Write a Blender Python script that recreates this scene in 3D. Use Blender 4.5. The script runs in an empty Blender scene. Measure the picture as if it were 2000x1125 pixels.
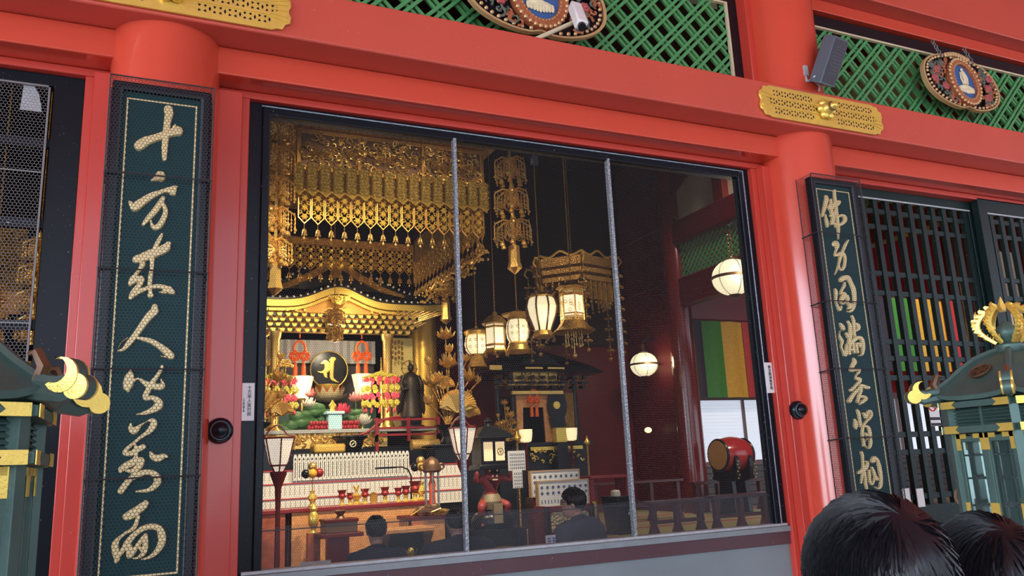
import bpy, math, random
import numpy as np
from mathutils import Vector, Matrix
random.seed(7)
S = bpy.context.scene
COL = S.collection
PI = math.pi
# ---------------------------------------------------------------- camera
F = 1583.64
YAW, PIT, ROL = 0.43450064, 0.21691662, -0.04580195
CAM = Vector((0, -5, 1.6))
_f = Vector((math.sin(YAW)*math.cos(PIT), math.cos(YAW)*math.cos(PIT), math.sin(PIT)))
_r = Vector((math.cos(YAW), -math.sin(YAW), 0)); _u = _r.cross(_f)
CR = math.cos(ROL)*_r + math.sin(ROL)*_u
CU = -math.sin(ROL)*_r + math.cos(ROL)*_u
cd = bpy.data.cameras.new('camera'); cam = bpy.data.objects.new('camera', cd); COL.objects.link(cam)
cd.sensor_width = 36; cd.lens = F/2000*36; cd.clip_start = 0.05; cd.clip_end = 400
cam.matrix_world = Matrix(((CR.x, CU.x, -_f.x, CAM.x), (CR.y, CU.y, -_f.y, CAM.y), (CR.z, CU.z, -_f.z, CAM.z), (0, 0, 0, 1)))
S.camera = cam
def at(px, py, Y):
    "point of the plane y = Y seen at pixel (px, py) of the 2000x1125 photograph"
    d = _f + CR*((px-1000)/F) - CU*((py-562.5)/F)
    return CAM + d*((Y-CAM.y)/d.y)
# ---------------------------------------------------------------- light
S.view_settings.view_transform = 'Standard'; S.view_settings.look = 'None'
S.view_settings.exposure = 0.0; S.view_settings.gamma = 1.0; S.view_settings.use_curve_mapping = False
w = bpy.data.worlds.new('sky'); S.world = w; w.use_nodes = True
nt = w.node_tree; nt.nodes.clear()
out = nt.nodes.new('ShaderNodeOutputWorld'); bg = nt.nodes.new('ShaderNodeBackground')
tc = nt.nodes.new('ShaderNodeTexCoord'); sx = nt.nodes.new('ShaderNodeSeparateXYZ')
nt.links.new(tc.outputs['Generated'], sx.inputs[0])
rampz = nt.nodes.new('ShaderNodeValToRGB')
rampz.color_ramp.elements[0].position = 0.0; rampz.color_ramp.elements[0].color = (.82, .90, 1.0, 1)
rampz.color_ramp.elements[1].position = 0.6; rampz.color_ramp.elements[1].color = (0.42, 0.62, 1.0, 1)
nt.links.new(sx.outputs['Z'], rampz.inputs[0])
mx = nt.nodes.new('ShaderNodeMath'); mx.operation = 'MULTIPLY_ADD'   # sky brighter towards the sun side (-x)
mx.inputs[1].default_value = -1.4; mx.inputs[2].default_value = 2.9
nt.links.new(sx.outputs['X'], mx.inputs[0])
dt = nt.nodes.new('ShaderNodeVectorMath'); dt.operation = 'DOT_PRODUCT'; dt.inputs[1].default_value = Vector((-.93, -.34, .15)).normalized()
nt.links.new(tc.outputs['Generated'], dt.inputs[0])
mr = nt.nodes.new('ShaderNodeMapRange'); mr.interpolation_type = 'SMOOTHSTEP'      # the bright open sky at the far end of the porch
mr.inputs['From Min'].default_value = .93; mr.inputs['From Max'].default_value = .99; mr.inputs['To Max'].default_value = 7
nt.links.new(dt.outputs['Value'], mr.inputs['Value'])
ad = nt.nodes.new('ShaderNodeMath'); nt.links.new(mx.outputs[0], ad.inputs[0]); nt.links.new(mr.outputs[0], ad.inputs[1])
nt.links.new(rampz.outputs[0], bg.inputs['Color']); nt.links.new(ad.outputs[0], bg.inputs['Strength'])
nt.links.new(bg.outputs[0], out.inputs[0])
sd = bpy.data.lights.new('sun', 'SUN'); sd.energy = 7.0; sd.angle = 0.01; sd.color = (1, .93, .82)
so = bpy.data.objects.new('sun', sd); COL.objects.link(so)
so.rotation_euler = Vector((0.55, 0.35, -0.75)).to_track_quat('-Z', 'Y').to_euler()
def lamp(name, kind, loc, power, color=(1, .72, .42), size=.1, aim=None, spot=1.2):
    l = bpy.data.lights.new(name, kind); l.energy = power; l.color = color
    if kind == 'AREA': l.size = size
    else: l.shadow_soft_size = size
    if kind == 'SPOT': l.spot_size = spot; l.spot_blend = .6
    o = bpy.data.objects.new(name, l); COL.objects.link(o); o.location = loc
    if aim is not None: o.rotation_euler = (Vector(aim)-Vector(loc)).to_track_quat('-Z', 'Y').to_euler()
    return o
# unseen warm fill spots, added to brighten the altar, tatami and banners
lamp('ceiling_spot', 'SPOT', (1.9, 1.0, 5.4), 170, (1, .76, .44), .12, (2.2, 4.0, 4.45), .78)
lamp('ceiling_spot', 'SPOT', (3.4, 1.0, 5.4), 170, (1, .76, .44), .12, (3.2, 4.0, 4.45), .78)
lamp('ceiling_spot', 'SPOT', (1.6, 1.6, 5.4), 1000, (1, .80, .52), .12, (2.4, 5.6, 1.3), 1.1)
lamp('ceiling_spot', 'SPOT', (3.4, 1.2, 5.4), 1000, (1, .82, .56), .12, (2.4, 4.6, 1.3), 1.1)
lamp('ceiling_spot', 'SPOT', (3.1, 4.6, 4.6), 170, (1, .80, .48), .12, (3.6, 7.6, 2.8), 1.1)
lamp('ceiling_spot', 'SPOT', (2.0, 4.6, 4.6), 85, (1, .80, .48), .12, (2.3, 7.4, 3.0), 1.1)
lamp('ceiling_spot', 'SPOT', (2.7, 5.2, 3.6), 90, (1, .66, .34), .12, (2.7, 6.9, 4.8), 1.3)
lamp('ceiling_spot', 'SPOT', (5.2, 3.2, 5.6), 200, (1, .8, .55), .12, (5.9, 6.6, 2.0), 1.0)
lamp('ceiling_spot', 'SPOT', (7.6, 2.2, 6.6), 420, (1, .86, .66), .12, (9.4, 6.3, 3.3), .95)
lamp('ceiling_spot', 'SPOT', (6.4, 1.8, 6.6), 480, (1, .88, .68), .12, (7.2, 4.3, .75), .8)
lamp('ceiling_spot', 'SPOT', (9.4, .7, 6.4), 650, (1, .88, .70), .12, (10.6, 3.1, 3.4), 1.3)
# ---------------------------------------------------------------- mesh tools
class MB:
    def __init__(s): s.v = []; s.f = []
    def add(s, vs, fs):
        n = len(s.v); s.v += [tuple(p) for p in vs]; s.f += [tuple(i+n for i in f) for f in fs]; return s
    def bx(s, x0, x1, y0, y1, z0, z1):
        return s.add([(x0,y0,z0),(x1,y0,z0),(x1,y1,z0),(x0,y1,z0),(x0,y0,z1),(x1,y0,z1),(x1,y1,z1),(x0,y1,z1)],
                     [(0,3,2,1),(4,5,6,7),(0,1,5,4),(1,2,6,5),(2,3,7,6),(3,0,4,7)])
    def box(s, c, d): return s.bx(c[0]-d[0]/2, c[0]+d[0]/2, c[1]-d[1]/2, c[1]+d[1]/2, c[2]-d[2]/2, c[2]+d[2]/2)
    def bar(s, p, q, wd, th, up=(0, 0, 1)):
        p, q = Vector(p), Vector(q); a = (q-p).normalized(); u = Vector(up)
        if abs(a.dot(u)) > .95: u = Vector((0, 1, 0))
        b = a.cross(u).normalized()*(wd/2); c = b.cross(a).normalized()*(th/2)
        return s.add([p-b-c, p+b-c, p+b+c, p-b+c, q-b-c, q+b-c, q+b+c, q-b+c],
                     [(0,1,2,3),(7,6,5,4),(0,4,5,1),(1,5,6,2),(2,6,7,3),(3,7,4,0)])
    def tube(s, pts, r, n=6, closed=False, cap=True):
        pts = [Vector(p) for p in pts]; m = len(pts); rs = r if isinstance(r, (list, tuple)) else [r]*m
        vs = []; prev = None
        for i, p in enumerate(pts):
            t = (pts[(i+1) % m]-pts[i-1]) if closed else (pts[min(i+1, m-1)]-pts[max(i-1, 0)])
            t = t.normalized() if t.length > 1e-9 else Vector((0, 0, 1))
            if prev is None:
                a = Vector((0, 0, 1)) if abs(t.z) < .9 else Vector((1, 0, 0))
                b = t.cross(a).normalized()
            else:
                b = prev - t*prev.dot(t); b = b.normalized() if b.length > 1e-6 else t.orthogonal().normalized()
            prev = b; c = t.cross(b)
            for k in range(n):
                an = 2*PI*k/n; vs.append(p + (b*math.cos(an)+c*math.sin(an))*rs[i])
        fs = []
        for i in range(m if closed else m-1):
            j = (i+1) % m
            for k in range(n):
                fs.append((i*n+k, i*n+(k+1) % n, j*n+(k+1) % n, j*n+k))
        if cap and not closed: fs += [tuple(reversed(range(n))), tuple(range((m-1)*n, m*n))]
        return s.add(vs, fs)
    def cyl(s, p, q, r, r2=None, n=14): return s.tube([p, q], [r, r if r2 is None else r2], n)
    def lathe(s, prof, c=(0, 0, 0), n=20, ax='z', sq=1.0):
        m = len(prof); vs = []
        for (r, z) in prof:
            for k in range(n):
                a = 2*PI*k/n; x, y = r*math.cos(a), r*math.sin(a)*sq
                p = (x, y, z) if ax == 'z' else ((z, x, y) if ax == 'x' else (y, z, x))
                vs.append((c[0]+p[0], c[1]+p[1], c[2]+p[2]))
        fs = [(i*n+k, i*n+(k+1) % n, (i+1)*n+(k+1) % n, (i+1)*n+k) for i in range(m-1) for k in range(n)]
        fs += [tuple(reversed(range(n))), tuple(range((m-1)*n, m*n))]
        return s.add(vs, fs)
    def ell(s, c, r, n=10, m=6):
        if not isinstance(r, (list, tuple)): r = (r, r, r)
        vs = [(c[0], c[1], c[2]-r[2])]; fs = []
        for i in range(1, m):
            t = PI*i/m-PI/2
            for k in range(n):
                a = 2*PI*k/n; vs.append((c[0]+r[0]*math.cos(t)*math.cos(a), c[1]+r[1]*math.cos(t)*math.sin(a), c[2]+r[2]*math.sin(t)))
        vs.append((c[0], c[1], c[2]+r[2])); L = len(vs)-1
        for k in range(n):
            fs.append((0, 1+(k+1) % n, 1+k)); fs.append((L, 1+(m-2)*n+k, 1+(m-2)*n+(k+1) % n))
            for i in range(m-2): fs.append((1+i*n+k, 1+i*n+(k+1) % n, 1+(i+1)*n+(k+1) % n, 1+(i+1)*n+k))
        return s.add(vs, fs)
    def prism(s, poly, y0, y1, ax='y'):
        "extrude a closed outline: ax y -> outline in x,z; ax x -> outline in y,z; ax z -> outline in x,y"
        n = len(poly)
        g = {'y': lambda a, b, t: (a, t, b), 'x': lambda a, b, t: (t, a, b), 'z': lambda a, b, t: (a, b, t)}[ax]
        return s.add([g(a, b, y0) for a, b in poly]+[g(a, b, y1) for a, b in poly],
                     [tuple(range(n)), tuple(reversed(range(n, 2*n)))]+[((i+1) % n, i, n+i, n+(i+1) % n) for i in range(n)])
    def ring(s, outer, inner, y0, y1):
        n = len(outer)
        vs = [(a, y0, b) for a, b in outer]+[(a, y0, b) for a, b in inner]+[(a, y1, b) for a, b in outer]+[(a, y1, b) for a, b in inner]
        fs = []
        for i in range(n):
            j = (i+1) % n
            fs += [(i, j, n+j, n+i), (2*n+j, 2*n+i, 3*n+i, 3*n+j), (j, i, 2*n+i, 2*n+j), (n+i, n+j, 3*n+j, 3*n+i)]
        return s.add(vs, fs)
    def frame(s, x0, x1, z0, z1, wd, y0, y1, wt=None, wb=None):
        wt = wd if wt is None else wt; wb = wd if wb is None else wb
        return s.ring([(x0, z0), (x1, z0), (x1, z1), (x0, z1)], [(x0+wd, z0+wb), (x1-wd, z0+wb), (x1-wd, z1-wt), (x0+wd, z1-wt)], y0, y1)
    def torus(s, c, R, r, ax='y', n=18, m=6, sq=1.0):
        pts = []
        for k in range(n):
            a = 2*PI*k/n; x, y = R*math.cos(a), R*math.sin(a)*sq
            pts.append((c[0]+x, c[1], c[2]+y) if ax == 'y' else ((c[0]+x, c[1]+y, c[2]) if ax == 'z' else (c[0], c[1]+x, c[2]+y)))
        return s.tube(pts, r, m, True)
    def loft(s, rings, cap=True):
        n = len(rings[0]); vs = [p for r in rings for p in r]
        fs = [(i*n+k, i*n+(k+1) % n, (i+1)*n+(k+1) % n, (i+1)*n+k) for i in range(len(rings)-1) for k in range(n)]
        if cap: fs += [tuple(reversed(range(n))), tuple(range((len(rings)-1)*n, len(rings)*n))]
        return s.add(vs, fs)
    def tf(s, fn, start=0):
        for i in range(start, len(s.v)): s.v[i] = tuple(fn(Vector(s.v[i])))
        return s
    def rot(s, a, c=(0, 0, 0), start=0, ax='Z'):
        M = Matrix.Rotation(a, 3, ax); c = Vector(c)
        return s.tf(lambda p: M @ (p-c)+c, start)
    def mv(s, d, start=0): d = Vector(d); return s.tf(lambda p: p+d, start)
def circ(cx, cz, rx, rz, n=24, a0=0): return [(cx+rx*math.cos(a0+2*PI*i/n), cz+rz*math.sin(a0+2*PI*i/n)) for i in range(n)]
def curve(pts, k=6):
    "Catmull-Rom through tuples of any length"
    P = [Vector(p) if len(p) < 5 else p for p in pts]; P = [P[0]]+P+[P[-1]]; o = []
    for i in range(1, len(P)-2):
        for j in range(k):
            t = j/k; a, b, c, d = P[i-1], P[i], P[i+1], P[i+2]
            o.append(.5*((2*b)+(c-a)*t+(2*a-5*b+4*c-d)*t*t+(3*b-a-3*c+d)*t**3))
    o.append(P[-2]); return o
# ---------------------------------------------------------------- object tools
def obj(name, mb, m, parent=None, bev=0.0, sm=35, w=True, kind=None, label=None):
    "link the mesh as ONE object; w: the mesh is in world coordinates and the parent stands unrotated at its own location"
    me = bpy.data.meshes.new(name); vs = mb.v
    if parent is not None and w:
        o0 = Vector((0, 0, 0)); q = parent
        while q is not None: o0 += q.location; q = q.parent
        vs = [(a-o0.x, b-o0.y, c-o0.z) for a, b, c in vs]
    me.from_pydata(vs, [], mb.f); me.update()
    if sm:
        me.polygons.foreach_set('use_smooth', [True]*len(me.polygons)); me.set_sharp_from_angle(angle=math.radians(sm))
    o = bpy.data.objects.new(name, me); COL.objects.link(o); me.materials.append(m)
    if parent is not None: o.parent = parent
    if bev:
        b = o.modifiers.new('bevel', 'BEVEL'); b.width = bev; b.segments = 2; b.limit_method = 'ANGLE'; b.angle_limit = .6
    if kind: o['kind'] = kind
    if label: o['label'] = label
    return o
def tag(o, label, cat, group=None):
    o['label'] = label; o['category'] = cat
    if group: o['group'] = group
    return o
def thing(name, label, cat, loc=(0, 0, 0), group=None, rz=0):
    o = bpy.data.objects.new(name, None); COL.objects.link(o); o.location = loc; o.rotation_euler = (0, 0, rz); o.empty_display_size = .1
    return tag(o, label, cat, group)
def struct(name, mb, m, parent=None, bev=0.0, sm=35):
    o = obj(name, mb, m, parent, bev, sm)
    if parent is None: o['kind'] = 'structure'
    return o
def setting(name, loc=(0, 0, 0)):
    o = bpy.data.objects.new(name, None); COL.objects.link(o); o.location = loc; o['kind'] = 'structure'; return o
def dup(root, loc, label=None, rz=None, group=None):
    r = root.copy(); COL.objects.link(r); r.location = loc
    if rz is not None: r.rotation_euler = (0, 0, rz)
    if label: r['label'] = label
    if group: r['group'] = group
    for ch in list(root.children):
        c = ch.copy(); COL.objects.link(c); c.parent = r
        for g in list(ch.children):
            d = g.copy(); COL.objects.link(d); d.parent = c
    return r
def each(name, mb, m, parent=None, bev=0.0, sm=35, w=True, label=None):
    "every loose piece of the mesh becomes an object of its own"
    n = len(mb.v); p = list(range(n))
    def f(i):
        while p[i] != i: p[i] = p[p[i]]; i = p[i]
        return i
    for fc in mb.f:
        a = f(fc[0])
        for i in fc[1:]: p[f(i)] = a
    gs = {}
    for fc in mb.f: gs.setdefault(f(fc[0]), []).append(fc)
    res = []
    for g in gs.values():
        ids = sorted({i for fc in g for i in fc}); mp = {i: k for k, i in enumerate(ids)}
        b = MB(); b.v = [mb.v[i] for i in ids]; b.f = [tuple(mp[i] for i in fc) for fc in g]
        res.append(obj(name, b, m, parent, bev, sm, w, label=label))
    return res
# ---------------------------------------------------------------- materials
def mat(name, col, rough=.5, metal=0.0, var=.12, scale=6.0, bump=0.0, bscale=60.0, coat=0.0, emit=None, es=0.0, specks=0.0, vor=False, trans=0.0, spec=.5):
    m = bpy.data.materials.new(name); m.use_nodes = True; t = m.node_tree; b = t.nodes['Principled BSDF']
    b.inputs['Roughness'].default_value = rough; b.inputs['Metallic'].default_value = metal
    if coat: b.inputs['Coat Weight'].default_value = coat; b.inputs['Coat Roughness'].default_value = .12
    b.inputs['Specular IOR Level'].default_value = spec
    if trans: b.inputs['Transmission Weight'].default_value = trans
    tc = t.nodes.new('ShaderNodeTexCoord')
    n = t.nodes.new('ShaderNodeTexNoise'); n.inputs['Scale'].default_value = scale; n.inputs['Detail'].default_value = 5
    t.links.new(tc.outputs['Object'], n.inputs['Vector'])
    mx = t.nodes.new('ShaderNodeMix'); mx.data_type = 'RGBA'
    mx.inputs['A'].default_value = (*[c*(1-var) for c in col], 1); mx.inputs['B'].default_value = (*[min(1, c*(1+var)) for c in col], 1)
    t.links.new(n.outputs['Fac'], mx.inputs['Factor']); src = mx.outputs['Result']
    if specks:
        v = t.nodes.new('ShaderNodeTexNoise'); v.inputs['Scale'].default_value = 90; v.inputs['Detail'].default_value = 2
        t.links.new(tc.outputs['Object'], v.inputs['Vector'])
        r = t.nodes.new('ShaderNodeMapRange'); r.inputs['From Min'].default_value = 1-specks; r.inputs['From Max'].default_value = 1-specks+.04
        t.links.new(v.outputs['Fac'], r.inputs['Value'])
        m2 = t.nodes.new('ShaderNodeMix'); m2.data_type = 'RGBA'; m2.inputs['B'].default_value = (.5, .52, .55, 1)
        t.links.new(r.outputs[0], m2.inputs['Factor']); t.links.new(src, m2.inputs['A']); src = m2.outputs['Result']
    t.links.new(src, b.inputs['Base Color'])
    if bump:
        k = t.nodes.new('ShaderNodeTexVoronoi' if vor else 'ShaderNodeTexNoise'); k.inputs['Scale'].default_value = bscale
        t.links.new(tc.outputs['Object'], k.inputs['Vector'])
        bp = t.nodes.new('ShaderNodeBump'); bp.inputs['Strength'].default_value = bump; bp.inputs['Distance'].default_value = .02
        t.links.new(k.outputs[0], bp.inputs['Height']); t.links.new(bp.outputs[0], b.inputs['Normal'])
    if emit: b.inputs['Emission Color'].default_value = (*emit, 1); b.inputs['Emission Strength'].default_value = es
    return m
M = {}
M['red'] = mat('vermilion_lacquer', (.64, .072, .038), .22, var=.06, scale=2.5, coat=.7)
M['redbeam'] = mat('vermilion_paint', (.58, .085, .055), .33, var=.10, scale=1.6, specks=.26)
M['redjamb'] = mat('vermilion_jamb', (.56, .055, .036), .30, var=.06, scale=2.5, specks=.24, coat=.3)
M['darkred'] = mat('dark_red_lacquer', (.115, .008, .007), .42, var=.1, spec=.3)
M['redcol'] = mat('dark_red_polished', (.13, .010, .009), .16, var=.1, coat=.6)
M['crimson'] = mat('crimson_lacquer', (.22, .008, .012), .35, var=.1)
M['maroon'] = mat('maroon_metal_cladding', (.085, .035, .042), .45, var=.25, scale=3, specks=.27)
M['black'] = mat('black_lacquer', (.006, .008, .012), .28, var=.2, spec=.35)
M['blackp'] = mat('black_painted_frame', (.005, .008, .013), .30, var=.2, specks=.285, spec=.2)
M['darkgreen'] = mat('dark_green_black_lattice_paint', (.009, .021, .020), .36, var=.2, specks=.28, spec=.25)
M['green'] = mat('lattice_green', (.075, .30, .105), .45, var=.1)
M['teal'] = mat('board_teal', (.008, .048, .052), .42, var=.15, scale=30, spec=.12)
M['cream'] = mat('cream_edge', (.62, .55, .36), .45)
M['leaf'] = mat('calligraphy_gold', (.92, .73, .36), .40, .2, var=.12, scale=25)
M['gold'] = mat('gold_leaf', (.90, .58, .17), .30, .8, var=.15, scale=20, bump=.15, bscale=80)
M['goldc'] = mat('carved_gold', (.52, .37, .09), .36, .75, var=.4, scale=30, bump=.5, bscale=90, vor=True)
M['goldd'] = mat('aged_gold', (.42, .24, .06), .36, .7, var=.4, scale=25, bump=.7, bscale=60, vor=True)
M['goldb'] = mat('bright_gilt_brass', (.86, .62, .13), .30, .55, var=.15, scale=14, bump=.10, bscale=110)
M['bronze'] = mat('green_bronze', (.075, .138, .118), .48, .35, var=.3, scale=7, bump=.08, bscale=40)
M['brown'] = mat('brown_bronze', (.16, .085, .045), .4, .5, var=.2)
M['wirew'] = mat('window_wire', (.095, .095, .095), .6, .0, spec=.2)
M['wire'] = mat('wire_mesh_steel', (.035, .040, .045), .5, .3)
M['wirel'] = mat('grey_wire', (.20, .20, .20), .5, .3)
M['steel'] = mat('speckled_steel', (.20, .23, .25), .42, .3, var=.5, scale=120, specks=.46)
M['greyrail'] = mat('grey_rail', (.42, .46, .47), .5, .1, var=.3, scale=20, specks=.42)
M['greysill'] = mat('grey_sill', (.24, .28, .29), .5, .1, var=.2, scale=10)
M['greywall'] = mat('grey_panel', (.20, .245, .255), .5, var=.2, scale=2)
M['stone'] = mat('paving_stone', (.42, .40, .36), .7, var=.12, scale=1.2)
M['white'] = mat('white_paint', (.78, .78, .76), .45)
M['plaster'] = mat('plaster', (.50, .42, .31), .7)
M['greyplastic'] = mat('blue_grey_plastic', (.10, .145, .18), .45)
M['greygrille'] = mat('speaker_grille', (.055, .065, .085), .5, bump=.4, bscale=300)
M['blue'] = mat('painted_blue', (.045, .13, .35), .5)
M['rust'] = mat('carved_rust', (.42, .13, .05), .5, var=.4, scale=30, bump=.6, bscale=50)
M['sage'] = mat('carved_sage', (.10, .13, .105), .5, var=.4, scale=30)
M['rose'] = mat('carved_rose', (.42, .085, .085), .5)
M['ivory'] = mat('carved_ivory', (.82, .70, .46), .5, var=.3, scale=30)
M['beadg'] = mat('old_gold_beads', (.62, .42, .20), .4, .3)
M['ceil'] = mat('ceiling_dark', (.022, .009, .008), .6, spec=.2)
M['eave'] = mat('eave_red', (.55, .07, .04), .5)
M['glass'] = mat('smoky_glass', (.35, .5, .47), .05, trans=.92)
M['paper'] = mat('white_paper', (.74, .74, .70), .6, var=.05)
M['ink'] = mat('black_ink', (.02, .02, .02), .6)
M['redink'] = mat('red_ink', (.6, .03, .03), .6)
M['hair'] = mat('black_hair', (.008, .008, .010), .38, var=.6, scale=9, spec=.35)
M['skin'] = mat('skin', (.50, .27, .18), .5, var=.06)
def glow(name, col, s): return mat(name, col, .6, emit=col, es=s, var=.04)
M['lampw'] = glow('lamp_paper_warm', (1.0, .80, .46), 1.5)  # emissive colour for the reflected glow on the red wall
M['lampy'] = glow('lamp_paper_bright', (1.0, .82, .46), .9)
M['globe'] = glow('lamp_globe_glass', (1.0, .90, .58), .95)
# ================================================================ THE SETTING: porch, facade
struct('floor', MB().bx(-30, 40, -40, -.35, -.1, 0), M['stone'])
struct('ceiling_porch', MB().bx(-14, 22, -13.5, .4, 7.2, 7.35), M['eave'])
CX = (.05, 4.97, 9.89)
for x in CX:
    prof = [(.36, 0), (.36, .12), (.33, .2), (.315, .4), (.308, 2.2), (.30, 4.3), (.29, 7.2)]
    struct('column', MB().lathe(prof, (x, -.12, 0), 48), M['red'])
struct('column', MB().lathe(prof, (-4.87, -.12, 0), 48), M['red'])
# great beam, lintels (all bays)
struct('beam', MB().bx(-8, 14, -.47, .12, 4.17, 4.50), M['redbeam'], bev=.012)
for i in range(3):
    x0, x1 = [(-4.87, .05), (.05, 4.97), (4.97, 9.89)][i]
    struct('beam', MB().bx(x0+.2, x1-.2, -.23, .1, 3.99, 4.168), M['red'], bev=.008)          # lower lintel
    struct('beam', MB().bx(x0+.2, x1-.2, -.23, .1, 5.72, 6.30), M['redbeam'], bev=.01)         # upper lintel
    struct('trim_%d' % (i*4+1), MB().bx(x0+.3, x1-.3, -.05, .1, 3.94, 3.988), M['redjamb'], bev=.006)     # head
    struct('trim_%d' % (i*4+2), MB().bx(x0+.3, x1-.3, -.06, .1, 5.60, 5.72), M['red'], bev=.006)
    j = MB().bx(x0+.26, x0+.44, -.125, .1, 0, 3.94).bx(x1-.38, x1-.26, -.125, .1, 0, 3.94)
    j.bx(x0+.44, x0+.49, -.05, .1, 0, 3.94).bx(x1-.43, x1-.38, -.05, .1, 0, 3.94)
    j.bx(x1-.36, x1-.2, -.125, .1, 4.50, 5.6).bx(x0+.2, x0+.36, -.125, .1, 4.5, 5.6)
    struct('trim_%d' % (i*4+3), j, M['redjamb'], bev=.006)
struct('beam', MB().bx(-8, 14, -.5, .12, 6.42, 7.2), M['redbeam'], bev=.012)
struct('wall_upper', MB().bx(-8, 14, .12, .2, 5.6, 7.2), M['plaster'])
# sills
struct('trim_20', MB().bx(.45, 4.64, -.02, .2, .94, 1.032), M['maroon'], bev=.004)
struct('trim_23', MB().bx(.45, 4.64, -.035, .2, 1.032, 1.072), M['greysill'], bev=.004)
struct('trim_21', MB().bx(-4.6, -.3, -.02, .2, .95, 1.072), M['maroon'], bev=.006)
struct('trim_22', MB().bx(5.3, 9.6, -.02, .2, .8, .97), M['black'], bev=.006)
struct('wall_front', MB().bx(-8, 14, .0, .2, 0, .95), M['greywall'])
# ---------------------------------------------------------------- wire mesh
def hexmesh(name, o, U, V, w_, h_, cell, wire, m, parent):
    "hexagonal wire netting: every wire a narrow strip in the plane through o spanned by U, V"
    s = cell/math.sqrt(3); nr = int(h_/(1.5*s)); nc = int(w_/(cell/2))
    j, i = np.meshgrid(np.arange(nr+1), np.arange(nc), indexing='ij')
    def P(j, i): return np.stack([i*cell/2, j*1.5*s+np.where((i+j) % 2 == 0, 0, .5*s)], -1)
    A = P(j, i).reshape(-1, 2); B = P(j, i+1).reshape(-1, 2)
    j2, i2 = np.meshgrid(np.arange(nr), np.arange(nc+1), indexing='ij'); k = ((i2+j2) % 2 == 1)
    C_ = P(j2, i2)[k]; D = P(j2+1, i2)[k]
    A = np.concatenate([A, C_]); B = np.concatenate([B, D]); d = B-A; d /= np.linalg.norm(d, axis=1)[:, None]
    n = np.stack([-d[:, 1], d[:, 0]], -1)*wire/2
    Q = np.stack([A-n, B-n, B+n, A+n], 1).reshape(-1, 2)
    Q[:, 0] = np.clip(Q[:, 0], 0, w_); Q[:, 1] = np.clip(Q[:, 1], 0, h_)
    o = np.array(o, float); U = np.array(U, float); V = np.array(V, float)
    p = parent
    while p is not None: o = o-np.array(p.location); p = p.parent
    X = o+Q[:, :1]*U+Q[:, 1:]*V; nf = len(A)
    me = bpy.data.meshes.new(name); me.vertices.add(nf*4); me.vertices.foreach_set('co', X.astype(np.float32).ravel())
    me.loops.add(nf*4); me.loops.foreach_set('vertex_index', np.arange(nf*4, dtype=np.int32))
    me.polygons.add(nf); me.polygons.foreach_set('loop_start', np.arange(0, nf*4, 4, dtype=np.int32)); me.update(calc_edges=True); me.validate()
    ob = bpy.data.objects.new(name, me); COL.objects.link(ob); me.materials.append(m); ob.parent = parent; return ob
# ---------------------------------------------------------------- window_1: the wide netted window
W1 = setting('window_1', (2.545, 0, 1.07))
obj('outer_frame', MB().frame(.54, 4.55, 1.072, 3.985, .085, -.0, .09, .08, .008), M['blackp'], W1, .004)
obj('sash', MB().frame(.622, 4.468, 1.073, 3.91, .05, -.022, .06, .055, .014), M['blackp'], W1, .009)
obj('bottom_rail', MB().bx(.56, 4.52, -.032, .05, 1.073, 1.093), M['greyrail'], W1, .004)
obj('sash_bead', MB().bx(.616, 4.474, -.026, .0, 3.909, 3.918).bx(4.465, 4.474, -.026, .0, 1.09, 3.909), mat('worn_grey_edge', (.30, .36, .42), .35, .2, var=.7, scale=40), W1, .003)  # pale strip added to paint the highlight along the sash edge
for x in (1.92, 3.17):
    obj('mullion', MB().bx(x-.013, x+.013, -.024, .02, 1.085, 3.87), M['steel'], W1, .004)
obj('cross_wire', MB().bx(.66, 4.43, .018, .021, 1.30, 1.306), M['wire'], W1)
hexmesh('wire_netting', (.665, .012, 1.095), (1, 0, 0), (0, 0, 1), 3.77, 2.765, .0145, .0013, M['wirew'], W1)
# ---------------------------------------------------------------- window_2: netted lattice of the left bay
W2 = setting('window_2', (-2.5, 0, 1.07))
obj('outer_frame', MB().frame(-4.4, -.38, 1.072, 3.94, .16, -.0, .09, .07, .08), M['blackp'], W2, .004)
lt = MB()
for x in [-.86-.335*i for i in range(11)]: lt.bx(x, x+.055, .03, .075, 1.1, 3.88)
for z in (3.50, 3.02, 2.445, 2.10, 1.6): lt.bx(-4.3, -.54, .03, .07, z, z+.055)
obj('lattice', lt, M['blackp'], W2, .003)
nf = MB().bx(-.565, -.555, -.02, .0, 1.1, 3.86).bx(-4.3, -.555, -.02, 0, 3.85, 3.86)
for z in (3.33, 2.47): nf.bx(-4.3, -.555, -.012, -.006, z, z+.008)
obj('netting_border', nf, M['wirel'], W2)
obj('bracket_plate', MB().prism([(-.70, 3.70), (-.59, 3.70), (-.61, 3.80), (-.64, 3.855), (-.69, 3.855)], .0, .006), M['greyrail'], W2)
hexmesh('wire_netting', (-4.3, -.008, 1.15), (1, 0, 0), (0, 0, 1), 3.74, 2.71, .0195, .0022, M['wirel'], W2)
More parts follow.
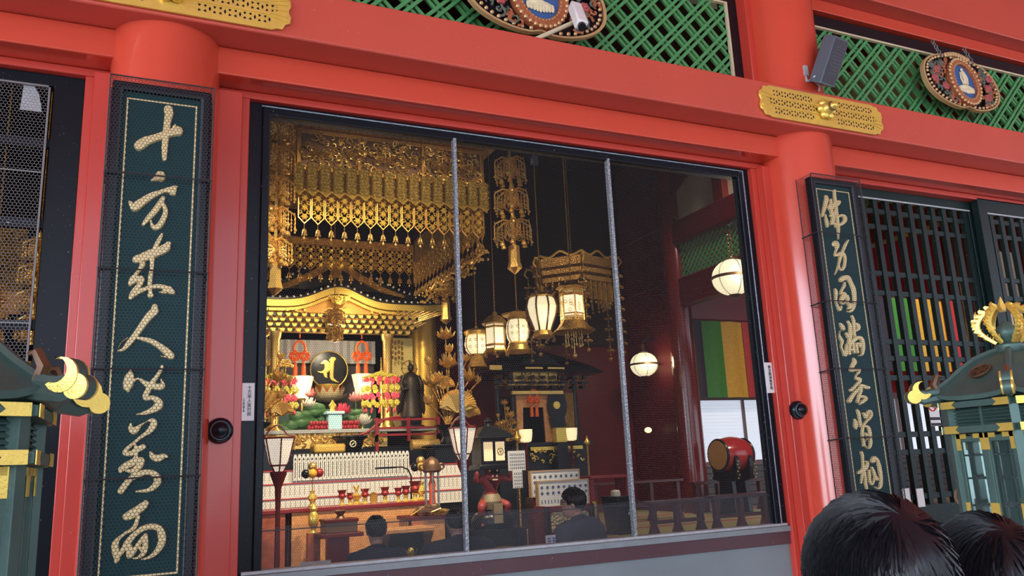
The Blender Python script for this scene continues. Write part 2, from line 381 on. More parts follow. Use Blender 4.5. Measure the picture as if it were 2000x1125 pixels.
# ---------------------------------------------------------------- door_1, door_2: black lattice doors of the right bay
def lattice_door(name, x0, x1, y, top):
    d = setting(name, ((x0+x1)/2, y, .97))
    obj('door_frame', MB().frame(x0, x1, .97, top, .13, y, y+.07, .15, .16), M['darkgreen'], d, .004)
    obj('edge_bead', MB().bx(x0+.12, x1-.12, y-.006, y+.01, top-.158, top-.145), M['greyrail'], d)
    b = MB()
    n = int((x1-x0-.2)/.152)
    for i in range(n+1): b.bx(x0+.16+i*.152, x0+.16+i*.152+.056, y+.012, y+.058, 1.0, top-.14)
    obj('vertical_bars', b, M['darkgreen'], d, .003)
    b = MB()
    for z in (3.74, 3.59, 3.15, 2.97, 2.53, 2.38, 2.21, 1.72, 1.57, 1.2): b.bx(x0+.1, x1-.1, y+.022, y+.05, z-.024, z+.024)
    obj('cross_rails', b, M['darkgreen'], d, .003)
lattice_door('door_1', 5.41, 7.44, .04, 4.0)
lattice_door('door_2', 7.33, 9.5, -.05, 3.96)
# ---------------------------------------------------------------- transom lattices
def transom(name, x0, x1, z0, z1):
    t = setting(name, ((x0+x1)/2, .0, z0))
    obj('outer_frame', MB().frame(x0, x1, z0, z1, .11, -.02, .1, .12, .02), M['black'], t, .004)
    obj('edge_bead', MB().frame(x0+.108, x1-.108, z0+.02, z1-.118, .018, -.03, .0, .018, .0), M['cream'], t)
    bars = MB(); a0, a1, b0, b1 = x0+.12, x1-.12, z0+.02, z1-.125
    for lay, sgn in ((0, 1), (1, -1)):
        k = 0; c = a0-3
        while c < a1+3:
            # bar through (c, b0) at +-45 degrees, clipped to the opening
            p0 = (c, b0); h = b1-b0; p1 = (c+sgn*h, b1)
            xs0, xs1 = p0[0], p1[0]; t0, t1 = 0.0, 1.0; dx = xs1-xs0
            for lim, sg in ((a0, -1), (a1, 1)):
                tl = (lim-xs0)/dx
                if (dx > 0) == (sg > 0): t1 = min(t1, tl)
                else: t0 = max(t0, tl)
            if t1 > t0+.02:
                y = .0+lay*.022
                bars.bar((xs0+dx*t0, y, b0+h*t0), (xs0+dx*t1, y, b0+h*t1), .026, .022, (0, 1, 0))
            k += 1; c += (.066 if k % 2 else .166)
    obj('diagonal_lattice', bars, M['green'], t)
transom('window_3', .41, 4.61, 4.5, 5.60)
transom('window_4', 5.30, 9.55, 4.5, 5.58)
transom('window_5', -4.5, -.3, 4.5, 5.58)
# ================================================================ THINGS ON THE FACADE
# gilt nail-cover plates
def plate(cx, label):
    t = thing('nail_cover_plate', label, 'ornament', (cx, -.475, 4.325), 'gilt openwork plates on the great beam')
    hw, hh = .665, .135; o = []
    for sx, sz in ((1, 1), (1, -1), (-1, -1), (-1, 1)):
        seq = [(hw-.11, hh), (hw-.085, hh-.012), (hw-.05, hh-.012), (hw-.035, hh-.045), (hw-.005, hh-.06), (hw, hh-.1), (hw-.012, hh-.125)]
        if sx*sz < 0: seq = seq[::-1]
        o += [(sx*a, sz*b) for a, b in seq]
    obj('plate', MB().prism(o, -.018, .0), M['goldb'], t, .003, w=False)
    holes = MB()
    for r in (-1, 0, 1):
        n = 13 if r else 14
        for i in range(n):
            x = (i-(n-1)/2)*.083; z = r*.075
            if abs(x) < .12 and r >= -1 and abs(z) < .09: continue
            for q in range(4):
                a = PI/4+q*PI/2; cx_, cz_ = x+.022*math.cos(a), z+.022*math.sin(a)
                holes.prism([(cx_+.0115*math.cos(a+d)*k, cz_+.0115*math.sin(a+d)*k) for d, k in ((0, 1.0), (1.9, .8), (PI, .5), (-1.9, .8))], -.0195, -.017)
            holes.prism([(x+.041-.007, z), (x+.041, z-.016), (x+.041+.007, z), (x+.041, z+.016)], -.0195, -.017)
    obj('openwork', holes, M['black'], t, w=False, label='dark pierced openings')
    rib = MB()
    for r in (-.0375, .0375): rib.bx(-hw+.12, hw-.12, -.024, -.017, r-.007, r+.007)
    for s in (1, -1):
        for k in range(5):
            a = (k-2)*.42; rib.bar((s*(hw-.12), -.02, .045*math.sin(a)*1.5), (s*(hw-.02), -.02, .1*math.sin(a)), .012, .01, (0, 1, 0))
    obj('ribs', rib, M['goldb'], t, w=False)
    b = MB()
    for k in range(6):
        a = k*PI/3; b.ell((.055*math.cos(a), -.045, .055*math.sin(a)), (.036, .03, .036), 8, 5)
    obj('petals', b, M['goldb'], t, w=False)
    obj('knob', MB().lathe([(.05, .03), (.062, .06), (.045, .085), (.03, .1), (.034, .125), (.018, .15), (0.002, .155)], (0, 0, 0), 18, 'y').tf(lambda p: Vector((p.x, -p.y, p.z))), M['goldb'], t, w=False)
    obj('knob_ring', MB().torus((0, -.11, 0), .036, .007), M['brown'], t, w=False)
    return t
plate(CX[1], 'gilt openwork nail plate on beam above the right column and loudspeaker')
plate(CX[0], 'gilt openwork nail plate at top left above the large left board')
# medallions hung before the transoms
def medallion(cx, cz, s, tilt, label, back):
    t = thing('medallion', label, 'ornament', (cx, -.16, cz), 'carved painted medallions before the green transoms')
    hw, hh = .56*s, .32*s
    def outl(k):
        o = []
        for i in range(48):
            a = 2*PI*i/48; r = 1.0
            x, z = hw*k*math.copysign(abs(math.cos(a))**.9, math.cos(a)), hh*k*math.copysign(abs(math.sin(a))**.85, math.sin(a))
            z *= (1-.10*math.exp(-(x/(.12*hw))**2))
            o.append((x, z))
        return o
    st = math.radians(tilt)
    def ob(nm, mb, m): return obj(nm, mb.rot(st, ax='X'), m, t, w=False)
    ob('rim', MB().ring(outl(1), outl(.955), -.02, .02), M['beadg'])
    ob('back_panel', MB().prism(outl(.96), .004, .018), M['black'])
    bd = MB()
    o = outl(.90)
    for i in range(0, 48): bd.ell((o[i][0], -.02, o[i][1]), (.016, .014, .016), 6, 4)
    ob('rim_beads', bd, M['beadg'])
    rnd = random.Random(3); sc = MB(); rs = MB(); se = MB()
    for i in range(150):
        a = rnd.random()*2*PI; rr = rnd.uniform(.5, .86); x, z = hw*rr*math.cos(a), hh*rr*math.sin(a)
        if (x/(.27*s))**2+(z/(.29*s))**2 < 1: continue
        R = rnd.uniform(.026, .05)*s; a0 = rnd.random()*6
        p = [(x+R*(1-k/9)*math.cos(a0+k*.7), -.02-.012*math.sin(k*.4), z+R*(1-k/9)*math.sin(a0+k*.7)) for k in range(8)]
        (sc if i % 5 < 3 else se).tube(p, [.0115*(1-k/14) for k in range(8)], 5)
    for x, z in ((-.37, .08), (-.30, -.10), (.37, -.02), (.33, -.14), (-.43, -.03), (.42, .1)):
        rs = MB()
        for q in range(6): rs.ell((x*s+.024*math.cos(q*1.05), -.03, z*s+.024*math.sin(q*1.05)), (.023, .018, .023), 6, 4)
        rs.ell((x*s, -.042, z*s), .018, 6, 4); ob('flower', rs, M['rose'])
    ob('scrollwork', sc, M['sage']); ob('scroll_leaves', se, M['rust'])
    ov = circ(0, -.01*s, .225*s, .27*s, 36)
    ob('oval_frame', MB().ring(ov, circ(0, -.01*s, .155*s, .20*s, 36), -.055, 0), M['rust'])
    b = MB()
    for x, z in circ(0, -.01*s, .215*s, .26*s, 34): b.ell((x, -.052, z), (.017, .014, .017), 6, 4)
    for x, z in circ(0, -.01*s, .165*s, .21*s, 40): b.ell((x, -.056, z), (.009, .008, .009), 5, 3)
    ob('oval_beads', b, M['beadg'])
    ob('painted_field', MB().prism(circ(0, -.01*s, .16*s, .205*s, 32), -.03, 0), M['blue'])
    b = MB()
    for k in range(9):
        x = (k-4)*.024*s
        b.ell((x, -.04, -.115*s+.004*abs(k-4)), (.016*s, .012, .035*s), 6, 4)
    b.ell((0, -.042, -.075*s), (.095*s, .014, .026*s), 10, 5)
    ob('lotus_base', b, M['ivory'])
    b = MB().tube([(-.005, -.04, -.05*s), (.01*s, -.045, .02*s), (-.004, -.045, .08*s), (0, -.045, .11*s)], [.03*s, .028*s, .024*s, .012*s], 7)
    b.ell((-.005*s, -.045, .13*s), (.015*s, .012, .018*s), 7, 5).tube([(-.03*s, -.04, .1*s), (-.045*s, -.042, .03*s), (-.03*s, -.042, -.04*s)], .008*s, 5)
    ob('seed_emblem', b, M['ivory'])
    b = MB()
    for k in range(9): b.ell(((k-4)*.04*s, -.03, .29*s+.03*s*math.cos((k-4)*.4)), (.028*s, .02, .03*s), 6, 4)
    ob('crest', b, M['beadg'])
    ch = MB()
    for sx in (-1, 1):
        for k in range(6):
            z = hh*.86+k*.036; ch.torus((sx*.24*s+(.004 if k % 2 else 0), .0+.012*k, z), .017, .005, 'x' if k % 2 else 'y', 10, 4)
    obj('chain', ch, M['wirel'], t, w=False)
    return t
medallion(2.56, 5.02, 1.06, -6, 'carved oval medallion with lotus emblem behind the white camera', 0)
medallion(7.235, 5.10, .96, -6, 'carved oval medallion hanging on chains right of the loudspeaker', 0)
# security camera
t = thing('security_camera', 'white bullet security camera on a pale arm at the central medallion', 'camera', at(1042, 68, -.4))
a, b = at(1042, 68, -.4), at(1122, 43, -.4)
obj('arm', MB().cyl(a+Vector((0, 0, -.04)), b, .016, n=10), M['cream'], t)
p, q = at(1122, 12, -.36), at(1136, 50, -.52)
obj('housing', MB().bar(p, q, .075, .085, (1, 0, 0)), M['white'], t, .012)
obj('lens', MB().cyl(q+(p-q)*.02, q+(q-p)*.10, .03, n=12), M['black'], t)
# loudspeaker
t = thing('loudspeaker', 'blue grey loudspeaker tilted on a bracket beside the right column', 'speaker', at(1580, 150, -.42))
P0, P1 = at(1632, 69, -.62), at(1602, 162, -.62)
A_l = at(1609, 67, -.50)-P0; B_r = at(1659, 81, -.53)-P0; C_d = P1-P0
def skew(o, a, b, c):
    vs = [o+c, o+c+a, o+c+a+b, o+c+b, o, o+a, o+a+b, o+b]
    return MB().add(vs, [(0,3,2,1),(4,5,6,7),(0,1,5,4),(1,2,6,5),(2,3,7,6),(3,0,4,7)])
obj('cabinet', skew(P0, A_l, B_r, C_d), M['greyplastic'], t, .008)
nb = A_l.normalized()*-.006
g = skew(P0+nb+B_r*.08+C_d*.04, -nb*1.2, B_r*.84, C_d*.92); obj('grille', g, M['greygrille'], t, .004)
sl = MB()
for k in range(9):
    q = skew(P0+nb*1.6+B_r*.2+C_d*(.2+.068*k), -nb*.8, B_r*.6, C_d*.010); sl.add(q.v, q.f)
each('grille_slot', sl, M['greyplastic'], t)
c = P0+(A_l+B_r)*.5+C_d*.5; ez = -C_d.normalized(); ex = B_r.normalized()
k0 = at(1572, 143, -.40)
obj('bracket', MB().tube([k0, at(1576, 158, -.42), at(1592, 156, -.46), P1+A_l*.6-C_d*.1], .012, 6).tube([at(1590, 158, -.46), at(1601, 168, -.47), at(1600, 178, -.47)], .008, 6).box(at(1571, 140, -.40), (.04, .05, .09)), M['greyrail'], t)
# dome cameras / black knobs on the jambs
for cx_, cy_, lab in ((.415, -.125, 'round black dome camera on red jamb beside the large left board'), (4.645, -.125, 'round black dome camera on red jamb left of the right column')):
    z = 1.87 if cx_ < 1 else 1.93
    t = thing('dome_camera', lab, 'camera', (cx_, cy_, z), 'dome cameras on the jambs')
    obj('housing', MB().lathe([(.0, .0), (.07, 0), (.072, -.03), (.06, -.05), (.05, -.055)], (cx_, cy_, z), 24, 'y'), M['black'], t)
    obj('dome', MB().ell((cx_, cy_-.055, z), (.048, .045, .048), 16, 8), M['black'], t)
    obj('ring', MB().torus((cx_, cy_-.055, z), .05, .004, n=24), M['greyplastic'], t)
# small white name labels
def text(body, size, loc, m, parent, name, sp=1.0, rx=PI/2, vertical=False, align='CENTER', rz=0.0):
    cu = bpy.data.curves.new(name, 'FONT'); cu.body = '\n'.join(body) if vertical else body
    cu.size = size; cu.align_x = align; cu.align_y = 'CENTER'; cu.space_line = sp; cu.extrude = .0012; cu.resolution_u = 3
    o = bpy.data.objects.new(name, cu); COL.objects.link(o); cu.materials.append(m)
    o.location = Vector(loc)-(Vector(parent.location) if parent else Vector((0, 0, 0))); o.rotation_euler = (rx, 0, rz); o.parent = parent
    return o
t = thing('name_label', 'small white vertical name label on window frame beside the left board', 'sign', (.573, -.026, 2.05))
obj('card', MB().bx(.535, .612, -.028, -.0, 1.93, 2.15), M['white'], t, .002)
text('十方来人皆対面', .026, (.583, -.0295, 2.045), M['ink'], t, 'lettering', .98, vertical=True)
text('江戸時代董江書', .011, (.553, -.0295, 2.02), M['ink'], t, 'small_lettering', 1.05, vertical=True)
t = thing('name_label', 'small white vertical name label on window frame near the right column', 'sign', (4.508, -.026, 2.2))
obj('card', MB().bx(4.468, 4.548, -.028, -.0, 2.075, 2.315), M['white'], t, .002)
text('佛身圓満無背相', .028, (4.512, -.0295, 2.195), M['ink'], t, 'lettering', .98, vertical=True)
# papers on the right door
t = thing('notice_paper', 'white notice with red circle hung on the black lattice door', 'sign', at(1824, 806, .03))
p = at(1811, 782, .02); q = at(1838, 832, .02)
obj('sheet', MB().bx(p.x, q.x, .015, .022, q.z, p.z), M['paper'], t, .002)
cc = (p+q)/2
obj('red_circle', MB().torus((cc.x-.02, .013, cc.z+.07), .05, .006), M['redink'], t)
obj('red_bar', MB().bar((cc.x-.055, .013, cc.z+.105), (cc.x+.015, .013, cc.z+.035), .01, .004, (0, 1, 0)), M['redink'], t)
b = MB().bx(cc.x-.045, cc.x+.005, .011, .014, cc.z+.055, cc.z+.085)
for k, ww in enumerate((.16, .13)): b.bx(cc.x-ww/2, cc.x+ww/2, .011, .014, cc.z-.06-.05*k, cc.z-.035-.05*k)
obj('print', b, M['ink'], t)
for px in (1770, 1797):
    p = at(px, 972, .02)
    tag(obj('paper_tag', MB().bx(p.x-.04, p.x+.04, .012, .02, p.z-.075, p.z+.075), M['paper']), 'small white paper tag low on the lattice door, %s of two' % ('left' if px < 1780 else 'right'), 'tag', 'paper tags on the lattice door')
# ================================================================ CALLIGRAPHY BOARDS
# brush strokes traced as (x, y, width) in tenths of a pixel of the photograph, laid as raised gilt relief on the board
def brush(strokes, ox, oy, sc, Y, mb):
    for si, st in enumerate(strokes):
        P = [(ox+st[i]/sc, oy+st[i+1]/sc, st[i+2]/sc/2) for i in range(0, len(st), 3)]
        C = curve(P, 5); n = len(C); L, R, T = [], [], []
        for i, c in enumerate(C):
            a, b = C[max(i-1, 0)], C[min(i+1, n-1)]
            t = Vector((b.x-a.x, b.y-a.y)); t = t.normalized() if t.length > 1e-6 else Vector((1, 0)); T.append(t)
            L.append((c.x-t.y*c.z, c.y+t.x*c.z)); R.append((c.x+t.y*c.z, c.y-t.x*c.z))
        def cap(i, sg):
            c, t = C[i], T[i]*sg; o = []
            for k in range(1, 6):
                a = PI*k/6; o.append((c.x+c.z*(t.x*math.sin(a)-sg*t.y*math.cos(a)), c.y+c.z*(t.y*math.sin(a)+sg*t.x*math.cos(a))))
            return o
        d = .0006*si
        top = -.014-d; bot = .0
        ctr = [at(c.x, c.y, Y) for c in C]; lft = [at(x, y, Y) for x, y in L]; rgt = [at(x, y, Y) for x, y in R]
        V = []; Fc = []
        for i in range(n):
            V += [lft[i]+Vector((0, bot, 0)), lft[i].lerp(ctr[i], .22)+Vector((0, top, 0)), ctr[i]+Vector((0, top-.002, 0)), rgt[i].lerp(ctr[i], .22)+Vector((0, top, 0)), rgt[i]+Vector((0, bot, 0))]
        for i in range(n-1):
            for k in range(4): Fc.append((i*5+k, (i+1)*5+k, (i+1)*5+k+1, i*5+k+1))
        mb.add(V, Fc)
        for i, sg in ((0, -1), (n-1, 1)):
            cp = [at(x, y, Y) for x, y in cap(i, sg)]
            if sg < 0: outl = [lft[i]]+cp+[rgt[i]]
            else: outl = [lft[i]]+cp+[rgt[i]]
            m = len(outl); c = ctr[i]
            V = [p+Vector((0, bot, 0)) for p in outl]+[p.lerp(c, .22)+Vector((0, top, 0)) for p in outl]+[c+Vector((0, top-.002, 0))]
            Fc = []
            for k in range(m-1): Fc += [(k, k+1, m+k+1, m+k), (m+k, m+k+1, 2*m)]
            mb.add(V, Fc)
GL = [
 (220,190,7.03,[[765,170,130,775,230,125,755,330,105,740,450,100,725,580,95,715,700,90,712,850,65],[365,665,150,450,610,140,560,570,110,680,530,110,800,490,120,880,470,140,900,470,140],[855,400,40,840,430,60,880,460,120]]),
 (220,320,7.03,[[530,232,20,600,205,80,650,165,140,670,190,120],[830,372,140,850,370,150,730,370,70,640,400,65,540,440,95,440,500,110,330,580,130,290,600,110,235,530,40],[690,480,70,650,550,90,570,660,90,490,750,80,420,835,50],[690,560,60,725,640,70,710,730,80,650,840,90,590,880,80,540,850,50,525,790,25]]),
 (220,440,7.03,[[675,135,45,630,220,65,590,300,70,570,350,80],[320,470,110,400,450,130,520,400,140,640,360,130,730,310,130,765,260,80],[540,450,80,540,560,60,520,700,65,510,820,65,515,900,60,520,960,90],[410,540,90,380,600,60,320,680,60,270,750,90,240,810,60],[260,780,80,340,745,90,400,740,80,370,820,80,310,890,80,270,960,90,245,1000,60],[270,960,80,370,910,70,470,870,60,580,845,65,680,850,70,770,890,110,820,920,80],[640,925,15,720,920,60]]),
 (210,580,7.03,[[650,140,90,640,200,120,570,270,110,480,390,100,380,530,90,290,640,80,220,720,50,150,742,25],[155,700,8,190,630,10,280,560,10],[385,560,30,480,580,60,600,610,75,720,680,90,820,760,110,870,810,110],[735,818,12,800,825,30]]),
 (210,700,7.03,[[315,170,30,310,230,120,290,320,150,275,400,130,280,440,60],[360,310,50,420,280,30,500,330,70,570,370,90,640,385,90,720,390,100,760,370,70,735,290,15],[745,110,45,735,160,55,670,260,60,610,340,80,560,430,80,520,520,80,530,550,70,620,545,75,700,590,100,700,650,130,620,710,90,520,750,60,400,772,15]]),
 (200,810,7.03,[[390,130,30,390,190,80,430,220,110,480,190,80,520,150,40,600,100,12,650,80,40,700,90,90,700,150,100,640,230,80,540,300,50,430,390,45,330,480,60,310,530,70,400,530,80,480,480,90,560,440,80],[450,410,30,460,480,80,460,560,60,440,640,100,330,700,100,260,750,90,250,775,60],[440,640,100,540,620,80,510,700,100,420,770,80,330,770,40],[480,720,60,430,830,70,340,930,90,250,1050,90],[420,870,70,520,810,90,620,790,80,720,820,100,760,900,110,720,980,90,620,1040,60,470,1055,30],[660,520,40,690,570,90,760,600,110,840,570,80,890,580,30]]),
 (200,960,7.03,[[595,160,90,570,190,110,480,260,120,390,320,130,330,350,110],[490,340,60,465,440,60,420,510,60,320,570,40,230,640,50,180,720,100,180,820,110,200,920,90,180,970,40],[200,900,70,270,820,70,340,710,90,430,600,80,550,510,80,680,480,90,780,510,100,820,620,120,800,740,100,720,850,70,620,910,40,540,930,20],[340,710,100,370,800,120,370,890,80,420,830,80,490,730,60,580,620,70],[595,600,60,590,720,90,570,830,80,500,900,40,430,915,30],[520,770,60,560,820,70]])]
GR = [
 (1580,360,11.25,[[355,270,60,370,340,95,340,470,85,310,580,80,275,700,60],[340,670,25,360,780,55,380,860,70,385,935,50],[540,140,45,545,230,55,555,340,60,570,420,80,580,560,70,600,700,60,615,850,60,630,980,60,625,1100,40],[460,345,50,460,440,60,420,510,70,470,540,90,550,430,100,640,400,90,600,470,60],[470,560,60,480,640,70,520,680,100,450,700,40],[560,600,80,520,720,70,500,830,90,470,880,50],[480,870,50,560,880,50,570,950,40],[620,720,60,700,690,60,770,740,70,760,820,80,680,890,70,630,900,50]]),
 (1590,450,11.25,[[460,300,150,490,350,110,470,430,45,440,520,40,450,560,50,530,530,80,600,510,90,660,590,60,660,700,60,640,810,65,590,880,45,540,840,40,520,770,45],[730,220,30,680,310,60,620,440,60,570,560,70,540,680,50,510,790,35,460,930,25,440,975,15],[515,0,55,515,120,25,515,200,12]]),
 (1600,530,11.25,[[470,190,110,530,150,120,620,150,110,680,260,80,740,400,90,760,550,80,760,700,75,720,830,70,660,890,45,590,880,20],[540,250,35,530,330,60,470,430,50,440,510,30],[490,480,60,540,510,90,500,590,120,450,650,50,490,720,50,560,680,40],[590,560,90,610,620,70,600,700,60,660,740,100,700,760,80,620,820,50],[325,400,45,350,460,70,345,570,55,350,680,45,390,790,50,430,860,60,460,780,40]]),
 (1620,610,11.25,[[215,250,40,260,310,90,290,370,80],[215,400,12,195,490,20,220,570,60,260,650,70,240,740,40,270,850,40,330,940,90,350,820,60,350,700,25],[385,200,40,430,290,60,440,400,70,440,520,80,400,680,60],[340,460,40,390,530,90],[470,90,45,510,180,55,515,300,60,520,420,60,530,520,60],[560,260,60,610,300,80,610,370,70,550,410,50],[480,460,30,400,560,50],[420,920,60,410,800,60,430,700,80,510,620,90,600,560,90,680,590,80,715,700,70,715,830,70,690,930,50,630,955,25],[480,640,70,500,760,50,520,890,50],[560,690,45,575,790,50,590,890,55],[590,690,60,640,720,80,640,760,50],[440,830,60,480,830,60]]),
 (1630,690,10.23,[[360,110,40,385,180,90,340,260,80,310,330,70,340,350,65,430,330,50,480,340,60,460,390,50,410,450,25,400,510,25],[430,510,70,480,520,80,490,570,60,440,610,60,370,690,60,310,740,70],[500,640,50,480,700,60,400,780,70,330,870,80,280,950,100],[520,640,60,600,680,80,660,690,70],[500,660,50,510,740,60,470,850,60,440,970,60],[480,870,60,560,870,60,610,910,60,540,970,70,480,1020,30]]),
 (1640,790,11.25,[[360,120,40,400,200,70,420,320,55,435,430,60,430,490,30],[305,330,35,330,400,90,335,480,100,335,540,30],[500,200,50,545,250,80,560,290,60,600,180,70,640,140,50,680,200,45,650,290,60,560,380,50,500,470,55,480,600,55,480,740,55,510,850,55,500,910,40],[550,480,60,610,510,60,640,600,65,650,720,70,660,850,60,630,950,45,570,950,25,520,880,20],[540,640,50,570,680,60,620,650,40],[530,800,30,600,740,20]]),
 (1650,870,11.25,[[345,150,60,370,230,55,375,330,45,385,450,50,390,560,60,360,680,50,340,830,30],[280,600,70,360,560,100,450,480,100,480,380,60,430,350,30],[410,600,60,430,720,50,440,840,60,465,960,40],[510,550,50,520,660,60,530,790,45,570,860,50,610,780,40,620,720,40],[570,480,35,610,570,55,640,670,60,680,740,90],[600,340,110,620,280,100,690,320,60,730,440,70,760,600,70,775,760,60,760,900,60,700,950,40,640,910,20]])]
def board(cx, glyphs, label, rods, slat):
    z0, z1 = 1.06, 3.735; yf = -.462
    t = thing('calligraphy_board', label, 'sign', (cx, -.43, z0), 'tall calligraphy boards on the columns')
    obj('panel', MB().bx(cx-.205, cx+.205, yf+.0, -.43, z0+.05, z1-.05), M['teal'], t)
    obj('border', MB().frame(cx-.252, cx+.252, z0, z1, .055, yf-.028, -.428, .05, .05), M['black'], t, .012)
    obj('gilt_line', MB().frame(cx-.178, cx+.178, z0+.1, z1-.085, .008, yf-.004, yf+.004), M['leaf'], t)
    if slat:
        b = MB()
        for k in range(130): b.bx(cx-.196, cx+.196, yf-.0012, yf+.002, z0+.06+k*.02, z0+.068+k*.02)
        obj('fine_grooves', b, M['teal'], t)
    for i, g in enumerate(glyphs):
        mb = MB(); brush(g[3], g[0], g[1], g[2], yf, mb)
        obj('calligraphy_character', mb, M['leaf'], t, sm=50)
    # wire cage round the board
    hw = .262; yc = -.512
    hexmesh('cage_netting', (cx-hw, yc, z0-.03), (1, 0, 0), (0, 0, 1), 2*hw, z1-z0+.045, .0185, .0023, M['wire'], t)
    for sx in (-1, 1): hexmesh('cage_side', (cx+sx*hw, yc, z0-.03), (0, 1, 0), (0, 0, 1), .16, z1-z0+.045, .0185, .0023, M['wire'], t)
    hexmesh('cage_top', (cx-hw, yc, z1+.015), (1, 0, 0), (0, 1, 0), 2*hw, .16, .0185, .0023, M['wire'], t)
    e = MB()
    for sx in (-1, 1):
        for y in (yc, yc+.16): e.cyl((cx+sx*hw, y, z0-.03), (cx+sx*hw, y, z1+.015), .004, n=6)
    for z in (z0-.03, z1+.015): e.cyl((cx-hw, yc, z), (cx+hw, yc, z), .004, n=6)
    for z in rods:
        e.cyl((cx-hw, yc-.002, z), (cx+hw, yc-.002, z), .0045, n=6)
        for sx in (-1, 1): e.cyl((cx+sx*hw, yc, z), (cx+sx*hw, yc+.17, z-.012), .006, n=6)
    each('cage_rod', e, M['wire'], t)
    return t
board(.035, GL, 'tall teal board with gold calligraphy behind wire on the left column', [at(300, y, -.525).z for y in (341, 527, 720, 932)], False)
bR = board(4.975, GR, 'tall teal board with gold calligraphy in a cage on the right column', [at(1660, y, -.525).z for y in (457, 588, 719, 855)], True)
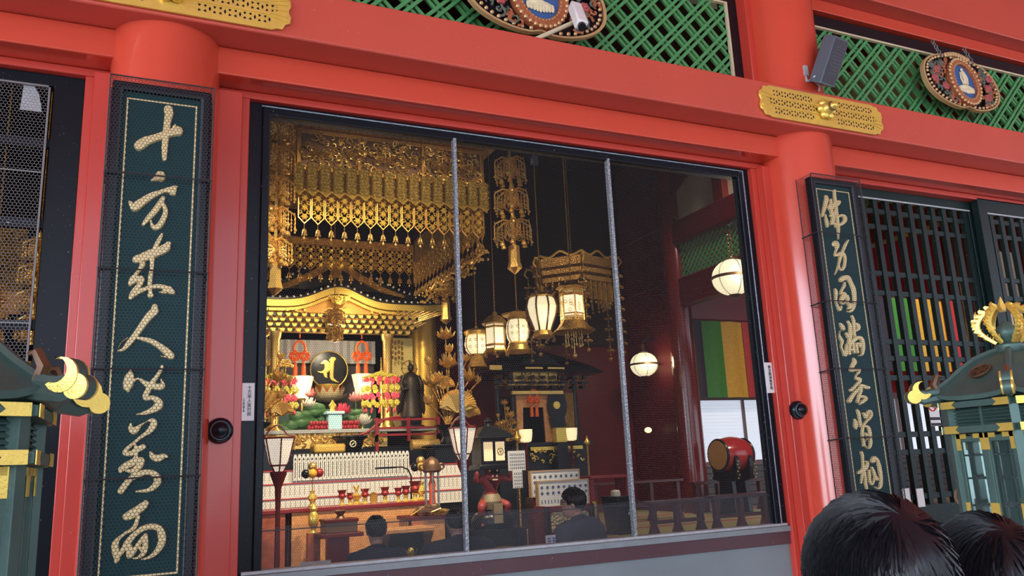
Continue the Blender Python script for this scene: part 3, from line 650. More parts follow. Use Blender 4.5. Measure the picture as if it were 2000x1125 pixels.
# ================================================================ BRONZE LANTERNS
def bronze_lantern(label, x, y, rz):
    t = thing('bronze_lantern', label, 'lantern', (x, y, 0), 'pair of hexagonal bronze lanterns', rz)
    def hexp(r, k): a = PI/2+k*PI/3; return (r*math.cos(a), r*math.sin(a))
    def hexring(r, z): return [(*hexp(r, k), z) for k in range(6)]
    def ob(n, mb, m, p=t, b=0, sm=35): return obj(n, mb, m, p, b, sm, w=False)
    ob('pedestal', MB().loft([hexring(.46, 0), hexring(.46, .12), hexring(.40, .16), hexring(.40, .70), hexring(.44, .74), hexring(.44, .84)]), M['stone'], b=.01)
    ob('base_beam', MB().loft([hexring(.41, .84), hexring(.41, .93), hexring(.37, .95)]), M['bronze'], b=.006)
    posts = MB(); gl = MB(); rails = MB(); fit = MB(); lou = MB(); rack = MB()
    for k in range(6):
        p, q = Vector((*hexp(.355, k), 0)), Vector((*hexp(.355, k+1), 0)); n = ((p+q)/2).normalized(); d = (q-p).normalized(); L = (q-p).length
        posts.bar(p+Vector((0, 0, .93)), p+Vector((0, 0, 1.86)), .042, .042, p.normalized())
        posts.bar((p+q)/2+Vector((0, 0, .95)), (p+q)/2+Vector((0, 0, 1.70)), .03, .022, n)
        for s in (.075, .46, .54, .925):     # door stiles
            posts.bar(p+d*(L*s)+Vector((0, 0, .95)), p+d*(L*s)+Vector((0, 0, 1.69)), .026, .016, n)
        for z in (.97, 1.665):
            posts.bar(p+d*.02+Vector((0, 0, z)), q-d*.02+Vector((0, 0, z)), .03, .016, n)
        g0, g1 = p+d*.03-n*.012, q-d*.03-n*.012
        gl.add([g0+Vector((0, 0, .96)), g1+Vector((0, 0, .96)), g1+Vector((0, 0, 1.68)), g0+Vector((0, 0, 1.68))], [(0, 1, 2, 3)])
        e = n*.02
        for z0, h in ((1.715, .036), (1.845, .034)):
            rails.bar(p*1.06+Vector((0, 0, z0)), q*1.06+Vector((0, 0, z0)), .06, h, (0, 0, 1))
            for c, sg in ((p*1.06, 1), (q*1.06, -1)):
                for w_, o in ((.085, 0.0),):
                    a = c+d*sg*.0+n*.031; b2 = a+d*sg*w_
                    pts = [a+Vector((0, 0, z0-h/2-.002)), b2+Vector((0, 0, z0-h/2-.002)), b2-d*sg*.02+Vector((0, 0, z0)), b2+Vector((0, 0, z0+h/2+.002)), a+Vector((0, 0, z0+h/2+.002))]
                    fit.add(pts+[v+n*.003 for v in pts], [(0,1,2,3,4),(9,8,7,6,5)]+[(i, (i+1) % 5, 5+(i+1) % 5, 5+i) for i in range(5)])
        # corner brackets on the doors
        for s0, s1 in ((.05, .5), (.5, .95)):
            a, b2 = p+d*(L*s0)+n*.012, p+d*(L*s1)+n*.012
            for c, sg in ((a, 1), (b2, -1)):
                for zt, sz in ((1.692, -1), (.945, 1)):
                    fit.bar(c+d*sg*.004+Vector((0, 0, zt+sz*.012)), c+d*sg*.06+Vector((0, 0, zt+sz*.012)), .004, .024, (0, 0, 1))
                    fit.bar(c+d*sg*.012+Vector((0, 0, zt)), c+d*sg*.012+Vector((0, 0, zt+sz*.085)), .024, .004, n)
                fit.bar(c+d*sg*.012+Vector((0, 0, 1.22)), c+d*sg*.012+Vector((0, 0, 1.34)), .024, .004, n)
        for i in range(5):
            z = 1.742+i*.0185
            lou.bar(p*.985+Vector((0, 0, z)), q*.985+Vector((0, 0, z)), .022, .006, (n*.6+Vector((0, 0, .8))).normalized())
        for sg in (.5,): lou.bar((p+q)/2+Vector((0, 0, 1.73)), (p+q)/2+Vector((0, 0, 1.83)), .014, .014, n)
    for z in (1.08, 1.2, 1.32, 1.46, 1.58):
        for o in (-.18, -.06, .06, .18): rack.cyl((-.26, o, z), (.26, o, z), .005, n=5)
        rack.cyl((-.2, -.22, z), (-.2, .22, z), .005, n=5).cyl((.2, -.22, z), (.2, .22, z), .005, n=5)
    each('post', posts, M['bronze'], t, .002, w=False); ob('glass', gl, M['glass'], sm=0); each('rail', rails, M['bronze'], t, .003, w=False)
    each('gilt_fitting', fit, M['goldb'], t, w=False); each('louvre', lou, M['bronze'], t, w=False); ob('candle_rack', rack, M['steel'])
    # lock bar on the door meeting stile of the front-left face
    for k in (2, 0):
        p, q = Vector((*hexp(.355, k), 0)), Vector((*hexp(.355, k+1), 0)); n = ((p+q)/2).normalized(); d = (q-p).normalized(); c = (p+q)/2+n*.03
        lb = MB().bar(c+Vector((0, 0, 1.0)), c+Vector((0, 0, 1.37)), .026, .014, n)
        for s in (-.018, .018):
            lb.torus((0, 0, 0), .02, .008, 'x', 12, 5)
            lb.tf(lambda v: c+n*.01+d*s+Vector((0, 0, 1.36))+n*v.y+Vector((0, 0, v.z*1.6)), len(lb.v)-60)
        ob('lock_bar', lb, M['brown'])
    # roof: concave hexagonal shell with ribs
    prof = [(.055, 2.125), (.10, 2.115), (.19, 2.078), (.27, 2.02), (.335, 1.962), (.395, 1.915), (.435, 1.888)]
    rings = []
    for i, (r, z) in enumerate(prof):
        ring = []
        for k in range(6):
            for j in range(6):
                f = j/6; a, b2 = Vector(hexp(r, k)), Vector(hexp(r, k+1)); v = a.lerp(b2, f); u = abs(2*f-1)
                up = (.028*u**3)*(i/6)**2
                bulge = 1+.0*(1-u)
                ring.append((v.x*bulge, v.y*bulge, z+up))
        rings.append(ring)
    under = [(x*.98, y*.98, z-.022) for x, y, z in rings[-1]]; inn = [(x*.8, y*.8, 1.862) for x, y, z in rings[-1]]
    ob('roof', MB().loft(list(reversed(rings))[::-1]+[under, inn]), M['bronze'], sm=40)
    rb = MB(); curl = MB(); disc = MB()
    for k in range(6):
        c = [Vector((*hexp(r, k), z+(.028)*(i/6)**2+.008)) for i, (r, z) in enumerate(prof)]
        rb.tube(c, .017, 6)
        o = Vector((*hexp(1, k), 0)); e = c[-1]; sd = Vector((-o.y, o.x, 0))
        curl.tube([e-o*.03, e+o*.03+Vector((0, 0, -.006)), e+o*.07+Vector((0, 0, .004))], [.026, .02, .015], 7)
        curl.tube([e-o*.05+Vector((0, 0, -.03)), e+o*.05+Vector((0, 0, -.045)), e+o*.10+Vector((0, 0, -.03))], [.024, .022, .014], 7)
        # crescent scroll with gilt faces
        m0 = e+o*.055+Vector((0, 0, .012))
        cres = []
        for a in range(13): an = math.radians(-150+a*22); cres.append((.05*math.cos(an), .05*math.sin(an)))
        for a in range(11): an = math.radians(95-a*21); cres.append((-.018+.036*math.cos(an), .014+.036*math.sin(an)))
        for off, th, tgt in ((.0, .02, curl), (-.024, .004, disc), (.024, .004, disc)):
            n0 = len(tgt.v); tgt.prism(cres, off-th, off+th)
            tgt.tf(lambda v: m0+o*v.x+sd*v.y+Vector((0, 0, v.z)), n0)
        m1 = e+o*.098+Vector((0, 0, -.022))
        for off, th, tgt in ((.0, .018, curl), (-.022, .004, disc), (.022, .004, disc)):
            n0 = len(tgt.v); tgt.prism(circ(0, 0, .036, .036, 20), off-th, off+th)
            tgt.tf(lambda v: m1+o*v.x+sd*v.y+Vector((0, 0, v.z)), n0)
    each('roof_rib', rb, M['bronze'], t, w=False); each('corner_scroll', curl, M['bronze'], t, w=False); each('gilt_scroll_face', disc, M['goldb'], t, w=False)
    # manji medallions and hooks on the roof faces
    em = MB(); hk = MB()
    for k in range(6):
        a, b2 = Vector(hexp(1, k)), Vector(hexp(1, k+1)); n = Vector((*((a+b2)/2), 0)).normalized(); d = Vector((*(b2-a), 0)).normalized()
        up = (Vector((0, 0, 1))*.62-n*.78).normalized(); nn = d.cross(up)
        if nn.dot(n) < 0: nn = -nn
        c = n*.262+Vector((0, 0, 2.012))
        n0 = len(em.v); em.torus((0, 0, 0), .05, .006, 'y', 24, 5)
        for u0, v0, u1, v1 in ((0, -.03, 0, .03), (-.03, 0, .03, 0), (0, .03, -.03, .03), (0, -.03, .03, -.03), (-.03, 0, -.03, -.03), (.03, 0, .03, .03)):
            em.bar((u0, 0, v0), (u1, 0, v1), .009, .01, (0, 1, 0))
        em.tf(lambda v: c+d*v.x+up*v.z+nn*(v.y+.006), n0)
        h = Vector((*hexp(.40, k), 1.965)); ho = Vector((*hexp(1, k), 0))
        hk.tube([h+Vector((0, 0, -.05)), h+ho*.02+Vector((0, 0, 0)), h-ho*.005+Vector((0, 0, .045)), h-ho*.03+Vector((0, 0, .04))], [.018, .02, .016, .008], 6)
    ob('manji_emblem', em, M['brown']); each('roof_hook', hk, M['brown'], t, w=False)
    ob('finial_base', MB().lathe([(.06, 2.113), (.07, 2.128), (.07, 2.158), (.05, 2.168), (.03, 2.178), (.055, 2.208), (.058, 2.233), (.045, 2.258), (.02, 2.283), (.002, 2.298)], n=24), M['bronze'])
    # flame crown: openwork flames in two crossing planes
    fl = MB(); rnd = random.Random(5)
    for pl in range(3):
        n0 = len(fl.v)
        for sg in (-1, 1):
            path = [(sg*(.055+.075*math.sin(u*PI)), 2.173+u*.20) for u in [i/9 for i in range(10)]]
            for i, (x, z) in enumerate(path):
                for q in range(2):
                    a = PI/2+sg*(-.7+.5*q-.1*i) ; L = rnd.uniform(.03, .055)
                    p = [(x, 0, z), (x+L*.5*math.cos(a)+sg*.012, 0, z+L*.5*math.sin(a)), (x+L*math.cos(a)*.6, 0, z+L*math.sin(a))]
                    fl.tube(p, [.012, .010, .002], 5)
            fl.tube([(x, 0, z) for x, z in path], .012, 5)
        fl.tube([(0, 0, 2.348), (.006, 0, 2.378), (0, 0, 2.428)], [.02, .016, .002], 6)
        fl.rot(pl*PI/3, start=n0)
    ob('flame_crown', fl, M['goldb'])
    t.scale = (1, 1, .982)
    return t
bronze_lantern('green bronze lantern at right edge before the lattice door', 4.24, -2.17, 0)
bronze_lantern('green bronze lantern at left edge before the left board', -.603, -2.2, -.03)
# ================================================================ BYSTANDERS (seen from behind)
def hair_cap(c, r, n, seed, tuft, sweep=1.0):
    mb = MB().ell(c, r, 20, 14); rnd = random.Random(seed)
    for i in range(n):
        a = rnd.random()*2*PI; h = rnd.uniform(-.55, .98)
        k = math.sqrt(max(0, 1-h*h)); d = Vector((k*math.cos(a), k*math.sin(a), h))
        p = Vector((c[0]+d.x*r[0], c[1]+d.y*r[1], c[2]+d.z*r[2]))
        cr = Vector((.12, -.62, .78)).normalized(); fl = d-cr*d.dot(cr); q = fl.length        # hair grows round the crown whorl at the back
        whorl = fl/(q+.05)+cr.cross(d)/(q+.1)*(1.5*sweep*max(0, 1-q*.9))+Vector((.25*math.sin(a*3+seed), 0, -.55*q))+Vector((rnd.uniform(-.16, .16), rnd.uniform(-.16, .16), rnd.uniform(-.08, .08)))
        whorl = (whorl-d*whorl.dot(d)*1.0).normalized()
        L = rnd.uniform(.5, 1.1)*tuft
        e = lambda f, up: (lambda v: v*((1+up)/math.sqrt((v.x/r[0])**2+(v.y/r[1])**2+(v.z/r[2])**2))+Vector(c))(p+whorl*L*f-Vector(c))
        mb.tube([p-d*.003, e(.35, .035), e(.7, .04+.03*rnd.random()), e(1, .01+.05*rnd.random())], [.0026, .0026, .0022, .0005], 3)
    return mb
def skinned(nodes, edges, name, m, parent, sub=2, root=0):
    "continuous body: skin modifier over a skeleton; nodes (x, y, z, rx, ry)"
    o0 = Vector((0, 0, 0)); q = parent
    while q is not None: o0 += q.location; q = q.parent
    me = bpy.data.meshes.new(name); me.from_pydata([(n[0]-o0.x, n[1]-o0.y, n[2]-o0.z) for n in nodes], edges, []); me.update()
    o = bpy.data.objects.new(name, me); COL.objects.link(o); o.parent = parent; me.materials.append(m)
    sk = o.modifiers.new('skin', 'SKIN'); sk.use_smooth_shade = True
    lay = me.skin_vertices[0] if me.skin_vertices else None
    if lay is None:
        bm = __import__('bmesh').new(); bm.from_mesh(me); bm.verts.layers.skin.verify(); bm.to_mesh(me); bm.free(); lay = me.skin_vertices[0]
    for i, n in enumerate(nodes):
        lay.data[i].radius = (n[3], n[4]); lay.data[i].use_root = (i == root)
    if sub: s = o.modifiers.new('sub', 'SUBSURF'); s.levels = sub; s.render_levels = sub
    return o
def head(c, fwd, s, parent, hairm=None, seed=1, tuft=.05, hair_n=500, glasses=False, name='head'):
    "a head with face, ears and hair; c: centre of the skull, fwd: unit direction of the face (level)"
    f = Vector((fwd[0], fwd[1], 0)).normalized(); r = Vector((f.y, -f.x, 0)); u = Vector((0, 0, 1)); c = Vector(c)
    T = lambda v: c+(r*v.x+f*v.y+u*v.z)*s
    mb = MB(); rings = []
    for z, hw, fr, bk in ((-.125, .026, .052, -.01), (-.115, .040, .078, .02), (-.09, .052, .090, .045), (-.06, .060, .092, .07), (-.03, .066, .090, .085), (0, .072, .088, .094), (.03, .075, .088, .098), (.06, .072, .084, .096), (.085, .060, .068, .082), (.105, .038, .042, .055), (.113, .010, .012, .02)):
        ring = []
        for k in range(20):
            a = 2*PI*k/20; y = math.sin(a); ring.append((hw*math.cos(a), (fr if y > 0 else bk)*y, z))
        rings.append(ring)
    mb.loft(rings)
    mb.loft([[(x*1.0, .085+y, z) for x, y, z in ((-.008, 0, .02), (.008, 0, .02), (.008, .004, .02), (-.008, .004, .02))], [(-.012, .0, -.012), (.012, .0, -.012), (.010, .026, -.012), (-.010, .026, -.012)][0:0] or [(-.013, .08, -.02), (.013, .08, -.02), (.009, .113, -.018), (-.009, .113, -.018)]])
    for sx in (-1, 1):
        mb.ell((sx*.075, -.005, -.01), (.010, .020, .032), 8, 6)
    mb.ell((0, .088, -.062), (.022, .008, .006), 8, 4)
    mb.tube([(0, -.02, -.08), (0, -.03, -.15), (0, -.03, -.20)], [.052, .052, .06], 12)
    obj(name, mb.tf(T), M['skin'], parent, sm=60)
    ey = MB()
    for sx in (-1, 1): ey.ell((sx*.030, .086, .005), (.011, .006, .005), 8, 5); ey.bar((sx*.046, .085, .024), (sx*.016, .091, .026), .004, .005)
    obj('eyes_and_brows', ey.tf(T), M['ink'], parent)
    h = hair_cap((0, -.012, .028), (.087, .106, .098), hair_n, seed, tuft)
    keep = [i for i, fc in enumerate(h.f)]
    obj('hair', h.tf(lambda v: T(Vector((v.x, min(v.y, .095 if v.z > .05 else .045+.9*max(0, v.z)) if v.z < .11 else v.y, max(v.z, -.085 if v.y < .0 else -.02))))), hairm or M['hair'], parent, sm=60)
    if glasses:
        g = MB()
        for sx in (-1, 1): g.torus((sx*.032, .1, .003), .022, .0022, 'y', 16, 4); g.bar((sx*.055, .1, .006), (sx*.077, .0, .006), .003, .003)
        obj('glasses', g.tf(T), M['black'], parent)
def bystander(label, x, y, top, fwd, coat, seed, tuft, n, w_=1.0):
    t = thing('person', label, 'person', (x, y, 0), 'bystanders before the hall')
    c = Vector((x, y, top-.128)); f = Vector((fwd[0], fwd[1], 0)).normalized(); r = Vector((f.y, -f.x, 0))
    head(c, fwd, 1.0*w_, t, seed=seed, tuft=tuft, hair_n=n)
    H = top
    def P(a, b, z, r1, r2): v = Vector((x, y, 0))+r*a+f*b; return (v.x, v.y, z, r1, r2)
    nodes = [P(0, 0, H-.78, .15, .12), P(0, -.01, H-.55, .16, .12), P(0, -.02, H-.36, .17, .11), P(0, -.025, H-.265, .07, .065)]
    edges = [(0, 1), (1, 2), (2, 3)]
    for s in (-1, 1):
        b = len(nodes)
        nodes += [P(s*.17, -.02, H-.34, .07, .07), P(s*.23, -.02, H-.60, .055, .055), P(s*.23, .06, H-.86, .042, .042), P(s*.09, 0, H-.95, .095, .095), P(s*.10, .01, H-1.22, .075, .075), P(s*.10, 0, H-1.54, .055, .055), P(s*.10, .07, H-1.54, .045, .03)]
        edges += [(2, b), (b, b+1), (b+1, b+2), (0, b+3), (b+3, b+4), (b+4, b+5), (b+5, b+6)]
    skinned(nodes, edges, 'clothed_body', coat, t)
    return t
M['navy'] = mat('navy_cloth', (.02, .025, .04), .8)
M['dark'] = mat('dark_cloth', (.015, .015, .018), .8)
bystander('black haired person seen from behind, nearest at bottom right',   .868, -4.195, 1.548, (.45, .9), M['navy'], 2, .15, 7000, .98)
bystander('second black haired head just right of the nearest bystander', 1.25, -4.06, 1.50, (.5, .85), M['dark'], 5, .12, 3500, .94)
# ================================================================ INNER HALL: shell
FZ = .35
struct('floor_hall', MB().bx(-7, 16, .2, 12, .2, FZ), M['darkred'])
M['tatami'] = mat('tatami', (.42, .34, .13), .7, var=.1, scale=20)
M['tatamiedge'] = mat('tatami_red_border', (.5, .03, .06), .6)
struct('floor_tatami', MB().bx(4.7, 16, 2.6, 12, FZ, .74), M['tatami'])
rb = MB()
for y in (2.62, 4.4, 5.3, 6.2): rb.bx(4.7, 16, y, y+.07, .74, .746)
struct('trim_30', rb, M['tatamiedge'])
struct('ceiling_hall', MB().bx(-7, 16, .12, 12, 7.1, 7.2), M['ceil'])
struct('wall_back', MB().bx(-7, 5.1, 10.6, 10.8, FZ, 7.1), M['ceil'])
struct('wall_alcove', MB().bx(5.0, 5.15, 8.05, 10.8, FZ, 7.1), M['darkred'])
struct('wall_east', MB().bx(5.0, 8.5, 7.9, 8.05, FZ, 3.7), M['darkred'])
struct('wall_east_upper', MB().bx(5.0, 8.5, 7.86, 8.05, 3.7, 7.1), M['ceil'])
struct('wall_left', MB().bx(-7.1, -7, .1, 12, 0, 7.1), M['darkred'])
struct('wall_right', MB().bx(16, 16.1, .1, 12, 0, 7.1), M['crimson'])
struct('wall_corner', MB().bx(8.32, 8.46, 6.3, 8.0, FZ, 5.6), M['darkred'])
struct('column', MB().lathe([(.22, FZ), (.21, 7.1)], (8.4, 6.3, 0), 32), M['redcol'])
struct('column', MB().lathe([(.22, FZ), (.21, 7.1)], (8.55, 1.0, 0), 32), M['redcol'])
struct('beam', MB().bx(8.3, 8.5, .2, 7.95, 4.14, 4.62), M['darkred'], bev=.01)
struct('beam', MB().bx(8.27, 8.53, .2, 7.95, 5.24, 5.62), M['darkred'], bev=.01)
struct('wall_plaster', MB().bx(8.42, 8.5, .2, 7.95, 5.62, 7.1), M['plaster'])
struct('beam', MB().bx(8.3, 8.5, 4.75, 5.0, 5.62, 7.1).bx(8.3, 8.5, .2, 7.95, 6.55, 7.1).prism([(6.0, 5.62), (7.9, 5.62), (7.9, 6.7), (5.6, 6.7), (5.62, 6.4), (6.05, 6.2), (6.25, 5.9)], 8.3, 8.41, 'x'), M['darkred'], bev=.01)
lt = MB()
for k in range(60):
    c = .6+k*.12
    for sg in (1, -1): lt.bar((8.40+.02*sg, c, 4.64), (8.40+.02*sg, c+sg*.58, 5.22), .022, .02, (1, 0, 0))
struct('window_6', lt, M['green'])
M['shoji'] = mat('daylit_shoji_paper', (.75, .78, .82), .7, emit=(.72, .80, .95), es=.72, var=.05, scale=3)
M['greyboard'] = mat('grey_board', (.10, .10, .115), .6)
W7 = setting('window_7', (10, 6.8, .74))
obj('shoji_paper', MB().bx(8.7, 15.9, 6.84, 6.86, 1.5, 2.62), M['shoji'], W7)
f = MB().bx(8.6, 15.9, 6.78, 6.9, 2.6, 2.72).bx(8.6, 15.9, 6.78, 6.9, 1.44, 1.53).bx(8.6, 8.8, 6.76, 6.92, .74, 2.72)
for x in (9.98, 11.3, 12.6, 13.9): f.bx(x, x+.05, 6.8, 6.88, 1.5, 2.62)
obj('shoji_frame', f, mat('weathered_frame', (.20, .13, .14), .5), W7)
g = MB()
for k in range(18): g.bx(8.7, 15.9, 6.83, 6.842, 1.55+.06*k, 1.555+.06*k)
obj('shoji_lattice', g, mat('pale_lattice', (.60, .64, .70), .6, emit=(.66, .76, .95), es=.35), W7)
bd = MB()
for k in range(6): bd.bx(8.7, 15.9, 6.80, 6.84, .76+k*.115, .86+k*.115)
bd.bx(8.6, 15.9, 6.83, 6.9, .74, 1.5)
obj('lower_boards', bd, M['greyboard'], W7, .006)
struct('wall_aisle', MB().bx(8.6, 16, 6.84, 6.95, 2.7, 7.1), M['crimson'])
# thin acrylic sheet behind the lower netting
acryl = bpy.data.materials.new('clear_acrylic'); acryl.use_nodes = True; _t = acryl.node_tree; _b = _t.nodes['Principled BSDF']
_b.inputs['Base Color'].default_value = (.55, .6, .65, 1); _b.inputs['Roughness'].default_value = .15
_tr = _t.nodes.new('ShaderNodeBsdfTransparent'); _tr.inputs[0].default_value = (.93, .94, .95, 1); _mx = _t.nodes.new('ShaderNodeMixShader'); _mx.inputs[0].default_value = .035
_t.links.new(_tr.outputs[0], _mx.inputs[1]); _t.links.new(_b.outputs[0], _mx.inputs[2]); _t.links.new(_mx.outputs[0], _t.nodes['Material Output'].inputs[0])
tag(obj('acrylic_sheet', MB().bx(.67, 4.43, .03, .036, 1.09, 1.325), acryl), 'low clear acrylic sheet along the bottom of the netted window', 'screen')
tag(obj('motion_sensor', MB().box(at(1043, 313, .03), (.06, .03, .075)), M['black'], bev=.008), 'small black box sensor under the window head right of first mullion', 'sensor')
# ================================================================ GOLDEN CANOPY over the altar
rnd = random.Random(11)
M['goldo'] = mat('orange_gold', (.60, .32, .07), .35, .6, var=.2)
def scrolls(mb, x0, x1, z0, z1, y, n, R, r, rs):
    for i in range(n):
        x, z = rs.uniform(x0, x1), rs.uniform(z0, z1); a0 = rs.random()*6.3; sg = rs.choice((-1, 1)); q = rs.uniform(.7, 1.3)
        mb.tube([(x+R*q*(1-k/8)*math.cos(a0+sg*k*.75), y-.01-.02*math.sin(k*.5), z+R*q*(1-k/8)*math.sin(a0+sg*k*.75)) for k in range(7)], [r*(1-k/10) for k in range(7)], 5)
    return mb
cx0, cx1, cy0, cy1 = 1.53, 3.83, 4.0, 6.9
CA = thing('golden_canopy', 'square gold openwork canopy hanging over the altar, three fringed tiers', 'canopy', ((cx0+cx1)/2, (cy0+cy1)/2, 4.3))
obj('top_board', MB().bx(cx0-.15, cx1+.15, cy0-.1, cy1+.1, 5.56, 5.70).bx(cx0-.2, cx1+.2, cy0-.16, cy1+.16, 5.75, 6.05), M['goldd'], CA, .01)
fz = MB().frame(cx0-.02, cx1+.02, 5.06, 5.56, .05, cy0-.02, cy0+.04)
for s in (.31, .655): fz.bx(cx0+(cx1-cx0)*s-.02, cx0+(cx1-cx0)*s+.02, cy0-.03, cy0+.03, 5.06, 5.56)
obj('frieze_frame', fz, M['goldo'], CA, .006)
obj('frieze_ground', MB().bx(cx0, cx1, cy0+.0, cy0+.03, 5.06, 5.56), M['brown'], CA)
fc = MB()
scrolls(fc, cx0+.05, cx1-.05, 5.1, 5.52, cy0-.01, 330, .045, .010, rnd)
for k in range(40): fc.ell((rnd.uniform(cx0, cx1), cy0-.02, rnd.uniform(5.1, 5.5)), rnd.uniform(.015, .035), 7, 5)
obj('frieze_scrollwork', fc, M['gold'], CA)
for i, s in enumerate((.10, .27, .44, .60, .76, .92)):
    b = MB(); x = cx0+(cx1-cx0)*s; z = 5.28+.03*(i % 2)
    b.ell((x, cy0-.02, z), (.12, .03, .035), 12, 6).ell((x+.11, cy0-.04, z+.04), (.03, .025, .03), 8, 5)
    for k in range(12):
        u = -.10+k*.018; b.tube([(x+u, cy0-.045, z+.02*math.cos(u*20)), (x+u-.012, cy0-.05, z-.035), (x+u-.03, cy0-.03, z-.075-.02*math.sin(k))], [.008, .009, .003], 4)
    b.tube(curve([(x-.10, cy0-.03, z), (x-.17, cy0-.04, z+.06), (x-.22, cy0-.03, z+.02), (x-.20, cy0-.03, z-.05)], 3), .009, 5)
    obj('flying_figure', b, M['goldd'], CA, label='gilt figure with streaming ribbons in the frieze')
NP = 15; pw = (cx1-cx0)/NP
def hexpanel(w_, h_, y0, y1, cut):
    return [(-w_/2, cut), (0, 0), (w_/2, cut), (w_/2, h_-cut), (0, h_), (-w_/2, h_-cut)]
def up_mb():
    w_ = pw*.86; h = .40; b = MB(); rows = []
    for z, tip in ((0, 1), (.07, 0), (h*.5, 0), (h, 0)):
        r = []
        for k in range(9):
            u = k/4-1; zz = abs(u)*.07 if tip else z
            r.append((u*w_/2, -.05*math.sqrt(max(0, 1-u*u*.96)), zz))
        rows.append(r+[(w_/2, .01, r[-1][2]), (-w_/2, .01, r[0][2])])
    b.loft(rows)
    for r in range(8):
        for c in range(3):
            u = (c-1)*.55+(.14 if r % 2 else -.1); b.ell((u*w_/2, -.05*math.sqrt(1-u*u*.96)-.004, .085+r*.04), (.018, .012, .015), 6, 4)
    return b
def tip_mb():
    w_ = pw*.86; b = MB()
    b.tube([(-w_/2, -.012, .085), (-w_*.25, -.05, .048), (0, -.062, .012), (w_*.25, -.05, .048), (w_/2, -.012, .085)], .011, 5)
    return b
def lo_mb():
    w_ = pw*.95; h = .42; c = .075; o = hexpanel(w_, h, 0, 0, c); k = .87
    inn = [(a*k, h/2+(b-h/2)*(.95)) for a, b in o]
    return MB().ring(o, inn, -.010, .010)
def flower_mb():
    w_ = pw*.95; h = .42; b = MB()
    for r in range(3):
        z = .085+r*.112
        for q in range(6):
            a = q*PI/3+.5*r; b.tube([(0, -.01, z), (.022*math.cos(a), -.016, z+.022*math.sin(a)), (.046*math.cos(a), -.004, z+.046*math.sin(a))], [.008, .017, .004], 5)
        b.ell((0, -.022, z), .014, 6, 4)
        for sg in (-1, 1):
            b.torus((sg*w_*.30, -.002, z+.056), .018, .006, n=8, m=4); b.tube([(sg*w_*.42, 0, z+.03), (sg*.03, -.004, z+.056)], .005, 4)
    return b
def drop_mb():
    b = MB().tube([(0, 0, .06), (0, 0, -.02)], .003, 4)
    for q in range(5):
        a = q*2*PI/5; b.tube([(0, 0, -.02), (.018*math.cos(a), .018*math.sin(a), -.04), (.028*math.cos(a), .028*math.sin(a), -.08)], [.006, .009, .003], 4)
        b.ell((.028*math.cos(a), .028*math.sin(a), -.092), .009, 6, 4)
    b.tube([(0, 0, -.02), (0, 0, -.12)], .004, 4).ell((0, 0, -.13), (.016, .016, .019), 8, 5)
    return b
def place_copy(src, parent, loc, rz=0):
    c = src.copy(); COL.objects.link(c); c.parent = parent; c.location = Vector(loc)-Vector(parent.location); c.rotation_euler = (0, 0, rz)
    for g in src.children:
        d = g.copy(); COL.objects.link(d); d.parent = c
    return c
pu = obj('embossed_panel', up_mb(), M['goldc'], CA, w=False); pl = obj('openwork_panel', lo_mb(), M['goldo'], CA, w=False); obj('gilt_tip', tip_mb(), M['goldb'], pu, w=False); obj('openwork_flower', flower_mb(), M['goldb'], pl, w=False); pd = obj('pendant_drop', drop_mb(), M['gold'], CA, w=False)
first = True
def hang(src, loc, rz=0):
    if not src.get('_used'):
        src['_used'] = 1; src.location = Vector(loc)-Vector(CA.location); src.rotation_euler = (0, 0, rz); return src
    return place_copy(src, CA, loc, rz)
for i in range(NP):
    x = cx0+pw*(i+.5)
    hang(pu, (x-pw*.5, cy0-.02, 4.715)); hang(pl, (x, cy0, 4.405)); hang(pd, (x, cy0, 4.37))
hang(pu, (cx1, cy0-.02, 4.715))
NS = 17; ps = (cy1-cy0)/NS
for i in range(NS):
    y = cy0+ps*(i+.5); hang(pl, (cx1, y, 4.405), PI/2); hang(pd, (cx1, y, 4.37)); hang(pu, (cx1+.02, y, 4.765), PI/2)
for i in range(NP):
    x = cx0+pw*(i+.5); hang(pl, (x, cy1, 4.60)); hang(pd, (x, cy1, 4.57))
for o in (pu, pl, pd): del o['_used']
for o in CA.children:
    if '_used' in o.keys(): del o['_used']
obj('inner_band', MB().frame(cx0, cx1, 4.78, 5.1, .01, cy1-.02, cy1+.02).bx(cx0, cx1, cy1-.005, cy1+.03, 4.99, 5.1).bx(cx1+.035, cx1+.05, cy0, cy1, 4.8, 5.1), M['goldd'], CA)
# jewelled strings at the canopy corners and beside it
def tier_mb(w_, h, arms, rs, bells=True):
    b = MB()
    for q in range(arms):
        a = q*2*PI/arms; ca, sa = math.cos(a), math.sin(a)
        b.tube([(0, 0, 0), (w_*.25*ca, w_*.25*sa, .03*h), (w_*.45*ca, w_*.45*sa, -.1*h), (w_*.5*ca, w_*.5*sa, -.2*h)], [.012, .014, .010, .006], 5)
        for k in range(5):
            f = .25+.18*k; x, y = w_*.5*f*ca, w_*.5*f*sa
            b.tube([(x, y, -.05*h), (x, y, -h*(.45+.3*f))], .004, 4)
            for m in range(4): b.ell((x, y, -h*(.2+.14*m*f+.1)), .012, 6, 4)
        b.ell((w_*.5*ca, w_*.5*sa, -.62*h), (.018, .018, .018), 7, 5)
        b.tube([(w_*.5*ca, w_*.5*sa, -.2*h), (w_*.5*ca, w_*.5*sa, -.6*h)], .004, 4)
        if bells:
            x, y = w_*.30*ca, w_*.30*sa
            b.lathe([(.006, -.66*h), (.02, -.68*h), (.03, -.74*h), (.034, -.80*h), (.012, -.82*h)], (x, y, 0), 8)
        for k in range(3):
            r0 = .04+.02*k; b.torus((w_*.14*ca, w_*.14*sa, -.12*h-.17*h*k), r0*.7, .006, 'x' if q % 2 else 'y', 10, 4)
    b.tube([(0, 0, .3*h), (0, 0, -.9*h)], [.014, .02], 6)
    b.ell((0, 0, 0), (.05, .05, .03), 8, 5)
    return b
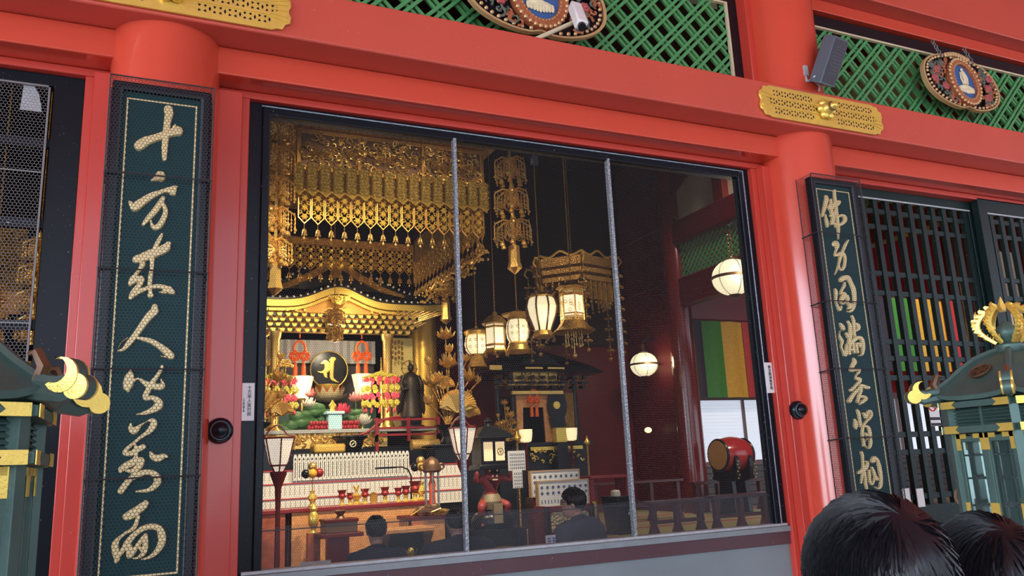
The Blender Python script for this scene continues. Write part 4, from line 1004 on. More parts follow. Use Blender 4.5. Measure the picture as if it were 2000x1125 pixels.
def jewel_string(label, x, y, zs, ws, tube, group='jewelled strings round the canopy', m='gold'):
    t = thing('jewelled_string', label, 'ornament', (x, y, zs[0]), group)
    rs = random.Random(int(x*100))
    for (z, h), w_ in zip([(zs[i], zs[i]-zs[i+1]) for i in range(len(zs)-1)], ws):
        obj('tier', tier_mb(w_, h, 6, rs).mv((0, 0, z-zs[0])), M[m], t, w=False)
    zb = zs[-1]-zs[0]
    if tube:
        hx = [(math.cos(PI/6+k*PI/3), math.sin(PI/6+k*PI/3)) for k in range(6)]
        T = lambda r, z: [(r*a, r*b, zb+z) for a, b in hx]
        obj('hexagonal_tube', MB().loft([T(.065, .08), T(.07, -.12), T(.09, -.19), T(.09, -.20), T(.01, -.27)]), M['gold'], t, w=False, sm=20)
    obj('cord', MB().cyl((0, 0, 0), (0, 0, 7.1-zs[0]), .006, n=5), M['goldd'], t, w=False)
    return t
p = at(995, 300, 3.6); Z = lambda px, py, Y: at(px, py, Y).z
jewel_string('long gold jewelled string with hexagonal end right of the canopy', p.x, 3.6, [Z(990, 310, 3.6), Z(990, 372, 3.6), Z(990, 432, 3.6), Z(992, 492, 3.6)], (.42, .46, .5), True)
p = at(545, 300, 3.8)
jewel_string('gold jewelled string at the front left canopy corner by the window frame', p.x-.02, 3.8, [Z(545, 235, 3.8), Z(545, 290, 3.8), Z(545, 350, 3.8), Z(545, 410, 3.8), Z(545, 470, 3.8), Z(545, 530, 3.8)], (.36, .4, .4, .42, .36), True)
p = at(868, 500, 6.6)
jewel_string('gold jewelled string at the rear right canopy corner above the shrine eave', p.x, 6.6, [Z(868, 545, 6.6), Z(868, 600, 6.6)], (.5,), True)
p = at(654, 603, 6.95)
jewel_string('small brown jewelled cluster hanging before the middle of the shrine eave', p.x, 6.95, [Z(654, 606, 6.95), Z(654, 640, 6.95), Z(654, 672, 6.95)], (.30, .24), False, m='goldd')
# gold tassel rope along the canopy's right lower edge
t = thing('beaded_swag', 'beaded gold swag slanting along the right lower edge of the canopy', 'ornament', (cx1+.06, 5.4, 4.2))
b = MB(); rs = random.Random(4)
for k in range(150):
    f = rs.random(); y = cy0+.1+(cy1-.4-cy0)*f; b.ell((cx1+.05+rs.uniform(-.06, .06), y, 4.27-.12*rs.random()+.05*math.sin(f*18)), rs.uniform(.012, .026), 6, 4)
b.tube([(cx1+.06, cy0+.1+(cy1-.5-cy0)*k/20, 4.27+.03*math.sin(k*1.3)) for k in range(21)], .025, 6)
obj('bead_rope', b, M['gold'], t)
# ================================================================ THE SHRINE under the canopy
ys = 7.4; sx0 = 2.70     # axis of the shrine
AZ = at(640, 842, 7.2).z      # altar shelf height
M['palegilt'] = mat('pale_gilt', (.90, .74, .26), .5, .1, var=.08)
SH = thing('altar_shrine', 'gilt shrine with black curved roof and white-dotted eaves on the altar', 'shrine', (sx0, ys+.6, 1.9))
def eave(x):
    d = abs(x-sx0); return 4.12+.23*math.exp(-(d/.42)**2)+.05*max(0, (d-1.1))**2*1.5
xs = [sx0-1.75+3.45*i/60 for i in range(61)]
def band(dz0, dz1, y0, y1): return MB().ring([(x, eave(x)+dz1) for x in xs]+[(x, eave(x)+dz0) for x in reversed(xs)], [(x, eave(x)+dz1-.001) for x in xs]+[(x, eave(x)+dz0+.001) for x in reversed(xs)], y0, y1)
def strip(dz0, dz1, y0, y1, xx=xs):
    n = len(xx); v = [(x, y0, eave(x)+dz0) for x in xx]+[(x, y0, eave(x)+dz1) for x in xx]+[(x, y1, eave(x)+dz0) for x in xx]+[(x, y1, eave(x)+dz1) for x in xx]; fs = []
    for i in range(n-1):
        for a, b_ in ((0, 1), (1, 3), (3, 2), (2, 0)): fs.append((a*n+i, a*n+i+1, b_*n+i+1, b_*n+i))
    fs += [(0, n, 3*n, 2*n), (n-1, 3*n-1, 4*n-1, 2*n-1)]
    return MB().add(v, fs)
gb = strip(-.045, .055, ys-.30, ys-.2); e2 = strip(-.10, -.055, ys-.24, ys-.1); gb.add(e2.v, e2.f)
obj('gilt_eave', gb, M['goldb'], SH)
rt = strip(.055, .085, ys-.32, ys+.1)
# roof body rising behind the eave
n = len(xs); V = []
for y, dz in ((ys-.28, .08), (ys+.1, .22), (ys+.5, .42), (ys+1.0, .72)):
    V += [(x, y, 4.15+dz+(eave(x)-4.12)*(1-(dz-.08))) for x in xs]
rt.add(V, [(r*n+i, r*n+i+1, (r+1)*n+i+1, (r+1)*n+i) for r in range(3) for i in range(n-1)])
# upper gable roof
for sg in (-1, 1):
    rt.prism([(sx0, 5.03), (sx0+sg*.35, 4.80), (sx0+sg*.75, 4.56), (sx0+sg*1.15, 4.40), (sx0+sg*1.4, 4.36), (sx0+sg*1.4, 4.28), (sx0+sg*.7, 4.42), (sx0, 4.85)], ys-.02, ys+1.4)
obj('roof', rt, M['black'], SH)
bg = MB()
for sg in (-1, 1):
    bg.prism([(sx0+sg*.02, 4.93), (sx0+sg*.35, 4.72), (sx0+sg*.75, 4.50), (sx0+sg*1.1, 4.38), (sx0+sg*1.12, 4.33), (sx0+sg*.72, 4.41), (sx0+sg*.33, 4.60), (sx0+sg*.02, 4.80)], ys-.07, ys-.02)
bg.box((sx0, ys-.06, 4.76), (.16, .06, .3))
obj('bargeboard', bg, M['goldd'], SH, .006)
obj('gable_panel', MB().prism([(sx0-.72, 4.42), (sx0+.72, 4.42), (sx0+.33, 4.62), (sx0, 4.82), (sx0-.33, 4.62)], ys-.015, ys), M['black'], SH)
dots = MB()
for i in range(34):
    x = xs[0]+3.45*(i+.5)/34; dots.ell((x, ys-.33, eave(x)+.09), .018, 8, 6)
for sg in (-1, 1):
    for i in range(12):
        x = sx0+sg*(.3+i*.09); zz = np.interp(abs(x-sx0), [0, .35, .75, 1.15, 1.4], [5.03, 4.80, 4.56, 4.40, 4.36]); dots.ell((x, ys-.05, zz+.02), .02, 8, 6)
each('white_roof_end', dots, M['white'], SH, label='row of white round tile ends along the black roof')
# brackets and carved lintel
rs = random.Random(9)
obj('lintel_board', MB().bx(sx0-1.2, sx0+1.2, ys-.03, ys+.05, 3.74, 4.03), M['goldo'], SH)
br = MB(); bk = MB()
for row, z in enumerate((3.765, 3.835, 3.905, 3.975)):
    for i in range(20):
        x = sx0-1.18+(i+.5*(row % 2))*.122+rs.uniform(-.008, .008); y = ys-.05-.045*row
        br.prism([(x-.02, z-.026), (x+.02, z-.026), (x+.036, z-.004), (x+.036, z+.018), (x-.036, z+.018), (x-.036, z-.004)], y-.05, y+.03)
        if row in (1, 3): br.tube([(x-.05, y-.01, z+.03), (x, y-.05, z+.022), (x+.05, y-.01, z+.03)], .010, 5)
        bk.box((x+.061, y+.0, z+.0), (.042, .05, .044))
for i in range(19):
    x = sx0-1.15+i*.128
    if abs(x-sx0) > .46: br.bx(x-.018, x+.018, ys-.28, ys, 4.015, 4.055)
obj('bracket_block', br, M['goldb'], SH)
obj('dark_recess', bk, M['black'], SH)
obj('karahafu_ornament', scrolls(MB().prism([(sx0-.17, 4.26), (sx0+.17, 4.26), (sx0+.09, 4.15), (sx0, 4.12), (sx0-.09, 4.15)], ys-.36, ys-.3), sx0-.12, sx0+.12, 4.15, 4.25, ys-.36, 14, .03, .009, rs), M['goldb'], SH)
obj('arched_board', MB().prism([(sx0-.7, 4.02), (sx0+.7, 4.02), (sx0+.42, 4.14), (sx0+.2, 4.26), (sx0-.2, 4.26), (sx0-.42, 4.14)], ys-.18, ys-.12), M['goldo'], SH)
for sx_, lab in ((sx0-.9, None), (sx0+.83, None)):
    obj('pillar', MB().lathe([(.10, AZ), (.10, AZ+.08), (.075, AZ+.12), (.07, 3.62), (.09, 3.66), (.10, 3.74)], (sx_, ys, 0), 20), M['gold'], SH)
obj('backdrop', MB().bx(sx0-.95, sx0+.85, ys+.9, ys+.95, AZ, 3.45), mat('grey_brocade', (.045, .040, .05), .6, var=.5, scale=60), SH)
obj('silver_curtain', MB().prism([(sx0-.95+.06*i, ys+.80+.02*(i % 2)) for i in range(31)]+[(sx0+.85, ys+.86), (sx0-.95, ys+.86)], 3.38, 3.76, 'z'), mat('silver_brocade', (.50, .50, .50), .5), SH)
obj('gilt_side_panel', MB().bx(sx0+.92, sx0+1.36, ys+.35, ys+.4, AZ, 3.75), M['palegilt'], SH)
obj('gilt_side_panel', MB().bx(sx0-1.4, sx0-.96, ys+.35, ys+.4, AZ, 3.75), M['palegilt'], SH)
hf = MB()
for k in range(4):
    for r in range(4): hf.box((sx0+.97+k*.055, ys+.2, 3.66-r*.085-.02*(k % 2)), (.03, .02, .055))
each('hanging_plaque', hf, M['goldd'], SH)
fan = MB()
for k in range(9):
    fan.bar((sx0+.72+k*.055, ys-.08, 3.90), (sx0+.95+k*.10, ys-.32, 4.08), .022, .02)
    fan.bar((sx0+.72+k*.055, ys-.02, 3.80), (sx0+.86+k*.07, ys-.2, 3.92), .018, .02)
each('corner_rafter', fan, M['gold'], SH)
tag(obj('gilt_column', MB().lathe([(.24, FZ), (.24, 4.4)], (4.42, ys+.9, 0), 32), mat('smooth_gold', (.92, .55, .10), .35, .7, var=.05)), 'thick smooth gold column right of the shrine behind the statue', 'column')
# ---------------------------------------------------------------- things in the shrine
lamp('shrine_lamp', 'POINT', (sx0, ys+.12, 3.55), 16, (1, .84, .58), .08)      # unseen light added under the shrine lintel to brighten the throne
def place(px, py, Y): return at(px, py, Y)
yb = ys+.7
c = place(643, 722, yb)
t = thing('emblem_disc', 'round black disc with a gold seed syllable inside the shrine', 'emblem', c)
R = .30
obj('disc', MB().cyl(c, c+Vector((0, .03, 0)), R, n=48), M['black'], t)
obj('gilt_ring', MB().torus(c, R, .010, n=48), M['goldb'], t)
sy = MB(); brush([[762, 212, 50, 758, 300, 42, 756, 395, 40, 785, 425, 24, 822, 444, 6], [650, 258, 14, 690, 245, 60, 716, 285, 70, 700, 325, 60, 655, 345, 24, 606, 334, 6], [690, 350, 44, 694, 378, 40, 712, 398, 8], [690, 318, 24, 745, 318, 24], [740, 222, 30, 780, 212, 44]], 500, 660, 5.114, yb-.005, sy)
obj('seed_syllable', sy, M['goldb'], t)
def petals(mb, c, r, h, n, m_tilt, w_, t0=0, th=.012):
    c = Vector(c)
    for k in range(n):
        a = t0+2*PI*k/n; d = Vector((math.cos(a), math.sin(a), 0)); s = Vector((-d.y, d.x, 0))
        pts = [(0, 0, .35), (.35, .15, 1), (.75, .45, .9), (1, 1, .12)]
        L = []
        for f, g, ww in pts:
            p = c+d*(r*(m_tilt*f+(1-m_tilt)*math.sin(f*1.57)))+Vector((0, 0, h*g)); L.append([p-s*w_*ww*.5, p+Vector((0, 0, -th))-d*th*.5, p+s*w_*ww*.5, p+Vector((0, 0, th*.2))])
        mb.loft(L)
    return mb
c = place(640, 770, yb)
t = thing('lotus_throne', 'pale and orange lotus throne under the black emblem disc', 'lotus', c)
pm = MB(); petals(pm, c+Vector((0, 0, -.12)), .31, .13, 14, .8, .13); petals(pm, c+Vector((0, 0, -.09)), .29, .19, 14, .75, .12, .2); obj('outer_petals', pm, M['ivory'], t)
pm = MB(); petals(pm, c+Vector((0, 0, -.05)), .25, .19, 12, .75, .12); obj('inner_petals', pm, mat('orange_petal', (.75, .22, .06), .5), t)
obj('seed_pod', MB().lathe([(.08, -.08), (.14, .08), (.17, .13), (.17, .15), (.02, .16)], c, 24), mat('pod_green', (.42, .36, .06), .5), t)
# orange knots
M['orange'] = mat('orange_silk', (.85, .14, .02), .5)
def knot(c, s, label):
    t = thing('silk_knot', label, 'knot', c, 'orange silk knots hung in the altar fronts')
    b = MB().cyl((0, 0, .36*s), (0, 0, .20*s), .008*s, n=5)
    b.tube(curve([(-.06, 0, .06), (-.07, 0, .13), (-.045, 0, .19), (0, 0, .215), (.045, 0, .19), (.07, 0, .13), (.06, 0, .06)], 3), .016, 6)
    obj('hanging_loop', b.tf(lambda v: v*s if abs(v.z) < .3*1 and s != 1 else v) if False else b, M['orange'], t, w=False)
    k = MB()
    for sx in (-1, 1):
        for q in range(3):
            a = q*PI/3+.3; k.tube([(sx*.062+.062*math.cos(u)*math.cos(a)-.026*math.sin(u)*math.sin(a), -.012*math.sin(3*u+q), .03+.062*math.cos(u)*math.sin(a)+.026*math.sin(u)*math.cos(a)) for u in [2*PI*i/12 for i in range(12)]], .013, 5, True)
    obj('knot', k, M['orange'], t, w=False)
    for sx in (-1, 1):
        obj('tassel', MB().lathe([(.010, -.03), (.012, -.06), (.024, -.075), (.02, -.09), (.026, -.10), (.034, -.26), (.0, -.262)], (sx*.05, 0, 0), 12), M['orange'], t, w=False)
    t.scale = (s, s, s); return t
knot(place(585, 700, ys+.15), 1.25, 'orange silk knot with two tassels left of the emblem disc')
knot(place(707, 700, ys+.15), 1.25, 'orange silk knot with two tassels right of the emblem disc')
# white paper lamps
def paper_lamp(px, py, Y, label, zb, group='white paper lamps in the shrine', s=1.0, m='lampy'):
    c = place(px, py, Y)
    t = thing('paper_lamp', label, 'lamp', (c.x, c.y, zb), group)
    sh = [[((r+.0)*math.cos(k*PI/4), r*math.sin(k*PI/4), z) for k in range(8)] for r, z in ((.10*s, -.16*s), (.17*s, .16*s))]
    obj('lamp_shade', MB().loft([[(x+c.x, y+c.y, z+c.z) for x, y, z in r] for r in sh]), M[m], t, sm=20)
    obj('stand', MB().lathe([(.10*s, zb), (.03*s, zb+.03), (.016*s, zb+.1), (.014*s, c.z-.22*s), (.05*s, c.z-.19*s), (.09*s, c.z-.165*s)], (c.x, c.y, 0), 12), M['gold'], t)
    lamp('lamp_bulb', 'POINT', (c.x, c.y-.3*s, c.z-.05), 15, (1, .82, .55), .06)
    return t
paper_lamp(590, 757, 7.3, 'lit white paper lamp behind the left pink flower garland', AZ)
paper_lamp(708, 752, 7.3, 'lit white paper lamp beside the right pink flower garland', AZ)
# flower garland parasols
M['pink'] = mat('pink_flower', (.75, .07, .13), .5); M['pinkpale'] = mat('pale_pink_flower', (.8, .35, .36), .5)
M['yellowg'] = mat('yellow_green_flower', (.55, .50, .06), .5); M['leafgreen'] = mat('leaf_green', (.04, .13, .04), .5)
def garland(px, py, Y, label):
    c = place(px, py, Y)
    t = thing('flower_garland', label, 'flowers', (c.x, c.y, AZ), 'hanging pink flower garlands on the altar')
    P, G, T_ = MB(), MB(), MB(); srcs = {}
    for ring_, (z, r) in enumerate(((.07, .25), (-.06, .27), (-.17, .25), (-.28, .27))):
        for k in range(13):
            a = 2*PI*k/13+ring_*.2; x, y = c.x+r*math.cos(a), c.y+r*math.sin(a)
            tgt = P if ring_ % 2 == 0 else G
            mk = ring_ % 2
            if mk not in srcs:
                bm_ = MB()
                for q in range(5): bm_.ell((.022*math.cos(q*1.26), -.01, .022*math.sin(q*1.26)), (.024, .02, .026), 6, 4)
                fl_ = srcs[mk] = obj('pink_blossom' if mk == 0 else 'yellow_blossom', bm_, M['pink'] if mk == 0 else M['yellowg'], t, w=False)
            else: fl_ = srcs[mk].copy(); COL.objects.link(fl_); fl_.parent = t
            fl_.location = (x-c.x, y-c.y, c.z+z-AZ)
    for k in range(13):
        a = 2*PI*k/13; T_.cyl((c.x+.26*math.cos(a), c.y+.26*math.sin(a), c.z+.14), (c.x+.26*math.cos(a), c.y+.26*math.sin(a), c.z-.4), .004, n=4)
        P.ell((c.x+.26*math.cos(a), c.y+.26*math.sin(a), c.z-.38), (.018, .018, .03), 6, 4)
    for k in range(60):
        a = k*2.4; r = .28*math.sqrt(k/60); G.ell((c.x+r*math.cos(a), c.y+r*math.sin(a), c.z+.20-r*.35), (.04, .04, .022), 6, 4)
    obj('bud_fringe', P, M['pink'], t); obj('leaf_dome', G, M['yellowg'], t); obj('threads', T_, M['goldd'], t)
    obj('pole', MB().lathe([(.09, AZ), (.03, AZ+.05), (.016, AZ+.1), (.016, c.z+.22), (.004, c.z+.42)], (c.x, c.y, 0), 10), M['gold'], t)
    return t
garland(541, 755, 7.0, 'pink and yellow hanging flower garland at the left altar edge')
garland(745, 752, 7.0, 'pink and yellow hanging flower garland right of the emblem disc')
b = MB(); c = place(558, 712, 7.0)
for k in range(30): b.ell((c.x+random.uniform(-.09, .09), c.y, c.z+random.uniform(-.03, .07)), (.03, .02, .02), 6, 4)
t = thing('gilt_tree', 'small gilt flowering branch above the left flower garland', 'flowers', (c.x, c.y, c.z-.2))
obj('leaves', b, M['gold'], t); obj('stem', MB().cyl((c.x, c.y, c.z-.25), c, .008, n=6), M['gold'], t)
# altar shelf, its gilt carving and lower body
al = thing('altar_platform', 'tiered dark altar with gilt carved edge below the shrine', 'altar', (2.75, 7.4, FZ))
obj('shelf', MB().bx(1.2, 4.1, 6.75, 9.0, AZ-.05, AZ), mat('silvered_shelf', (.35, .36, .36), .35), al, .006)
cv = MB().bx(1.6, 3.35, 6.82, 6.9, AZ-.26, AZ-.05); scrolls(cv, 1.65, 3.3, AZ-.24, AZ-.06, 6.82, 90, .055, .018, random.Random(3)); obj('carved_apron', cv, M['gold'], al)
obj('body', MB().bx(.9, 4.4, 6.85, 9.2, FZ, AZ-.26).bx(.5, 4.6, 6.35, 6.9, FZ, 1.66), M['black'], al)
tag(obj('green_drape', MB().bx(1.85, 3.4, 7.62, 7.66, AZ, AZ+.36), mat('dark_green_brocade', (.01, .06, .05), .5, var=.4, scale=20)), 'dark green brocade drape standing at the back of the shelf', 'drape')
rg = thing('red_railing', 'low curved red railing at the right end of the altar shelf', 'railing', (3.5, 6.64, 1.66))
rl = MB()
for z in (AZ-.12, AZ-.02, AZ+.1): rl.bx(3.1, 4.1, 6.62, 6.66, z, z+.03)
for x in (3.12, 3.6, 4.06): rl.bx(x, x+.04, 6.61, 6.67, AZ-.2, AZ+.14)
rl.tube(curve([(2.85, 6.64, AZ-.1), (3.0, 6.64, AZ-.06), (3.15, 6.64, AZ+.05), (3.3, 6.64, AZ+.13), (3.5, 6.64, AZ+.15)], 4), .02, 6)
for x in (3.12, 4.06): rl.bx(x, x+.04, 6.61, 6.67, 1.66, AZ-.1)
each('rail', rl, M['crimson'], rg)
# blue pot, flowers, fruit
def flower(px, py, Y, r, m, label, stem_to=AZ, name='lotus_flower', group='lotus flowers on the altar'):
    c = place(px, py, Y); t = thing(name, label, 'flower', (c.x, c.y, stem_to), group)
    pm = MB(); petals(pm, c-Vector((0, 0, r*.35)), r, r*.55, 9, .9, r*.7); petals(pm, c-Vector((0, 0, r*.3)), r*.8, r*.9, 8, .8, r*.65, .3); petals(pm, c-Vector((0, 0, r*.25)), r*.45, r*1.1, 6, .7, r*.5)
    obj('petals', pm, M[m] if isinstance(m, str) else m, t)
    obj('stem', MB().cyl((c.x, c.y, stem_to), c-Vector((0, 0, r*.3)), .01, n=6), M['leafgreen'], t); return t
M['wht'] = mat('white_petal', (.8, .78, .7), .5)
flower(669, 803, 6.95, .14, 'pink', 'large pink lotus right of the blue pot')
flower(695, 778, 7.1, .12, 'pinkpale', 'pale pink flower below the right paper lamp')
flower(604, 790, 7.05, .12, 'wht', 'white lotus above green leaves left of the blue pot')
flower(607, 770, 7.2, .10, 'rose', 'dark red flower left of the lotus throne')
flower(711, 822, 6.9, .13, 'wht', 'white lotus low at the right end of the shelf')
def leafpile(px, py, Y, r, label):
    c = place(px, py, Y); b = MB()
    for k in range(14):
        a = k*2.4; b.ell((c.x+r*.6*math.cos(a), c.y+.05*math.sin(a), c.z+r*.35*math.sin(a*1.7)), (r*.5, .05, r*.28), 8, 5)
    tag(obj('lotus_leaf_clump', b, M['leafgreen']), label, 'leaves', 'green lotus leaves on the altar')
leafpile(605, 806, 7.1, .22, 'green lotus leaves beneath the white lotus')
leafpile(640, 818, 7.1, .22, 'green lotus leaves behind the blue pot')
leafpile(578, 826, 7.1, .26, 'blue green lotus leaves at the left shelf end')
leafpile(693, 815, 7.15, .2, 'green lotus leaves at the right of the pink lotus')
c = place(652, 830, 6.9)
t = thing('blue_pot', 'pale blue pot with a square rim in the middle of the altar shelf', 'pot', (c.x, c.y, AZ))
obj('pot_body', MB().bx(c.x-.10, c.x+.10, c.y-.1, c.y+.1, AZ, AZ+.22), mat('pale_blue_glaze', (.42, .72, .80), .3), t, .012)
obj('rim', MB().bx(c.x-.13, c.x+.13, c.y-.13, c.y+.13, AZ+.22, AZ+.26), mat('pale_blue_rim', (.50, .78, .84), .3), t, .006)
obj('gilt_lid', MB().lathe([(.05, AZ+.26), (.03, AZ+.3), (.06, AZ+.35), (.02, AZ+.4), (.005, AZ+.43)], (c.x-.02, c.y, 0), 12), M['goldb'], t)
for (px, lab) in ((625, 'dark red fruit heap left of the blue pot'), (677, 'dark red fruit heap right of the blue pot')):
    c = place(px, 836, 6.86); t = thing('fruit_heap', lab, 'fruit', (c.x, c.y, AZ), 'fruit heaps on the altar shelf')
    for k in range(16):
        r = k % 8; lv = k//8
        if k == 0: f0 = obj('fruit', MB().ell((0, 0, 0), .035, 10, 7), mat('red_fruit', (.32, .02, .03), .4), t, w=False); f0.location = (-.15, 0, .035)
        else:
            q = f0.copy(); COL.objects.link(q); q.parent = t; q.location = (-.15+.043*r+.02*lv, -.02+.03*(r % 2), .035+.06*lv)
LZ = at(683, 884, 6.05).z
tag(obj('black_ledge', MB().bx(1.0, 4.5, 5.88, 6.3, FZ, LZ), M['black'], bev=.01), 'long black ledge in front of the altar carrying the urn and cushions', 'ledge')
c = place(683, 872, 6.08); c.z = LZ+.11
t = thing('black_urn', 'flared black urn with a pale crest below the altar shelf', 'urn', (c.x, c.y, c.z-.11))
obj('bowl', MB().lathe([(.13, -.11), (.15, -.09), (.19, .05), (.24, .09), (.24, .11), (.2, .1)], c, 28), M['black'], t)
obj('crest', MB().torus((c.x, c.y-.19, c.z+.0), .04, .007, n=20).bar((c.x-.02, c.y-.19, c.z-.015), (c.x+.02, c.y-.19, c.z+.015), .012, .008, (0, 1, 0)), M['ivory'], t)
c = place(640, 880, 6.05); c.z = LZ+.06
tag(obj('gold_cushion', MB().box(c, (.42, .3, .12)), mat('gold_brocade', (.7, .42, .08), .5, .3, var=.5, scale=40), bev=.03), 'gold brocade cushion left of the black urn', 'cushion')
c = place(830, 868, 6.1); c.z = LZ+.075
tag(obj('gold_drum_cushion', MB().cyl(c+Vector((-.2, 0, 0)), c+Vector((.2, 0, 0)), .075, n=20), mat('old_brocade', (.45, .28, .08), .5, .3, var=.5, scale=40)), 'long dull gold roll below the red railing', 'cushion')
# statue
c = place(803, 815, 6.9)
t = thing('standing_statue', 'dark bronze standing statue with ringed halo before the gilt panel', 'statue', (c.x, c.y, AZ))
H = at(803, 705, 6.9).z-c.z; S_ = lambda pts: [Vector((c.x+x*H, c.y+y*H, c.z+z*H)) for x, y, z in pts]
b = MB().tube(S_([(0, 0, 0), (0, 0, .2), (.0, 0, .45), (0, 0, .62), (0, 0, .74), (0, 0, .80)]), [.20*H, .17*H, .14*H, .17*H, .13*H, .05*H], 14)
b.ell(tuple(S_([(0, -.02, .87)])[0]), (.055*H, .06*H, .075*H), 12, 8).ell(tuple(S_([(0, 0, .95)])[0]), (.03*H, .03*H, .03*H), 8, 6)
for sg in (-1, 1):
    b.tube(S_([(sg*.13, 0, .72), (sg*.19, -.03, .58), (sg*.17, -.12, .46), (sg*.10, -.16, .50)]), [.055*H, .05*H, .045*H, .03*H], 8)
    b.tube(S_([(sg*.17, -.08, .46), (sg*.20, -.02, .30), (sg*.22, 0, .12), (sg*.24, 0, .05)]), [.05*H, .055*H, .05*H, .01*H], 7)
obj('body', b, mat('dark_bronze', (.022, .015, .010), .45, .4), t, sm=60)
obj('pedestal', MB().lathe([(.2, AZ), (.2, AZ+.03), (.15, AZ+.05), (.17, c.z+.01)], (c.x, c.y, 0), 16), M['black'], t)
hl = S_([(0, .06, .87)])[0]
hb = MB().torus(hl, .14*H, .008, n=24)
for k in range(8):
    a = k*PI/4; hb.ell((hl.x+.14*H*math.cos(a), hl.y, hl.z+.14*H*math.sin(a)), .018, 6, 4); hb.bar(hl, (hl.x+.14*H*math.cos(a), hl.y, hl.z+.14*H*math.sin(a)), .006, .006, (0, 1, 0))
obj('halo', hb, M['goldd'], t)
# ================================================================ LOTUS BOUQUETS of gilt metal
def bouquet(cx, cy, zb, h, label, seed, keep=None):
    t = thing('gilt_lotus_bouquet', label, 'flowers', (cx, cy, zb), 'gilt lotus bouquets before the altar')
    obj('vase', MB().lathe([(.10, zb), (.11, zb+.03), (.07, zb+.1), (.09, zb+.18), (.17, zb+.24), (.18, zb+.26), (.12, zb+.25)], (cx, cy, 0), 20), M['black'], t)
    z0 = zb+.22; rs = random.Random(seed); st = MB()
    spec = [('leaf', .10, .30, .24), ('leaf', -.02, .55, .14), ('bud', -.22, .34, .10), ('bud', -.12, .62, .09), ('flower', .04, .80, .15), ('flower', -.20, .56, .13), ('bud', .06, .98, .09), ('flower', .03, 1.16, .13), ('bud', -.26, .80, .08), ('flower', .26, .62, .13), ('bud', .30, .40, .10), ('bud', .27, .86, .08), ('leaf', .30, .20, .14), ('bud', .38, .58, .07)]
    for kind, dx, dz, r in spec:
        dx *= h; dz *= h; r *= h; c = Vector((cx+dx, cy+rs.uniform(-.12, .12), z0+dz))
        st.tube(curve([(cx, cy, z0), (cx+dx*.35, cy, z0+dz*.45), (c.x, c.y, c.z-r*.4)], 4), .010, 5)
        m = MB()
        if kind == 'leaf':
            for k in range(20):
                a = PI*k/19; m.tube([c+Vector((0, 0, -r*.5)), c+Vector((r*.6*math.cos(a), -.03, r*.4*math.sin(a)-.1*r)), c+Vector((r*math.cos(a), -.06, r*.9*math.sin(a)-.25*r))], [.012, .03*h, .016], 5)
            m.add([c+Vector((0, .01, -r*.5))]+[c+Vector((r*math.cos(PI*k/19), -.05, r*.9*math.sin(PI*k/19)-.25*r)) for k in range(20)], [(0, k, k+1) for k in range(1, 20)])
            obj('fan_leaf', m, M['gold'], t)
        elif kind == 'flower':
            petals(m, c-Vector((0, 0, r*.4)), r, r*.7, 9, .85, r*.6); petals(m, c-Vector((0, 0, r*.3)), r*.6, r*1.1, 7, .7, r*.5)
            obj('lotus_flower_head', m, M['gold'], t)
        else:
            petals(m, c-Vector((0, 0, r*.5)), r*.62, r*1.2, 7, .45, r*.7); m.ell(c, (r*.4, r*.4, r*.6), 8, 6)
            obj('lotus_bud', m, M['gold'], t)
    obj('stems', st, M['goldd'], t); return t
c = at(875, 868, 5.6); bouquet(c.x, 5.6, c.z, 1.12, 'tall gilt lotus bouquet in a black vase right of the altar', 1)
tag(obj('vase_table', MB().bx(c.x-.25, c.x+.25, 5.4, 5.8, FZ, c.z-.03).bx(c.x-.3, c.x+.3, 5.35, 5.85, c.z-.03, c.z), M['black'], bev=.008), 'black table under the tall gilt lotus bouquet', 'table')
c2 = at(500, 868, 5.6); bouquet(c2.x, 5.6, c2.z, 1.0, 'gilt lotus bouquet cut by the left window frame', 2)
tag(obj('vase_table', MB().bx(c2.x-.25, c2.x+.25, 5.4, 5.8, FZ, c2.z-.03).bx(c2.x-.3, c2.x+.3, 5.35, 5.85, c2.z-.03, c2.z), M['black'], bev=.008), 'black table under the left gilt lotus bouquet', 'table')
# ================================================================ WHITE TABLET RACK
M['tablet'] = mat('white_tablet', (.76, .74, .68), .6, var=.04)
xa, xb = at(505, 900, 4.9).x, at(905, 900, 4.9).x
t = thing('tablet_rack', 'long white tiered rack of name tablets behind the brocade tables', 'rack', ((xa+xb)/2, 4.95, FZ))
for k, (z0, z1, y) in enumerate(((1.20, 1.36, 4.86), (1.36, 1.53, 4.92), (1.53, 1.68, 4.98))):
    obj('tier_board', MB().bx(xa, xb, y, y+.05, z0, z1), M['tablet'], t)
    obj('red_tier_line', MB().bx(xa, xb, y-.012, y+.05, z1-.012, z1), M['redink'], t)
    b = MB(); n = int((xb-xa)/.056)
    for i in range(n): b.bx(xa+.02+i*.056, xa+.029+i*.056, y-.002, y, z0+.03, z1-.03)
    obj('tablet_lettering', b, mat('faint_ink', (.40, .36, .30), .6), t)
obj('stand', MB().bx(xa, xb, 4.88, 5.2, FZ, 1.2), M['black'], t)
x0, x1 = at(572, 890, 4.95).x, at(798, 885, 4.95).x; n = 29
src = sm = None
